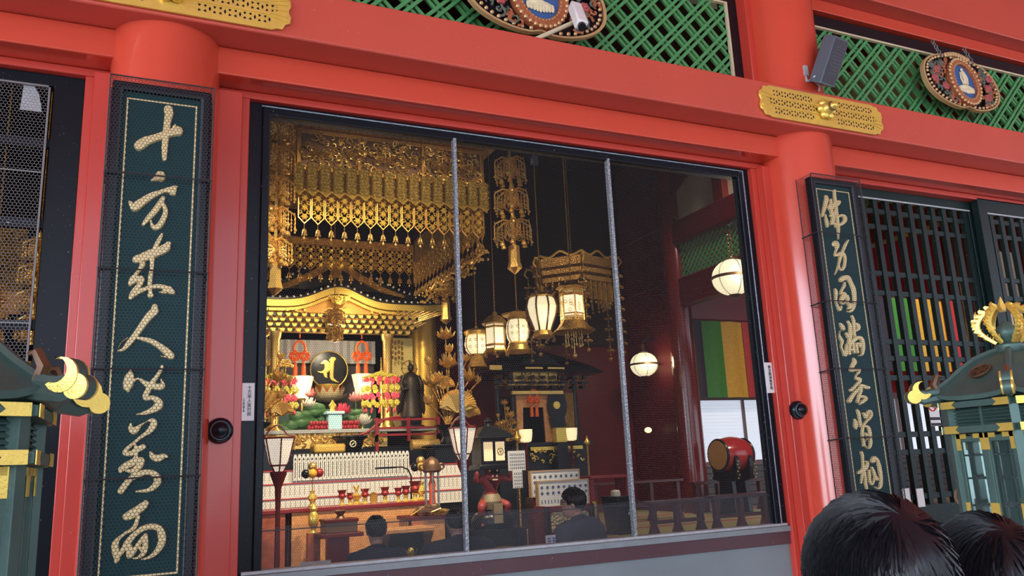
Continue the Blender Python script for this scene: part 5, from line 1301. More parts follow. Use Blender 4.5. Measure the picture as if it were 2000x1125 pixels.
for i in range(n):
    x = x0+(x1-x0)*(i+.5)/n
    if src is None:
        w_ = (x1-x0)/n*.86
        src = obj('name_tablet', MB().prism([(-w_/2, 0), (w_/2, 0), (w_/2, .27), (w_*.3, .285), (w_*.3, .30), (-w_*.3, .30), (-w_*.3, .285), (-w_/2, .27)], -.008, .008), M['tablet'], t, w=False)
        mk = obj('black_mark', MB().prism([(-w_*.28, .225), (w_*.28, .235), (w_*.05, .262), (-w_*.2, .255)], -.0095, -.008).bx(-.005, .005, -.0095, -.008, .03, .21), M['ink'], src, w=False)
        src.location = Vector((x, 4.93, 1.555))-Vector(t.location)
    else:
        o = src.copy(); COL.objects.link(o); o.parent = t; o.location = Vector((x, 4.93, 1.555))-Vector(t.location)
        q = mk.copy(); COL.objects.link(q); q.parent = o
# ================================================================ TABLES AND VESSELS
M['brocade'] = mat('orange_brocade', (.82, .34, .12), .5, .1, var=.45, scale=24, bump=.2, bscale=50)
M['brocade2'] = mat('dark_orange_brocade', (.42, .10, .04), .5, .1, var=.7, scale=14)
def table(label, x0, x1, y0, y1, z, top, cloth, hem=None):
    t = thing('brocade_table', label, 'table', ((x0+x1)/2, (y0+y1)/2, FZ))
    obj('table_top', MB().bx(x0-.02, x1+.02, y0-.02, y1+.02, z-.04, z), M[top], t, .005)
    obj('brocade_front', MB().bx(x0, x1, y0, y0+.02, FZ+.22, z-.04).bx(x0, x0+.02, y0, y1, FZ+.22, z-.04).bx(x1-.02, x1, y0, y1, FZ+.22, z-.04), M[cloth], t)
    obj('plinth', MB().bx(x0+.02, x1-.02, y0+.02, y1-.02, FZ, FZ+.24), M['crimson'], t)
    return t
tz = at(700, 985, 3.75).z
ta, tb = at(566, 990, 3.6).x, at(845, 985, 3.6).x
table('wide table with orange brocade front holding the row of goblets', ta, tb, 3.6, 4.0, tz, 'crimson', 'brocade')
table('red edged side table with dark brocade at the left window frame', ta-.75, ta-.03, 3.55, 4.0, tz+.0, 'crimson', 'brocade2')
table('small brocade block table under the glass reliquary', at(800, 1040, 2.95).x, at(858, 1040, 2.95).x+.08, 2.95, 3.3, at(845, 1005, 3.05).z, 'darkred', 'brocade')
M['gob'] = mat('red_gilt_goblet', (.34, .03, .03), .35, .3)
def goblet(px, py0, py1, Y, label, kind):
    a, b2 = at(px, py0, Y), at(px, py1, Y); h = b2.z-a.z; a.z = tz; c = (a.x, Y, tz)
    t = thing({'g': 'goblet', 'v': 'gilt_vase', 'b': 'gilt_bowl', 'k': 'bell'}[kind], label, {'g': 'goblet', 'v': 'vase', 'b': 'bowl', 'k': 'bell'}[kind], c, 'ritual vessels on the wide brocade table')
    L = lambda pr, n_, m: obj(n_, MB().lathe([(r*h*1.18, z*h) for r, z in pr], (0, 0, 0), 16), M[m], t, w=False)
    if kind == 'g':
        L([(.22, 0), (.22, .06), (.10, .14), (.09, .3), (.16, .36), (.07, .44)], 'foot', 'goldb'); L([(.08, .42), (.20, .52), (.22, .62), (.17, .76), (.23, .93), (.28, 1.0), (.2, .98)], 'cup', 'gob')
    elif kind == 'v':
        L([(.22, 0), (.24, .08), (.12, .2), (.10, .3), (.26, .52), (.24, .68), (.10, .82), (.10, .9), (.17, 1.0), (.1, .99)], 'vase_body', 'goldb')
    elif kind == 'b':
        L([(.3, 0), (.3, .2), (.34, .3), (.36, .9), (.40, 1.0), (.3, .95)], 'bowl_body', 'goldb'); L([(.30, 1.0), (.18, 1.15), (.02, 1.2)], 'lid', 'goldd')
    else:
        L([(.22, 0), (.22, .1), (.1, .2), (.22, .35), (.24, .45), (.08, .55), (.05, .7), (.12, .75), (.03, .85)], 'bell_body', 'goldb')
        q = MB(); petals(q, (0, 0, .75*h), .2*h, .25*h, 5, .6, .1*h); obj('pronged_handle', q, M['goldb'], t, w=False)
    return t
Yg = 3.72
goblet(668, 985, 955, Yg, 'red and gilt goblet, first from the left of the row', 'g')
goblet(684, 984, 960, Yg, 'smaller red and gilt goblet left of the bell', 'g')
goblet(696, 984, 945, Yg, 'gilt ritual bell with pronged handle among the goblets', 'k')
goblet(713, 983, 953, Yg, 'red and gilt goblet just right of the bell', 'g')
goblet(730, 982, 963, Yg, 'lidded gilt bowl in the middle of the goblet row', 'b')
goblet(752, 981, 950, Yg, 'red and gilt goblet right of the lidded gilt bowl', 'g')
goblet(778, 979, 951, Yg, 'red and gilt goblet near the reading lamp, left one', 'g')
goblet(793, 978, 947, Yg, 'red and gilt goblet beside the reading lamp post', 'g')
goblet(811, 977, 938, Yg, 'tall dark red goblet left of the right gilt vase', 'g')
def ball_vase(px, py0, py1, pyb, label):
    t = goblet(px, py0, py1, Yg, label, 'v'); c = at(px, pyb, Yg); L = Vector(t.location)
    obj('stem', MB().cyl((0, 0, .1), (0, 0, c.z-tz), .006, n=5), M['goldd'], t, w=False)
    for nm, dx, dz, m in (('yellow_ball', -.005, 0, mat('yellow_ball', (.75, .42, .03), .6)), ('dark_red_ball', .068, .005, M['gob']), ('black_ball', -.068, 0, M['black']), ('gilt_flower', 0, .07, M['gold'])):
        obj(nm, MB().ell((dx, -.02 if dx == -.005 else 0, c.z-tz+dz), .047, 14, 10), m, t, w=False)
ball_vase(610, 985, 953, 925, 'gilt vase with yellow, red and black balls at the table left end')
ball_vase(823, 976, 940, 912, 'gilt vase with yellow ball just left of the glass reliquary')
# reading lamp
a = at(803, 977, 3.8)
t = thing('reading_lamp', 'thin black bent arm reading lamp above the goblets', 'lamp', (a.x, 3.8, tz))
pp = [(a.x, 3.8, tz), at(803, 930, 3.8), at(797, 917, 3.8), at(785, 912, 3.8), at(735, 914, 3.8)]
obj('arm', MB().tube([Vector(p) for p in pp], .009, 6), M['black'], t); obj('lamp_head', MB().bar(at(772, 913, 3.8), at(733, 915, 3.8), .04, .02), M['black'], t)
# glass reliquary
rzb = at(845, 1005, 3.05).z; a = at(845, 999, 3.1); tp = at(843, 921, 3.1); hd = at(843, 896, 3.1)
t = thing('glass_reliquary', 'tall glass reliquary with bronze domed lid on brocade block', 'reliquary', (a.x, 3.1, rzb))
obj('base', MB().lathe([(.20, rzb), (.21, rzb+.03), (.14, rzb+.05)], (a.x, 3.1, 0), 6), M['goldd'], t)
pb = MB()
for k in range(6):
    an = k*PI/3+.3; pb.cyl((a.x+.075*math.cos(an), 3.1+.075*math.sin(an), rzb+.05), (a.x+.075*math.cos(an), 3.1+.075*math.sin(an), tp.z), .008, n=6)
each('bar', pb, M['steel'], t)
obj('lid', MB().lathe([(.08, tp.z-.01), (.10, tp.z+.01), (.095, tp.z+.06), (.06, tp.z+.12), (.01, tp.z+.15)], (a.x, 3.1, 0), 12), M['brown'], t)
ls = MB()
for s in (-1, 1): ls.torus((a.x+s*.105, 3.1, tp.z+.05), .026, .012, n=12)
each('lid_scroll', ls, M['brown'], t)
obj('inner_figure', MB().lathe([(.04, rzb+.05), (.03, rzb+.2), (.038, rzb+.3), (.02, rzb+.36), (.026, rzb+.42), (.005, rzb+.47)], (a.x, 3.1, 0), 10), mat('orange_red_figure', (.75, .13, .05), .45), t)
# black gilt box on a tray standing on the small front stand
c = at(660, 1022, 3.2)
st = thing('low_stand', 'small dark stand carrying the black box before the brocade', 'stand', (c.x, 3.2, FZ))
stz = at(660, 1040, 3.2).z
obj('tray', MB().bx(c.x-.20, c.x+.22, 3.05, 3.4, stz-.04, stz), M['darkred'], st, .006)
obj('post', MB().bx(c.x-.1, c.x+.1, 3.15, 3.3, FZ, stz-.04), M['crimson'], st)
t = thing('ritual_box', 'black carved box on red tray before the brocade table', 'box', (c.x, 3.22, stz))
obj('box_body', MB().bx(c.x-.14, c.x+.17, 3.1, 3.36, stz, stz+.10), M['brown'], t, .006); obj('lid', MB().bx(c.x-.15, c.x+.18, 3.09, 3.37, stz+.10, stz+.13), M['darkred'], t, .005)
obj('knob', MB().lathe([(.05, stz+.13), (.03, stz+.16), (.06, stz+.2), (.04, stz+.21)], (c.x+.03, 3.23, 0), 10), M['brown'], t)
# gilt burner left of the box
c = at(612, 1030, 3.42)
t = thing('gilt_burner', 'small gilt openwork burner left of the black carved box', 'burner', (c.x, 3.42, stz))
obj('body', MB().lathe([(.05, stz), (.02, stz+.03), (.05, stz+.08), (.055, stz+.16), (.03, stz+.2), (.04, stz+.23), (.01, stz+.27)], (c.x, 3.42, 0), 12), M['goldb'], t)
obj('stand', MB().bx(c.x-.06, c.x+.06, 3.37, 3.47, FZ, stz), M['brocade2'], t)
# incense tray with dark rocks on block table
c = at(838, 1012, 2.98)
t = thing('incense_tray', 'dark mound of offerings with gilt edges before the reliquary', 'tray', (c.x, 2.98, rzb))
rs = random.Random(8); b = MB()
for k in range(7): b.ell((c.x+rs.uniform(-.16, .18), 2.97+rs.uniform(-.02, .02), rzb+.03+rs.uniform(0, .05)), (rs.uniform(.05, .09), .05, rs.uniform(.03, .06)), 7, 5)
obj('mound', b, M['brown'], t); obj('rim', MB().tube([(c.x-.2, 2.95, rzb+.01), (c.x-.1, 2.92, rzb+.07), (c.x, 2.92, rzb+.03), (c.x+.1, 2.92, rzb+.06), (c.x+.2, 2.95, rzb+.01)], .008, 5), M['goldb'], t)
# black chair-like cabinet with gold crest
c = at(790, 1060, 2.7)
t = thing('black_cabinet', 'low black cabinet with a gold crest behind the first priest', 'cabinet', (c.x, 2.75, FZ))
cz = at(790, 1040, 2.7).z
obj('body', MB().bx(c.x-.22, c.x+.22, 2.65, 2.9, FZ, cz), M['black'], t, .008)
obj('cap', MB().bx(c.x-.27, c.x+.27, 2.6, 2.95, cz, cz+.04), M['brocade'], t, .006)
pb = MB()
for s in (-1, 1): pb.lathe([(.05, FZ+.1), (.035, FZ+.14), (.035, cz-.08), (.055, cz-.03), (.055, cz)], (c.x+s*.21, 2.64, 0), 10)
each('corner_post', pb, M['brown'], t)
q = MB(); petals(q, (c.x+.03, 2.63, cz-.22), .07, .07, 8, .8, .05); q.ell((c.x+.03, 2.6, cz-.16), .03, 8, 6); obj('crest', q, M['goldb'], t)
# floor lamps
def floor_lamp(px, py0, py1, pw_, Y, label):
    a, b2 = at(px, py0, Y), at(px, py1, Y); r = pw_; c = (a.x, Y)
    t = thing('floor_lamp', label, 'lamp', (a.x, Y, FZ), 'white paper floor lamps with red frames')
    T = lambda rr, z: [(c[0]+rr*math.cos(PI/6+k*PI/3), c[1]+rr*math.sin(PI/6+k*PI/3), z) for k in range(6)]
    zt, zb = a.z, b2.z; h = zt-zb
    obj('lamp_shade', MB().loft([T(r*.30, zb), T(r*.62, zb+h*.3), T(r*.95, zt)]), mat('lamp_paper_pale', (.80, .72, .60), .6, emit=(1, .84, .62), es=.55, var=.04), t, sm=15)
    f = MB()
    for k in range(6):
        pts = [T(r*.31, zb)[k], T(r*.635, zb+h*.3)[k], T(r*.97, zt)[k]]; f.tube(pts, .007, 5)
    for rr, z in ((r*.98, zt), (r*.5, zb+h*.18)):
        R_ = T(rr, z)
        for k in range(6): f.tube([R_[k], R_[(k+1) % 6]], .008, 5)
    f.tube(curve([(c[0]-r*.9, Y, zt), (c[0]-r*.5, Y, zt+.09), (c[0], Y, zt+.12), (c[0]+r*.5, Y, zt+.03), (c[0]+r*.95, Y, zt+.02)], 4), .008, 5)
    obj('shade_frame', f, M['darkred'], t)
    obj('pole', MB().lathe([(.16, FZ), (.16, FZ+.04), (.03, FZ+.09), (.022, zb-.35), (.03, zb-.15), (.075, zb-.03), (.08, zb)], (c[0], Y, 0), 14), M['darkred'], t)
floor_lamp(545, 856, 921, .155, 3.0, 'white paper floor lamp at the left window edge')
floor_lamp(903, 836, 898, .155, 3.2, 'white paper floor lamp behind the first steel mullion')
# ================================================================ BLACK LANTERN carried by a red demon figure
c = at(955, 880, 3.4); zt, zb = at(955, 846, 3.4).z, at(955, 917, 3.4).z
bs = at(955, 1032, 3.4).z
dm = thing('demon_figure', 'crouching red demon figure carrying a black lantern on its head', 'statue', (c.x, 3.4, FZ))
obj('rock_base', MB().ell((c.x+.02, 3.4, bs+.06), (.26, .2, .16), 12, 7).bx(c.x-.3, c.x+.3, 3.15, 3.65, FZ, bs), M['black'], dm, sm=50)
hz = zb-.06
nodes = [(c.x, 3.4, bs+.30, .085, .075), (c.x-.01, 3.38, bs+.40, .065, .06), (c.x-.01, 3.36, bs+.50, .085, .075), (c.x, 3.35, hz-.12, .04, .04), (c.x, 3.33, hz-.03, .065, .07)]
ed = [(0, 1), (1, 2), (2, 3), (3, 4)]
for s in (-1, 1):
    b0 = len(nodes)
    nodes += [(c.x+s*.12, 3.35, bs+.53, .042, .042), (c.x+s*.215, 3.30, bs+.50, .034, .034), (c.x+s*.195, 3.27, hz+.05, .026, .026), (c.x+s*.09, 3.40, bs+.26, .058, .058), (c.x+s*.16, 3.28, bs+.24, .046, .046), (c.x+s*.14, 3.36, bs+.07, .034, .034), (c.x+s*.15, 3.26, bs+.04, .03, .025)]
    ed += [(2, b0), (b0, b0+1), (b0+1, b0+2), (0, b0+3), (b0+3, b0+4), (b0+4, b0+5), (b0+5, b0+6)]
skinned(nodes, ed, 'demon_body', mat('red_lacquered_skin', (.34, .045, .045), .5, var=.3), dm, 2)
fc = MB()
for s in (-1, 1): fc.ell((c.x+s*.025, 3.262, hz-.01), (.012, .008, .012), 6, 4); fc.tube([(c.x+s*.04, 3.3, hz+.04), (c.x+s*.055, 3.29, hz+.07)], [.012, .002], 5)
fc.bx(c.x-.03, c.x+.03, 3.255, 3.27, hz-.055, hz-.043); obj('face_marks', fc, M['ivory'], dm)
obj('loincloth', MB().lathe([(.10, bs+.20), (.12, bs+.28), (.09, bs+.35), (.08, bs+.36)], (c.x, 3.385, 0), 12).bx(c.x-.05, c.x+.05, 3.20, 3.25, bs+.06, bs+.26), mat('aged_gilt_cloth', (.25, .20, .12), .5), dm)
bl = thing('black_lantern', 'black square lantern with two lit paper panels on the demon', 'lantern', (c.x, 3.4, zb))
obj('lantern_body', MB().bx(c.x-.15, c.x+.15, 3.26, 3.54, zb+.04, zt-.06).bx(c.x-.19, c.x+.19, 3.22, 3.58, zb, zb+.05), M['black'], bl, .006)
obj('lantern_roof', MB().loft([[(c.x-.22, 3.18, zt-.06), (c.x+.22, 3.18, zt-.06), (c.x+.22, 3.62, zt-.06), (c.x-.22, 3.62, zt-.06)], [(c.x-.19, 3.21, zt-.02), (c.x+.19, 3.21, zt-.02), (c.x+.19, 3.59, zt-.02), (c.x-.19, 3.59, zt-.02)], [(c.x-.08, 3.33, zt+.07), (c.x+.08, 3.33, zt+.07), (c.x+.08, 3.47, zt+.07), (c.x-.08, 3.47, zt+.07)]]).lathe([(.05, zt+.07), (.03, zt+.1), (.045, zt+.13), (.01, zt+.17)], (c.x, 3.4, 0), 10), M['black'], bl, .004)
M['lampd'] = mat('dim_lit_paper', (.7, .55, .32), .6, emit=(1, .72, .38), es=.75, var=.2, scale=60)
for s in (-1, 1): obj('paper_panel', MB().bx(c.x+s*.07-.052, c.x+s*.07+.052, 3.25, 3.27, zb+.09, zt-.10), M['lampd'], bl)
cr = MB().torus((c.x+.07, 3.246, (zb+zt)/2-.01), .036, .004, n=20)
for u0, v0, u1, v1 in ((0, -1, 0, 1), (-1, 0, 1, 0), (0, 1, -1, 1), (0, -1, 1, -1), (-1, 0, -1, -1), (1, 0, 1, 1)):
    k = .018; cr.bar((c.x+.07+u0*k, 3.246, (zb+zt)/2-.01+v0*k), (c.x+.07+u1*k, 3.246, (zb+zt)/2-.01+v1*k), .005, .004, (0, 1, 0))
obj('manji_crest', cr, M['ink'], bl)
# ================================================================ NOTICES, BOARDS, RED FURNITURE
c = at(1010, 900, 3.0)
t = thing('sheet_stand', 'black music stand with two white printed sheets beside the demon', 'stand', (at(1013, 1050, 3.0).x, 3.0, FZ))
a, b2 = at(991, 881, 2.98), at(1026, 918, 2.98)
obj('printed_sheet', MB().bx(a.x, b2.x, 2.97, 2.98, b2.z, a.z), M['paper'], t)
a2, b3 = at(1000, 918, 2.98), at(1020, 953, 2.98)
obj('printed_sheet', MB().bx(a2.x, b3.x, 2.965, 2.975, b3.z, a2.z), M['paper'], t)
tx = MB()
for k in range(8):
    for j in range(5): tx.bx(a.x+.02+k*.022, a.x+.034+k*.022, 2.968, 2.97, a.z-.05-j*.035, a.z-.03-j*.035)
for k in range(4):
    for j in range(5): tx.bx(a2.x+.015+k*.024, a2.x+.03+k*.024, 2.963, 2.965, a2.z-.05-j*.035, a2.z-.03-j*.035)
obj('print', tx, mat('grey_print', (.25, .25, .28), .6), t)
x = t.location.x
obj('tripod', MB().cyl((x, 3.0, FZ+.1), (x+.01, 3.0, a.z), .012, n=8).tube([(x, 3, FZ+.35), (x-.16, 2.85, FZ)], .01, 5).tube([(x, 3, FZ+.35), (x+.2, 2.85, FZ)], .01, 5).tube([(x, 3, FZ+.35), (x, 3.1, FZ)], .01, 5), M['black'], t)
M['bluestar'] = mat('blue_print', (.10, .16, .32), .6)
def star_board(px0, py0, px1, py1, Y, label):
    a, b2 = at(px0, py0, Y), at(px1, py1, Y)
    t = thing('votive_board', label, 'board', ((a.x+b2.x)/2, Y, FZ), 'white boards printed with blue stars')
    obj('board', MB().bx(a.x, b2.x, Y, Y+.05, b2.z, a.z), M['paper'], t); obj('wood_edge', MB().frame(a.x-.012, b2.x+.012, b2.z-.012, a.z+.012, .014, Y-.01, Y+.055), mat('pale_wood', (.55, .36, .20), .6), t)
    s = MB(); n = 9
    for i in range(n):
        for j in range(2):
            x, z = a.x+(b2.x-a.x)*(i+.6)/n, a.z-.06-.06*j
            for q in range(3): s.bar((x-.018*math.cos(q*PI/3), Y-.003, z-.018*math.sin(q*PI/3)), (x+.018*math.cos(q*PI/3), Y-.003, z+.018*math.sin(q*PI/3)), .008, .004, (0, 1, 0))
    for i in range(14): s.bx(a.x+.03+i*(b2.x-a.x-.06)/14, a.x+.04+i*(b2.x-a.x-.06)/14, Y-.003, Y, b2.z+.03, b2.z+.07)
    obj('blue_stars', s, M['bluestar'], t); obj('stand', MB().bx(a.x+.02, b2.x-.02, Y+.01, Y+.2, FZ, b2.z-.012), M['darkred'], t)
star_board(1037, 922, 1132, 964, 3.5, 'white board of blue stars, rear one behind the suited man')
star_board(1051, 942, 1150, 984, 3.1, 'white board of blue stars, front one behind the suited man')
a, b2 = at(1064, 990, 2.55), at(1162, 1040, 2.55)
t = thing('red_panel_stand', 'red lacquer stand with gold embossed panel beside the suited man', 'stand', ((a.x+b2.x)/2, 2.55, FZ))
obj('frame', MB().frame(a.x, b2.x, b2.z-.05, a.z, .05, 2.53, 2.58).bx(a.x, a.x+.05, 2.53, 2.8, FZ, a.z).bx(b2.x-.05, b2.x, 2.53, 2.8, FZ, a.z), M['crimson'], t, .005)
obj('gold_panel', MB().prism([(a.x+.07, b2.z+.03), ((a.x+b2.x)/2, b2.z-.0), (b2.x-.07, b2.z+.03), (b2.x-.06, a.z-.09), (b2.x-.10, a.z-.06), (a.x+.10, a.z-.06), (a.x+.06, a.z-.09)], 2.545, 2.57), mat('embossed_pale_gold', (.72, .60, .30), .5, .3, var=.2, bump=1, bscale=45, vor=True), t)
obj('gilt_edge', MB().bx(b2.x, b2.x+.02, 2.52, 2.56, FZ, a.z+.02), M['goldb'], t)
# small signs on the hall floor by the window
def low_sign(px0, py0, px1, py1, Y, label, lean=0):
    a, b2 = at(px0, py0, Y), at(px1, py1, Y)
    t = thing('desk_sign', label, 'sign', ((a.x+b2.x)/2, Y, FZ), 'small white signs inside the window')
    obj('card', MB().bx(a.x, b2.x, Y, Y+.01, b2.z-.05, a.z), M['paper'], t)
    obj('holder', MB().bx(a.x-.01, b2.x+.01, Y+.01, Y+.2, FZ, b2.z-.04), M['darkred'], t)
    s = MB(); n = max(2, int((b2.x-a.x)/.05))
    for i in range(n):
        for j in range(4): s.bx(a.x+.015+i*(b2.x-a.x)/n, a.x+.04+i*(b2.x-a.x)/n, Y-.002, Y, a.z-.02-j*.018-.012, a.z-.02-j*.018)
    obj('blue_print', s, M['bluestar'], t)
low_sign(586, 1099, 646, 1122, .9, 'small white sign at the lower left window corner')
low_sign(1066, 1046, 1086, 1064, .9, 'small white sign just left of the suited man')
c = at(950, 1056, 1.45)
t = thing('low_bench', 'low wooden bench with a tan cushion near the sill', 'bench', (c.x, 1.6, FZ))
obj('bench_top', MB().bx(c.x-.3, c.x+.4, 1.25, 1.55, .84, .88), mat('bench_wood', (.22, .07, .03), .35), t, .006)
lg = MB()
for s in (-.25, .35): lg.bx(c.x+s-.04, c.x+s+.04, 1.28, 1.52, FZ, .84)
each('leg', lg, M['darkred'], t)
tag(obj('tan_cushion', MB().ell((c.x+.15, 1.42, .92), (.14, .12, .045), 14, 6), mat('tan_cloth', (.45, .27, .13), .8)), 'tan cushion lying on the low bench by the sill', 'cushion')
# ================================================================ SEATED PEOPLE
M['robe'] = mat('navy_robe', (.018, .026, .045), .8, bump=.1, bscale=30); M['robe2'] = mat('black_robe', (.02, .028, .042), .8); M['suit'] = mat('grey_blue_jacket', (.075, .085, .11), .75)
def seated(label, x, y, top, fwd, robe, tuft, n, seed, glasses=False, lean=0.0, sh=1.0, bf=None):
    t = thing('person', label, 'person', (x, y, FZ), 'people seated inside the hall')
    bf = bf or fwd; f = Vector((bf[0], bf[1], 0)).normalized(); r = Vector((f.y, -f.x, 0)); base = Vector((x, y, 0))
    sv = top-FZ
    hc = base+f*(lean+.02); hc.z = top-.126
    head(hc, fwd, 1.0, t, seed=seed, tuft=tuft, hair_n=n, glasses=glasses)
    def P(a, b, z, r1, r2): v = base+r*a+f*b; return (v.x, v.y, z, r1, r2)
    zs = top-.325
    seatz = max(FZ+.14, top-.88)
    nodes = [P(0, 0, seatz, .17, .15), P(0, .02+lean*.3, seatz+.2, .15*sh, .13), P(0, -.02+lean*.7, zs-.04, .19*sh, .13), P(0, -.02+lean*.95, zs+.06, .11, .10), P(0, -.01+lean, top-.235, .066, .066)]
    ed = [(0, 1), (1, 2), (2, 3), (3, 4)]
    for s in (-1, 1):
        b0 = len(nodes)
        nodes += [P(s*.19*sh, -.02+lean*.8, zs-.03, .095, .09), P(s*.27*sh, .02+lean*.5, zs-.26, .085, .08), P(s*.15, .27+lean*.3, zs-.34, .055, .05), P(s*.13, .10, seatz-.02, .11, .10), P(s*.17, .48, seatz-.02, .085, .08), P(s*.15, .46 if seatz > FZ+.3 else .1, FZ+.06, .06, .05)]
        ed += [(2, b0), (b0, b0+1), (b0+1, b0+2), (0, b0+3), (b0+3, b0+4), (b0+4, b0+5)]
    skinned(nodes, ed, 'robed_body', robe, t)
    hn = MB()
    for s in (-1, 1):
        h0 = base+r*(s*.11)+f*(.33+lean*.3); h0.z = zs-.35
        hn.ell(h0, (.035, .045, .022), 8, 6)
        for k in range(4):
            q = h0+r*((k-1.5)*.017)+f*.035; hn.tube([q, q+f*.035+Vector((0, 0, -.008)), q+f*(.055+.006*(k in (1, 2)))+Vector((0, 0, -.024))], [.0085, .008, .006], 5)
        q = h0-r*(s*.03); hn.tube([q, q+f*.03-r*(s*.012), q+f*.055-r*(s*.008)], [.010, .009, .006], 5)
    obj('hands', hn, M['skin'], t, sm=60)
    if seatz > FZ+.3:
        tag(obj('stool', MB().lathe([(.20, FZ), (.20, seatz-.16), (.22, seatz-.12)], (x, y, 0), 16), M['darkred']), 'dark red stool under the suited man', 'stool')
    return t
p = at(735, 1006, 2.0); seated('priest in navy robe with cropped hair, back to the window, left one', p.x, 2.0, p.z, (.08, 1), M['robe'], .022, 500, 1)
p = at(893, 992, 2.0); seated('priest in dark robe bowing behind the first steel mullion', p.x, 1.95, p.z, (.0, 1), M['robe2'], .03, 500, 2, lean=.08, sh=1.42)
p = at(1122, 952, 1.3); seated('man in grey blue jacket and glasses facing left by the sill', p.x+.05, 1.24, p.z, (-.86, .5), M['suit'], .05, 900, 3, True, lean=.10, sh=1.2, bf=(-.42, .9))
# ================================================================ SIDE ALTAR (right, rear)
ya = 6.6
A_ = lambda px, py: at(px, py, ya)
c0 = A_(1047, 870); zb = A_(1040, 866).z; xl, xr = A_(1003, 765).x, A_(1090, 765).x; zl = A_(1045, 768).z
t = thing('side_altar', 'black and gilt side altar with orange brocade curtain at the rear', 'altar', (c0.x, ya+.5, .74))
zr = A_(1045, 727).z
rf = MB().loft([[(xl-.55, ya-.25, zr-.02), (xr+.75, ya-.25, zr-.02), (xr+.75, ya+1.1, zr-.02), (xl-.55, ya+1.1, zr-.02)], [(xl-.35, ya-.2, zr+.10), (xr+.5, ya-.2, zr+.10), (xr+.5, ya+1, zr+.10), (xl-.35, ya+1, zr+.10)], [(xl+.15, ya+.2, zr+.36), (xr-.1, ya+.2, zr+.36), (xr-.1, ya+.8, zr+.36), (xl+.15, ya+.8, zr+.36)]])
rf.prism([(c0.x-.35, zr+.08), (c0.x+.35, zr+.08), (c0.x+.12, zr+.24), (c0.x, zr+.34), (c0.x-.12, zr+.24)], ya-.3, ya+.2)
obj('roof', rf, M['black'], t)
gl = MB().bx(xl-.5, xl-.3, ya-.27, ya-.24, zr, zr+.07).bx(xl+.1, xl+.4, ya-.27, ya-.24, zr+.02, zr+.05).bx(xr-.3, xr, ya-.27, ya-.24, zr+.02, zr+.05)
gl.bx(xl-.05, xr+.05, ya-.08, ya, zl-.02, zl+.03).bx(xl-.1, xr+.1, ya-.05, ya, zl+.12, zl+.16)
for k in range(5): gl.bx(xl-.02+k*(xr-xl)/5, xl+.12+k*(xr-xl)/5, ya-.06, ya, zl+.17, zl+.32)
obj('gilt_lintel', gl, M['gold'], t)
bk = MB()
rs = random.Random(21)
for k in range(9):
    x = xl-.3+(xr-xl+.7)*k/8; bk.box((x, ya-.1, zr-.1), (.06, .2, .05)).box((x, ya-.12, zr-.18), (.12, .12, .04)).box((x, ya-.08, zr-.25), (.05, .14, .05))
each('bracket', bk, M['black'], t); b2 = MB(); scrolls(b2, xl-.35, xr+.35, zl+.1, zr-.05, ya-.12, 46, .04, .010, rs); obj('gilt_scroll', b2, M['goldd'], t)
ps_ = MB()
for x in (xl-.28, xl-.02, xr+.02, xr+.30): ps_.cyl((x, ya, .74), (x, ya, zr-.05), .035, n=12)
each('post', ps_, M['black'], t)
cl = MB().ring([(xl+.05, zb), (xl+.05, zl-.03), (xr-.12, zl-.03), (xr-.12, zb)], [(xl+.14, zb), (xl+.16, zl-.22), (xr-.27, zl-.22), (xr-.25, zb)], ya+.02, ya+.05)
obj('brocade_curtain', cl, M['brocade'], t)
obj('dark_interior', MB().bx(xl, xr, ya+.5, ya+.55, .9, zl), M['black'], t)
oc = A_(1083, 792); ov = MB().prism(circ(oc.x+.02, oc.z, .17, .27, 28), ya-.06, ya-.03).prism([(oc.x-.14, oc.z-.2), (oc.x+.14, oc.z-.15), (oc.x+.20, zb+.02), (oc.x-.02, zb+.02)], ya-.05, ya-.03)
obj('oval_black_panel', ov, M['black'], t); obj('gilt_panel', MB().bx(xr-.1, xr+.26, ya-.02, ya, zb, zl), M['goldd'], t)
obj('gilt_crest', MB().cyl((oc.x, ya-.08, oc.z), (oc.x, ya-.06, oc.z), .06, n=20), M['goldb'], t)
obj('altar_table', MB().bx(xl-.35, xr+.3, ya-.5, ya-.1, zb-.06, zb).bx(xl-.3, xr+.25, ya-.45, ya-.15, .74, zb-.06), M['black'], t, .006)
gg = MB().bx(xl, xr+.1, ya-.52, ya-.5, zb-.12, zb-.07); scrolls(gg, xl, xr+.1, zb-.3, zb-.1, ya-.5, 26, .04, .012, rs)
obj('gilt_apron', gg, M['goldb'], t)
knot(A_(1040, 785)+Vector((0, -.05, 0)), .9, 'small orange silk knot on the side altar curtain')
for px, py, lab in ((1027, 851, 'lit white lamp cup at the left of the side altar'), (1115, 848, 'lit white lamp cup at the right of the side altar')):
    c = at(px, py, 6.0); t = thing('altar_lamp', lab, 'lamp', (c.x, c.y, .74), 'white lamp cups on the side altar')
    obj('lamp_shade', MB().lathe([(.03, -.10), (.08, -.085), (.095, .0), (.10, .09), (.09, .09)], c, 16), M['lampy'], t)
    obj('stand', MB().lathe([(.12, .74), (.12, .78), (.02, .85), (.018, c.z-.15), (.05, c.z-.10)], (c.x, c.y, 0), 10), M['darkred'], t)
c = at(1093, 850, 6.05); tag(obj('gilt_sutra_box', MB().box(c, (.18, .16, .22)), M['goldb'], bev=.01), 'pale gilt box left of the right lamp cup', 'box')
tag(obj('sutra_box_table', MB().bx(c.x-.09, c.x+.09, 5.97, 6.1, .74, c.z-.11), M['black']), 'black stand beneath the pale gilt box', 'stand')
c = at(990, 868, 5.9); bouquet(c.x, 5.9, c.z-.22, .52, 'small gilt lotus spray left of the side altar', 6)
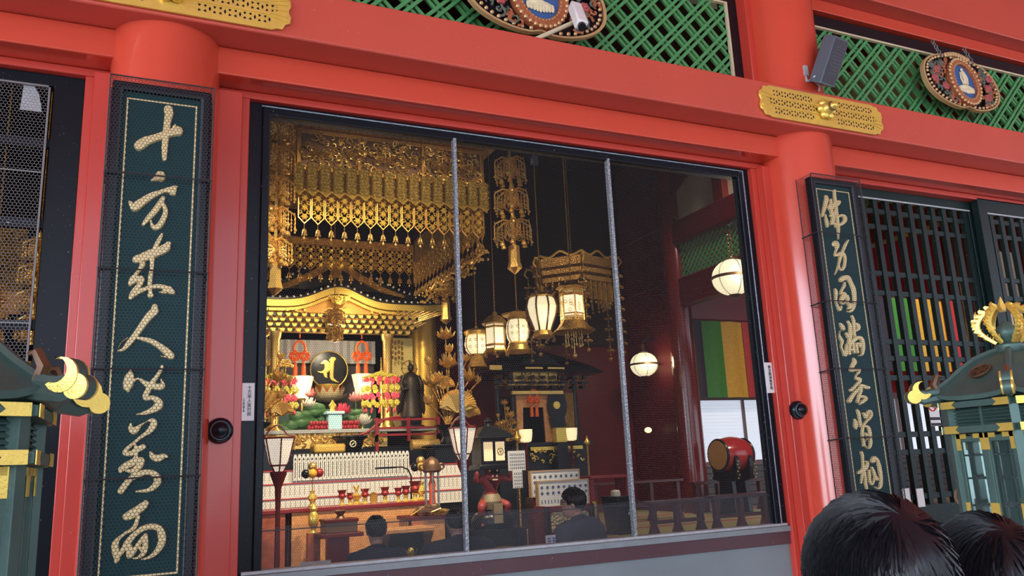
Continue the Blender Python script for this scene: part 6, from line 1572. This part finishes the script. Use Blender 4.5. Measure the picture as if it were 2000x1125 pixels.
tag(obj('spray_table', MB().bx(c.x-.2, c.x+.2, 5.75, 6.05, .74, c.z-.22), M['black']), 'black table beneath the small gilt lotus spray', 'table')
for px, pz in ((1147, 868), (1010, 860)):
    c = at(px, pz, 5.7); t = thing('gilt_post', 'thin post with gilt finial %s the side altar' % ('right of' if px > 1100 else 'left before'), 'post', (c.x, 5.7, .74), 'thin gilt tipped posts')
    obj('shaft', MB().cyl((c.x, 5.7, .74), (c.x, 5.7, c.z), .014, n=8), M['goldd'], t); obj('finial', MB().lathe([(.03, 0), (.045, .03), (.03, .06), (.012, .09), (.004, .13)], c, 10), M['goldb'], t)
# ================================================================ HANGING LANTERNS
def hang_lantern(label, kind, px, py, Y, s):
    c = at(px, py, Y); t = thing('hanging_lantern', label, 'lantern', c, 'row of lit hanging lanterns')
    L = lambda pr, nm, m, n=16, sm=35: obj(nm, MB().lathe([(r*s, z*s) for r, z in pr], (0, 0, 0), n), m, t, w=False, sm=sm)
    body = mat('lamp_paper_lit', (1, .84, .55), .6, emit=(1, .84, .50), es=.85, var=.10, scale=30)
    f = MB(); gm = M['gold']
    if kind == 'round':
        L([(.30, -.42), (.45, -.25), (.50, 0), (.45, .28), (.40, .34)], 'lamp_paper', body, 12)
        L([(.40, .33), (.48, .36), (.52, .50), (.42, .58), (.1, .62), (.03, .75)], 'cap', gm); L([(.42, -.95), (.40, -.90), (.30, -.72), (.26, -.5), (.30, -.42)], 'foot', M['goldd'])
        prof = [(.30, -.42), (.45, -.25), (.50, 0), (.45, .28), (.40, .34)]
    elif kind == 'hex':
        L([(.42, -.5), (.42, .5)], 'lamp_paper', body, 6, 10)
        L([(.46, .5), (.62, .54), (.50, .68), (.30, .86), (.12, .92), (.1, 1.02), (.03, 1.1)], 'cap', M['goldd'], 6, 10); L([(.46, -.66), (.5, -.6), (.46, -.5)], 'base', gm, 6, 10)
        prof = [(.44, -.5), (.44, .5)]
        for k in range(6): f.tube([(.46*s*math.cos(k*PI/3), .46*s*math.sin(k*PI/3), -.62*s), (.54*s*math.cos(k*PI/3), .54*s*math.sin(k*PI/3), -.72*s), (.5*s*math.cos(k*PI/3), .5*s*math.sin(k*PI/3), -.82*s)], [.05*s, .06*s, .05*s], 6)
        for z in (-.36, .40):
            for k in range(6): f.tube([(.44*s*math.cos(k*PI/3), .44*s*math.sin(k*PI/3), z*s), (.44*s*math.cos(k*PI/3+PI/3), .44*s*math.sin(k*PI/3+PI/3), z*s)], .05*s, 4)
    elif kind == 'barrel':
        L([(.36, -.48), (.46, -.3), (.50, 0), (.46, .3), (.38, .46)], 'lamp_paper', body, 12)
        L([(.40, .45), (.42, .56), (.62, .66), (.66, .72), (.3, .80), (.04, .92)], 'cap', M['goldd']); L([(.40, -.95), (.50, -.85), (.44, -.68), (.40, -.62), (.42, -.55), (.36, -.48)], 'foot', gm)
        prof = [(.37, -.48), (.47, -.3), (.51, 0), (.47, .3), (.39, .46)]
    else:
        L([(.30, -.62), (.34, -.5), (.50, -.1), (.56, .2), (.50, .46), (.44, .54)], 'lamp_paper', body, 8, 20)
        L([(.44, .54), (.48, .60), (.40, .70), (.1, .72), (.04, .95)], 'cap', gm, 8); L([(.36, -.86), (.40, -.80), (.34, -.70), (.30, -.62)], 'base', gm, 8)
        prof = [(.31, -.62), (.35, -.5), (.51, -.1), (.57, .2), (.51, .46), (.45, .54)]
        for k in range(8):
            a = k*PI/4; f.tube([(.40*s*math.cos(a), .40*s*math.sin(a), .6*s), (.52*s*math.cos(a), .52*s*math.sin(a), .72*s), (.46*s*math.cos(a), .46*s*math.sin(a), .86*s)], [.05*s, .06*s, .02*s], 5)
            f.ell((.42*s*math.cos(a), .42*s*math.sin(a), -.98*s), .06*s, 7, 5).tube([(.4*s*math.cos(a), .4*s*math.sin(a), -.8*s), (.42*s*math.cos(a), .42*s*math.sin(a), -1.0*s)], .014*s, 4)
            f.ell((.2*s*math.cos(a), .2*s*math.sin(a), -1.25*s), .05*s, 6, 4)
    n = 6 if kind in ('hex',) else (8 if kind == 'tall' else 6)
    for k in range(n):
        a = 2*PI*k/n+(0 if kind in ('hex', 'tall') else .2); f.tube([(r*1.01*s*math.cos(a), r*1.01*s*math.sin(a), z*s) for r, z in prof], .022*s if kind != 'tall' else .035*s, 5)
    if kind in ('round', 'barrel'):
        rs = random.Random(3)
        for k in range(12):
            a = 2*PI*k/12+.1
            for z in (-.15, .12): f.torus((0, 0, 0), .05*s, .010*s, 'x', 8, 4); f.tf(lambda v: Vector((.49*s*math.cos(a)-v.y*math.sin(a), .49*s*math.sin(a)+v.y*math.cos(a), z*s+v.z)), len(f.v)-32)
    obj('frame', f, M['goldd'] if kind != 'tall' else M['brown'], t, w=False)
    obj('chain', MB().cyl((0, 0, .7*s), (0, 0, 7.1-c.z), .008, n=5), M['goldd'], t, w=False)
    lamp('lantern_bulb', 'POINT', (c.x, c.y-.62*s-.05, c.z-.1), 1.6, (1, .76, .42), .08)
    return t
hang_lantern('round lit hanging lantern, smallest and leftmost of the row', 'round', 931, 672, 6.0, .365)
hang_lantern('hexagonal lit hanging lantern with peaked cap, second in the row', 'hex', 968, 658, 5.3, .335)
hang_lantern('barrel lit hanging lantern with wide brim, third in the row', 'barrel', 1011, 646, 4.65, .315)
hang_lantern('large tapering lit hanging lantern, brightest of the row', 'tall', 1058, 612, 4.0, .36)
# fifth: openwork hexagonal lantern with skirt
c = at(1117, 596, 3.55)
t = thing('hanging_lantern', 'openwork hexagonal lit lantern with flared skirt, rightmost of row', 'lantern', c, 'row of lit hanging lanterns')
hx = lambda r, z, a0=.3: [(r*math.cos(a0+k*PI/3), r*math.sin(a0+k*PI/3), z) for k in range(6)]
obj('lamp_paper', MB().loft([hx(.135, -.12), hx(.135, .12)]), mat('lamp_paper_lit2', (1, .86, .6), .6, emit=(1, .85, .55), es=.95, var=.1), t, w=False, sm=10)
f = MB(); rs = random.Random(6)
for k in range(6):
    p, q = Vector(hx(.145, 0)[k]), Vector(hx(.145, 0)[(k+1) % 6])
    f.cyl(p+Vector((0, 0, -.2)), p+Vector((0, 0, .2)), .010, n=6)
    for z in (-.2, -.115, .115, .2): f.cyl(p+Vector((0, 0, z)), q+Vector((0, 0, z)), .008, n=5)
    for i in range(9):
        u = rs.uniform(.1, .9); z = rs.choice([rs.uniform(-.19, -.12), rs.uniform(.12, .19), rs.uniform(-.11, .11)]); o = p.lerp(q, u)+Vector((0, 0, z)); d = (q-p).normalized()
        f.tube([o+d*.02*math.cos(a)+Vector((0, 0, .02*math.sin(a))) for a in [m*PI/4 for m in range(8)]], .004, 4, True)
    for zz in (-.16, .16): f.bar(p.lerp(q, .1)+Vector((0, 0, zz)), p.lerp(q, .9)+Vector((0, 0, zz)), .012, .03)
obj('openwork_frame', f, M['gold'], t, w=False)
obj('skirt', MB().loft([hx(.15, -.20), hx(.20, -.27), hx(.28, -.33), hx(.27, -.34), hx(.14, -.22)]), M['goldd'], t, w=False, sm=10)
obj('cap', MB().loft([hx(.16, .2), hx(.2, .22), hx(.12, .26), hx(.04, .3)]), M['goldd'], t, w=False, sm=10)
b = MB()
for k in range(6):
    x, y, _z = hx(.1, 0)[k]; b.cyl((x, y, -.3), (x, y, -.48), .004, n=4).ell((x, y, -.40), .02, 6, 4).ell((x, y, -.5), .02, 6, 5)
b.cyl((0, 0, -.3), (0, 0, -.6), .005, n=4).ell((0, 0, -.62), .03, 8, 6)
obj('hanging_beads', b, M['gold'], t, w=False)
obj('chain', MB().cyl((0, 0, .28), (0, 0, 7.1-c.z), .008, n=5), M['goldd'], t, w=False)
lamp('lantern_bulb', 'POINT', (c.x, c.y-.3, c.z-.1), 1.6, (1, .76, .42), .08)
# hexagonal canopy behind it
c = at(1118, 545, 5.6)
t = thing('hexagonal_canopy', 'dark hexagonal openwork canopy hanging behind the rightmost lantern', 'canopy', c, 'hanging canopies')
H6 = lambda r, z: [(r*math.cos(.25+k*PI/3), r*math.sin(.25+k*PI/3), z) for k in range(6)]
obj('roof_band', MB().loft([H6(.62, .10), H6(.66, .22), H6(.60, .24), H6(.2, .34)]), M['goldd'], t, w=False, sm=10)
cr = MB()
for k in range(6):
    p, q = Vector(H6(.66, .22)[k]), Vector(H6(.66, .22)[(k+1) % 6])
    cr.tube(curve([tuple(p+Vector((0, 0, .06))), tuple(p.lerp(q, .25)+Vector((0, 0, .01))), tuple(p.lerp(q, .5)+Vector((0, 0, .09))), tuple(p.lerp(q, .75)+Vector((0, 0, .01))), tuple(q+Vector((0, 0, .06)))], 4), .018, 5)
    cr.tube([p, p*1.12+Vector((0, 0, .0)), p*1.18+Vector((0, 0, -.1)), p*1.1+Vector((0, 0, -.14))], [.02, .018, .014, .01], 5)
obj('cresting', cr, M['gold'], t, w=False)
bd = MB(); rs = random.Random(12)
for z0, r in ((.02, .60), (-.10, .60)):
    for k in range(6): bd.bar(H6(r, z0)[k], H6(r, z0)[(k+1) % 6], .03, .07)
for k in range(6):
    p, q = Vector(H6(.6, 0)[k]), Vector(H6(.6, 0)[(k+1) % 6])
    for i in range(6):
        o = p.lerp(q, (i+.5)/6); bd.bar(o+Vector((0, 0, -.15)), o+Vector((0, 0, -.42)), .06, .02, (q-p).normalized()).ell(o+Vector((0, 0, -.46)), .02, 6, 4)
obj('hanging_bands', bd, M['goldd'], t, w=False)
for k in range(6):
    jb = MB(); x, y, _ = H6(.72, 0)[k]
    jb.cyl((x, y, .1), (x, y, -1.15), .006, n=4)
    for i in range(7):
        z = -.05-i*.17
        for m in range(4): jb.ell((x+.045*math.cos(m*1.57), y+.045*math.sin(m*1.57), z), (.03, .03, .02), 6, 4)
        jb.ell((x, y, z+.05), .018, 6, 4)
    jb.ell((x, y, -1.2), .03, 8, 6)
    obj('jewel_string', jb, M['goldd'], t, w=False)
obj('suspension_rod', MB().cyl((0, 0, .3), (0, 0, 7.1-c.z), .01, n=6), M['goldd'], t, w=False)
# globe lamps
def globe(px, py, Y, r, label, up):
    c = at(px, py, Y); t = thing('globe_lamp', label, 'lamp', c, 'lit globe lamps with metal bands')
    obj('globe', MB().lathe([(.05*r, -.86*r)]+[(r*math.cos(a), .88*r*math.sin(a)) for a in [(-80+i*10)*PI/180 for i in range(17)]]+[(.05*r, .87*r)], (0, 0, 0), 24), M['globe'], t, w=False)
    b = MB()
    for k in range(6):
        a = k*PI/3+.2; b.tube([(1.012*r*math.cos(u)*math.cos(a), 1.012*r*math.cos(u)*math.sin(a), .9*r*math.sin(u)) for u in [(-85+i*17)*PI/180 for i in range(11)]], .018*r, 4)
    b.lathe([(1.02*r, -.07*r), (1.045*r, -.06*r), (1.045*r, .06*r), (1.02*r, .07*r)], (0, 0, 0), 28)
    b.lathe([(.3*r, .84*r), (.32*r, .92*r), (.12*r, .98*r), (.04*r, 1.1*r)], (0, 0, 0), 14).lathe([(.06*r, -1.0*r), (.2*r, -.95*r), (.3*r, -.84*r)], (0, 0, 0), 14)
    obj('metal_bands', b, M['brown'], t, w=False)
    ch = MB()
    for k in range(int((up)/.05)): ch.torus((0, 0, 1.1*r+.025+k*.05), .03, .007, 'x' if k % 2 else 'y', 8, 4)
    obj('chain', ch, M['brown'], t, w=False)
    obj('bracket', MB().tube([(0, 0, 1.1*r+up), (.08, 0, 1.1*r+up+.06), (2.06 if px > 1300 else .24, 0, 1.1*r+up+.06)], .018, 6), M['black'], t, w=False)
    lamp('globe_bulb', 'POINT', (c.x-.1, c.y-r-.12, c.z), 8, (1, .80, .5), .1)
globe(1432, 542, 2.3, .245, 'large lit globe lamp cut by the right window frame', .35)
globe(1258, 712, 7.0, .245, 'smaller looking lit globe lamp before the red wall', .12)
# ================================================================ BANNERS
def brocade(name, col): return mat(name, col, .6, var=.38, scale=38, bump=.15, bscale=40)
BC = [('purple_strip', brocade('purple_brocade', (.035, .022, .05))), ('green_strip', brocade('green_brocade', (.045, .26, .03))), ('yellow_strip', brocade('yellow_brocade', (.75, .40, .03))), ('red_strip', brocade('red_brocade', (.50, .02, .02)))]
BC.append(('white_strip', brocade('white_brocade', (.50, .42, .30))))
def banner(label, xs_, Y, zt, zb, slope=0, dy=0):
    t = thing('five_colour_banner', label, 'banner', (xs_[0], Y, zb), 'five colour temple banners')
    for k in range(len(xs_)-1):
        a, b2 = xs_[k], xs_[k+1]; n = 8; fr, bk = [], []
        for i in range(n+1):
            x = a+(b2-a)*i/n; u = (x-xs_[0]); y = Y+.025*math.sin(i*.8+k)+dy*u; fr.append((x, y)); bk.append((x, y+.012))
        t_ = zt+slope*(a-xs_[0])
        obj(BC[k][0], MB().prism(fr+bk[::-1], zb, t_, 'z'), BC[k][1], t)
    obj('rod', MB().cyl((xs_[0]-.1, Y+.02, zt+.02), (xs_[-1]+.1, Y+.02+dy*(xs_[-1]-xs_[0]), zt+.02+slope*(xs_[-1]-xs_[0])), .02, n=8), M['darkred'], t)
B1 = [at(px, 700, 6.5).x for px in (1339, 1376, 1416, 1456, 1488, 1530)]
banner('five coloured brocade banner above the shoji at right', B1, 6.5, at(1410, 628, 6.5).z, at(1425, 776, 6.5).z)
B2 = [at(px, 650, 3.0).x for px in (1690, 1735, 1790, 1850, 1925, 1998)]
banner('five coloured brocade banner behind the black lattice door', B2, 3.0, at(1800, 585, 3.0).z, at(1800, 725, 3.0).z)
B3 = [at(px, 650, 4.2).x for px in (1935, 2010, 2060)]
t = thing('plain_banner', 'plain beige cloth strip behind the far lattice door leaf', 'banner', (B3[0], 4.2, 2))
obj('cloth', MB().bx(B3[0], B3[1], 4.2, 4.22, 2.6, 5.0), BC[4][1], t); obj('rod', MB().cyl((B3[0]-.1, 4.21, 5.02), (B3[1]+.1, 4.21, 5.02), .02, n=8), M['darkred'], t)
# ================================================================ DRUM
c = at(1428, 888, 5.3)
dr = thing('taiko_drum', 'red barrel drum with tan skin lying on a black stand', 'drum', c, None, .03)
R = .255; Ls = .265
pr = [(R*.86, -Ls), (R*.93, -Ls*.8), (R*1.04, -Ls*.4), (R*1.08, 0), (R*1.04, Ls*.4), (R*.93, Ls*.8), (R*.86, Ls)]
obj('barrel', MB().lathe(pr, (0, 0, 0), 32, 'x'), mat('red_drum_lacquer', (.36, .02, .022), .22, coat=.4), dr, w=False)
for s in (-1, 1):
    obj('drum_skin', MB().lathe([(R*.02, s*(Ls+.012)), (R*.84, s*(Ls+.008)), (R*.88, s*Ls)][::s], (0, 0, 0), 32, 'x'), mat('tan_hide', (.42, .20, .06), .6), dr, w=False)
    obj('black_rim', MB().torus((s*(Ls-.015), 0, 0), R*.9, .022, 'x', 32, 6), M['black'], dr, w=False)
st = thing('drum_stand', 'black cloud carved stand with gilt studs under the red drum', 'stand', (c.x, c.y, .74), None, .03)
sb = MB(); zt = c.z-.74
for s in (-.13, .13):
    sb.prism([(-.26, zt-.02), (-.17, zt-.17), (0, zt-.245), (.17, zt-.17), (.26, zt-.02), (.30, zt-.14), (.26, zt-.30), (.30, zt-.36), (.14, zt-.40), (.18, .04), (.26, 0), (-.26, 0), (-.18, .04), (-.14, zt-.40), (-.30, zt-.36), (-.26, zt-.30), (-.30, zt-.14)], s-.035, s+.035, 'x')
sb.bx(-.13, .13, -.04, .04, .1, .16)
obj('cradle', sb, M['black'], st, w=False)
gs = MB()
for s in (-.17, .17):
    for k in range(6):
        gs.ell((s, -.34+.03*(k % 2), zt-.10-.05*k), .012, 6, 4); gs.ell((s, .34-.03*(k % 2), zt-.10-.05*k), .012, 6, 4)
each('gilt_stud', gs, M['goldb'], st, w=False)
# ================================================================ RED RAILS AND BENCHES on the tatami
def rail_bench(label, px0, px1, py, Y, h, legs):
    a, b2 = at(px0, py, Y), at(px1, py, Y); z = a.z; zf = .74 if Y > 2.6 else FZ
    t = thing('low_rail_bench', label, 'bench', ((a.x+b2.x)/2, Y, zf), 'low red lacquer rail benches')
    obj('top_rail', MB().bx(a.x, b2.x, Y-.08, Y+.08, z-.045, z), M['maroonl'], t, .008)
    obj('lower_rail', MB().bx(a.x+.04, b2.x-.04, Y-.03, Y+.03, zf+(z-zf)*.35, zf+(z-zf)*.35+.04), M['maroonl'], t, .005)
    for k in range(legs):
        x = a.x+.08+(b2.x-a.x-.16)*k/(legs-1)
        obj('leg', MB().prism([(x-.03, z-.04), (x+.03, z-.04), (x+.025, zf+.12), (x+.06, zf+.04), (x+.07, zf), (x-.07, zf), (x-.06, zf+.04), (x-.025, zf+.12)], Y-.04, Y+.04), M['maroonl'], t, .004)
M['maroonl'] = mat('maroon_lacquer', (.075, .010, .012), .35, coat=.2)
rail_bench('low red rail bench before the drum at the right window edge', 1385, 1500, 968, 3.2, .3, 3)
rail_bench('low red rail bench in the middle of the tatami, left of the drum', 1262, 1376, 980, 3.2, .3, 3)
rail_bench('long red railing at the foot of the red wall', 1150, 1330, 944, 5.4, .3, 4)
rail_bench('red railing along the tatami behind the drum', 1350, 1490, 942, 5.95, .3, 4)
# black box with manji and candle
c = at(1208, 986, 3.9)
t = thing('black_offering_box', 'black box with a white manji mark on the tatami', 'box', (c.x, 3.9, .74))
zt = at(1212, 968, 3.9).z
obj('box_body', MB().loft([[(c.x-.105, 3.75, .76), (c.x+.105, 3.75, .76), (c.x+.105, 4.05, .76), (c.x-.105, 4.05, .76)], [(c.x-.13, 3.70, zt), (c.x+.13, 3.70, zt), (c.x+.13, 4.1, zt), (c.x-.13, 4.1, zt)]]).bx(c.x-.11, c.x+.11, 3.73, 4.07, .74, .77), M['black'], t, .006)
k = .030; cz = (zt+.74)/2+.03; cr = MB()
for u0, v0, u1, v1 in ((0, -1, 0, 1), (-1, 0, 1, 0), (0, 1, -1, 1), (0, -1, 1, -1), (-1, 0, -1, -1), (1, 0, 1, 1)):
    cr.bar((c.x+.06+u0*k, 3.722, cz+v0*k), (c.x+.06+u1*k, 3.722, cz+v1*k), .013, .006, (0, 1, 0))
obj('manji_mark', cr, M['paper'], t)
cc = at(1198, 964, 3.95)
tag(obj('white_candle', MB().lathe([(.06, zt), (.06, zt+.05), (.045, zt+.07), (.01, zt+.075)], (cc.x, 3.9, 0), 14), mat('wax', (.75, .70, .55), .5)), 'stubby white candle on the black manji box', 'candle')
# dark red cabinet behind the boards
a, b2 = at(1150, 930, 4.6), at(1235, 985, 4.6)
t = thing('red_low_table', 'dark red low table right of the blue star boards', 'table', ((a.x+b2.x)/2, 4.7, .74))
obj('table_top', MB().bx(a.x, b2.x, 4.55, 4.95, a.z-.04, a.z), M['crimson'], t, .006)
for s in (0, 1):
    x = a.x+.04 if s == 0 else b2.x-.04; obj('leg', MB().bx(x-.03, x+.03, 4.6, 4.9, .74, a.z-.04), M['crimson'], t, .004)
# glowing ball and arm added for a soft reflection on the red wall
c = at(1266, 840, 7.1)
t = thing('wall_lamp', 'small warm wall lamp low on the red wall', 'lamp', c)
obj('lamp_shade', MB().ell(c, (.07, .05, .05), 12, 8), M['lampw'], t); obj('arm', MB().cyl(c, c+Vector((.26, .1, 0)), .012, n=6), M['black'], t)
# ================================================================ LEFT BAY (behind netting)
p = at(78, 470, 3.2)
jewel_string('gold jewelled string hanging inside the left netted window', p.x, 3.2, [at(78, y, 3.2).z for y in (470, 520, 570, 620, 680)], (.26, .3, .3, .26), False)
p = at(8, 560, 3.4)
jewel_string('second gold jewelled string near the left edge of the picture', p.x-.1, 3.5, [at(20, y, 3.5).z for y in (560, 600, 640, 680)], (.26, .26, .22), False)
c = at(18, 525, 4.2)
t = thing('carved_gold_board', 'carved gold board with orange cloth seen through the left netting', 'ornament', (c.x-.3, 4.2, c.z-.5))
b = MB().bx(c.x-1.0, c.x+.13, 4.2, 4.26, c.z-.22, c.z+.42); scrolls(b, c.x-.9, c.x+.1, c.z-.2, c.z+.4, 4.2, 120, .06, .014, random.Random(2)); obj('carving', b, M['goldd'], t)
obj('cloth', MB().bx(c.x-1.0, c.x+.13, 4.22, 4.28, c.z-.45, c.z-.22), M['brocade'], t)
obj('hanger', MB().cyl((c.x-.5, 4.23, c.z+.4), (c.x-.5, 4.23, 7.1), .01, n=5), M['goldd'], t)
c = at(62, 722, 3.0)
t = thing('gilt_bowl', 'large gilt bowl seen low through the left netting', 'bowl', (c.x, 3.0, FZ))
obj('bowl_body', MB().lathe([(.12, c.z-.18), (.28, c.z-.1), (.34, c.z), (.35, c.z+.03), (.3, c.z+.01)], (c.x-.1, 3.0, 0), 28), M['goldb'], t); obj('stand', MB().lathe([(.25, FZ), (.2, FZ+.1), (.08, FZ+.3), (.08, c.z-.25), (.14, c.z-.18)], (c.x-.1, 3.0, 0), 14), M['black'], t)
lamp('ceiling_spot', 'SPOT', (-.6, 1.4, 6.4), 70, (1, .74, .42), .12, (-1.0, 4.0, 3.6), 1.2)  # unseen spot added to light the left bay
# ================================================================ finer pieces hang under the part they belong to
SUB = {'oval_beads': 'oval_frame', 'seed_emblem': 'painted_field', 'lotus_base': 'painted_field', 'rim_beads': 'rim', 'openwork': 'plate', 'ribs': 'plate', 'petals': 'plate', 'knob_ring': 'knob', 'calligraphy_character': 'panel', 'gilt_line': 'panel', 'fine_grooves': 'panel', 'shade_frame': 'lamp_shade', 'manji_emblem': 'roof', 'roof_hook': 'roof', 'roof_rib': 'roof', 'corner_scroll': 'roof', 'gilt_scroll_face': 'roof', 'flame_crown': 'finial_base', 'gilt_fitting': 'rail', 'print': 'printed_sheet', 'blue_stars': 'board', 'seed_syllable': 'disc', 'gilt_ring': 'disc', 'white_roof_end': 'roof', 'bargeboard': 'roof', 'tablet_lettering': 'tier_board', 'red_tier_line': 'tier_board', 'manji_crest': 'paper_panel', 'grille_slot': 'grille', 'lens': 'housing', 'ring': 'dome', 'eyes_and_brows': 'head', 'glasses': 'head', 'hair': 'head', 'metal_bands': 'globe', 'black_rim': 'barrel', 'manji_mark': 'box_body', 'scroll_leaves': 'back_panel', 'scrollwork': 'back_panel', 'flower': 'back_panel'}
for top in [o for o in bpy.data.objects if o.parent is None and 'category' in o.keys()]:
    base = {}
    for c in top.children: base.setdefault(c.name.split('.')[0], c)
    for c in list(top.children):
        n = SUB.get(c.name.split('.')[0]); q = base.get(n)
        if q is not None and q is not c and q.location.length < 1e-6 and not c.children: c.parent = q
# ================================================================ text objects become meshes
dg = bpy.context.evaluated_depsgraph_get()
for o in [o for o in bpy.data.objects if o.type == 'FONT']:
    me = bpy.data.meshes.new_from_object(o.evaluated_get(dg)); n = bpy.data.objects.new(o.name+'_', me); nm = o.name
    n.parent = o.parent; n.location = o.location; n.rotation_euler = o.rotation_euler; COL.objects.link(n)
    if not me.materials: me.materials.append(M['ink'])
    bpy.data.objects.remove(o, do_unlink=True); n.name = nm
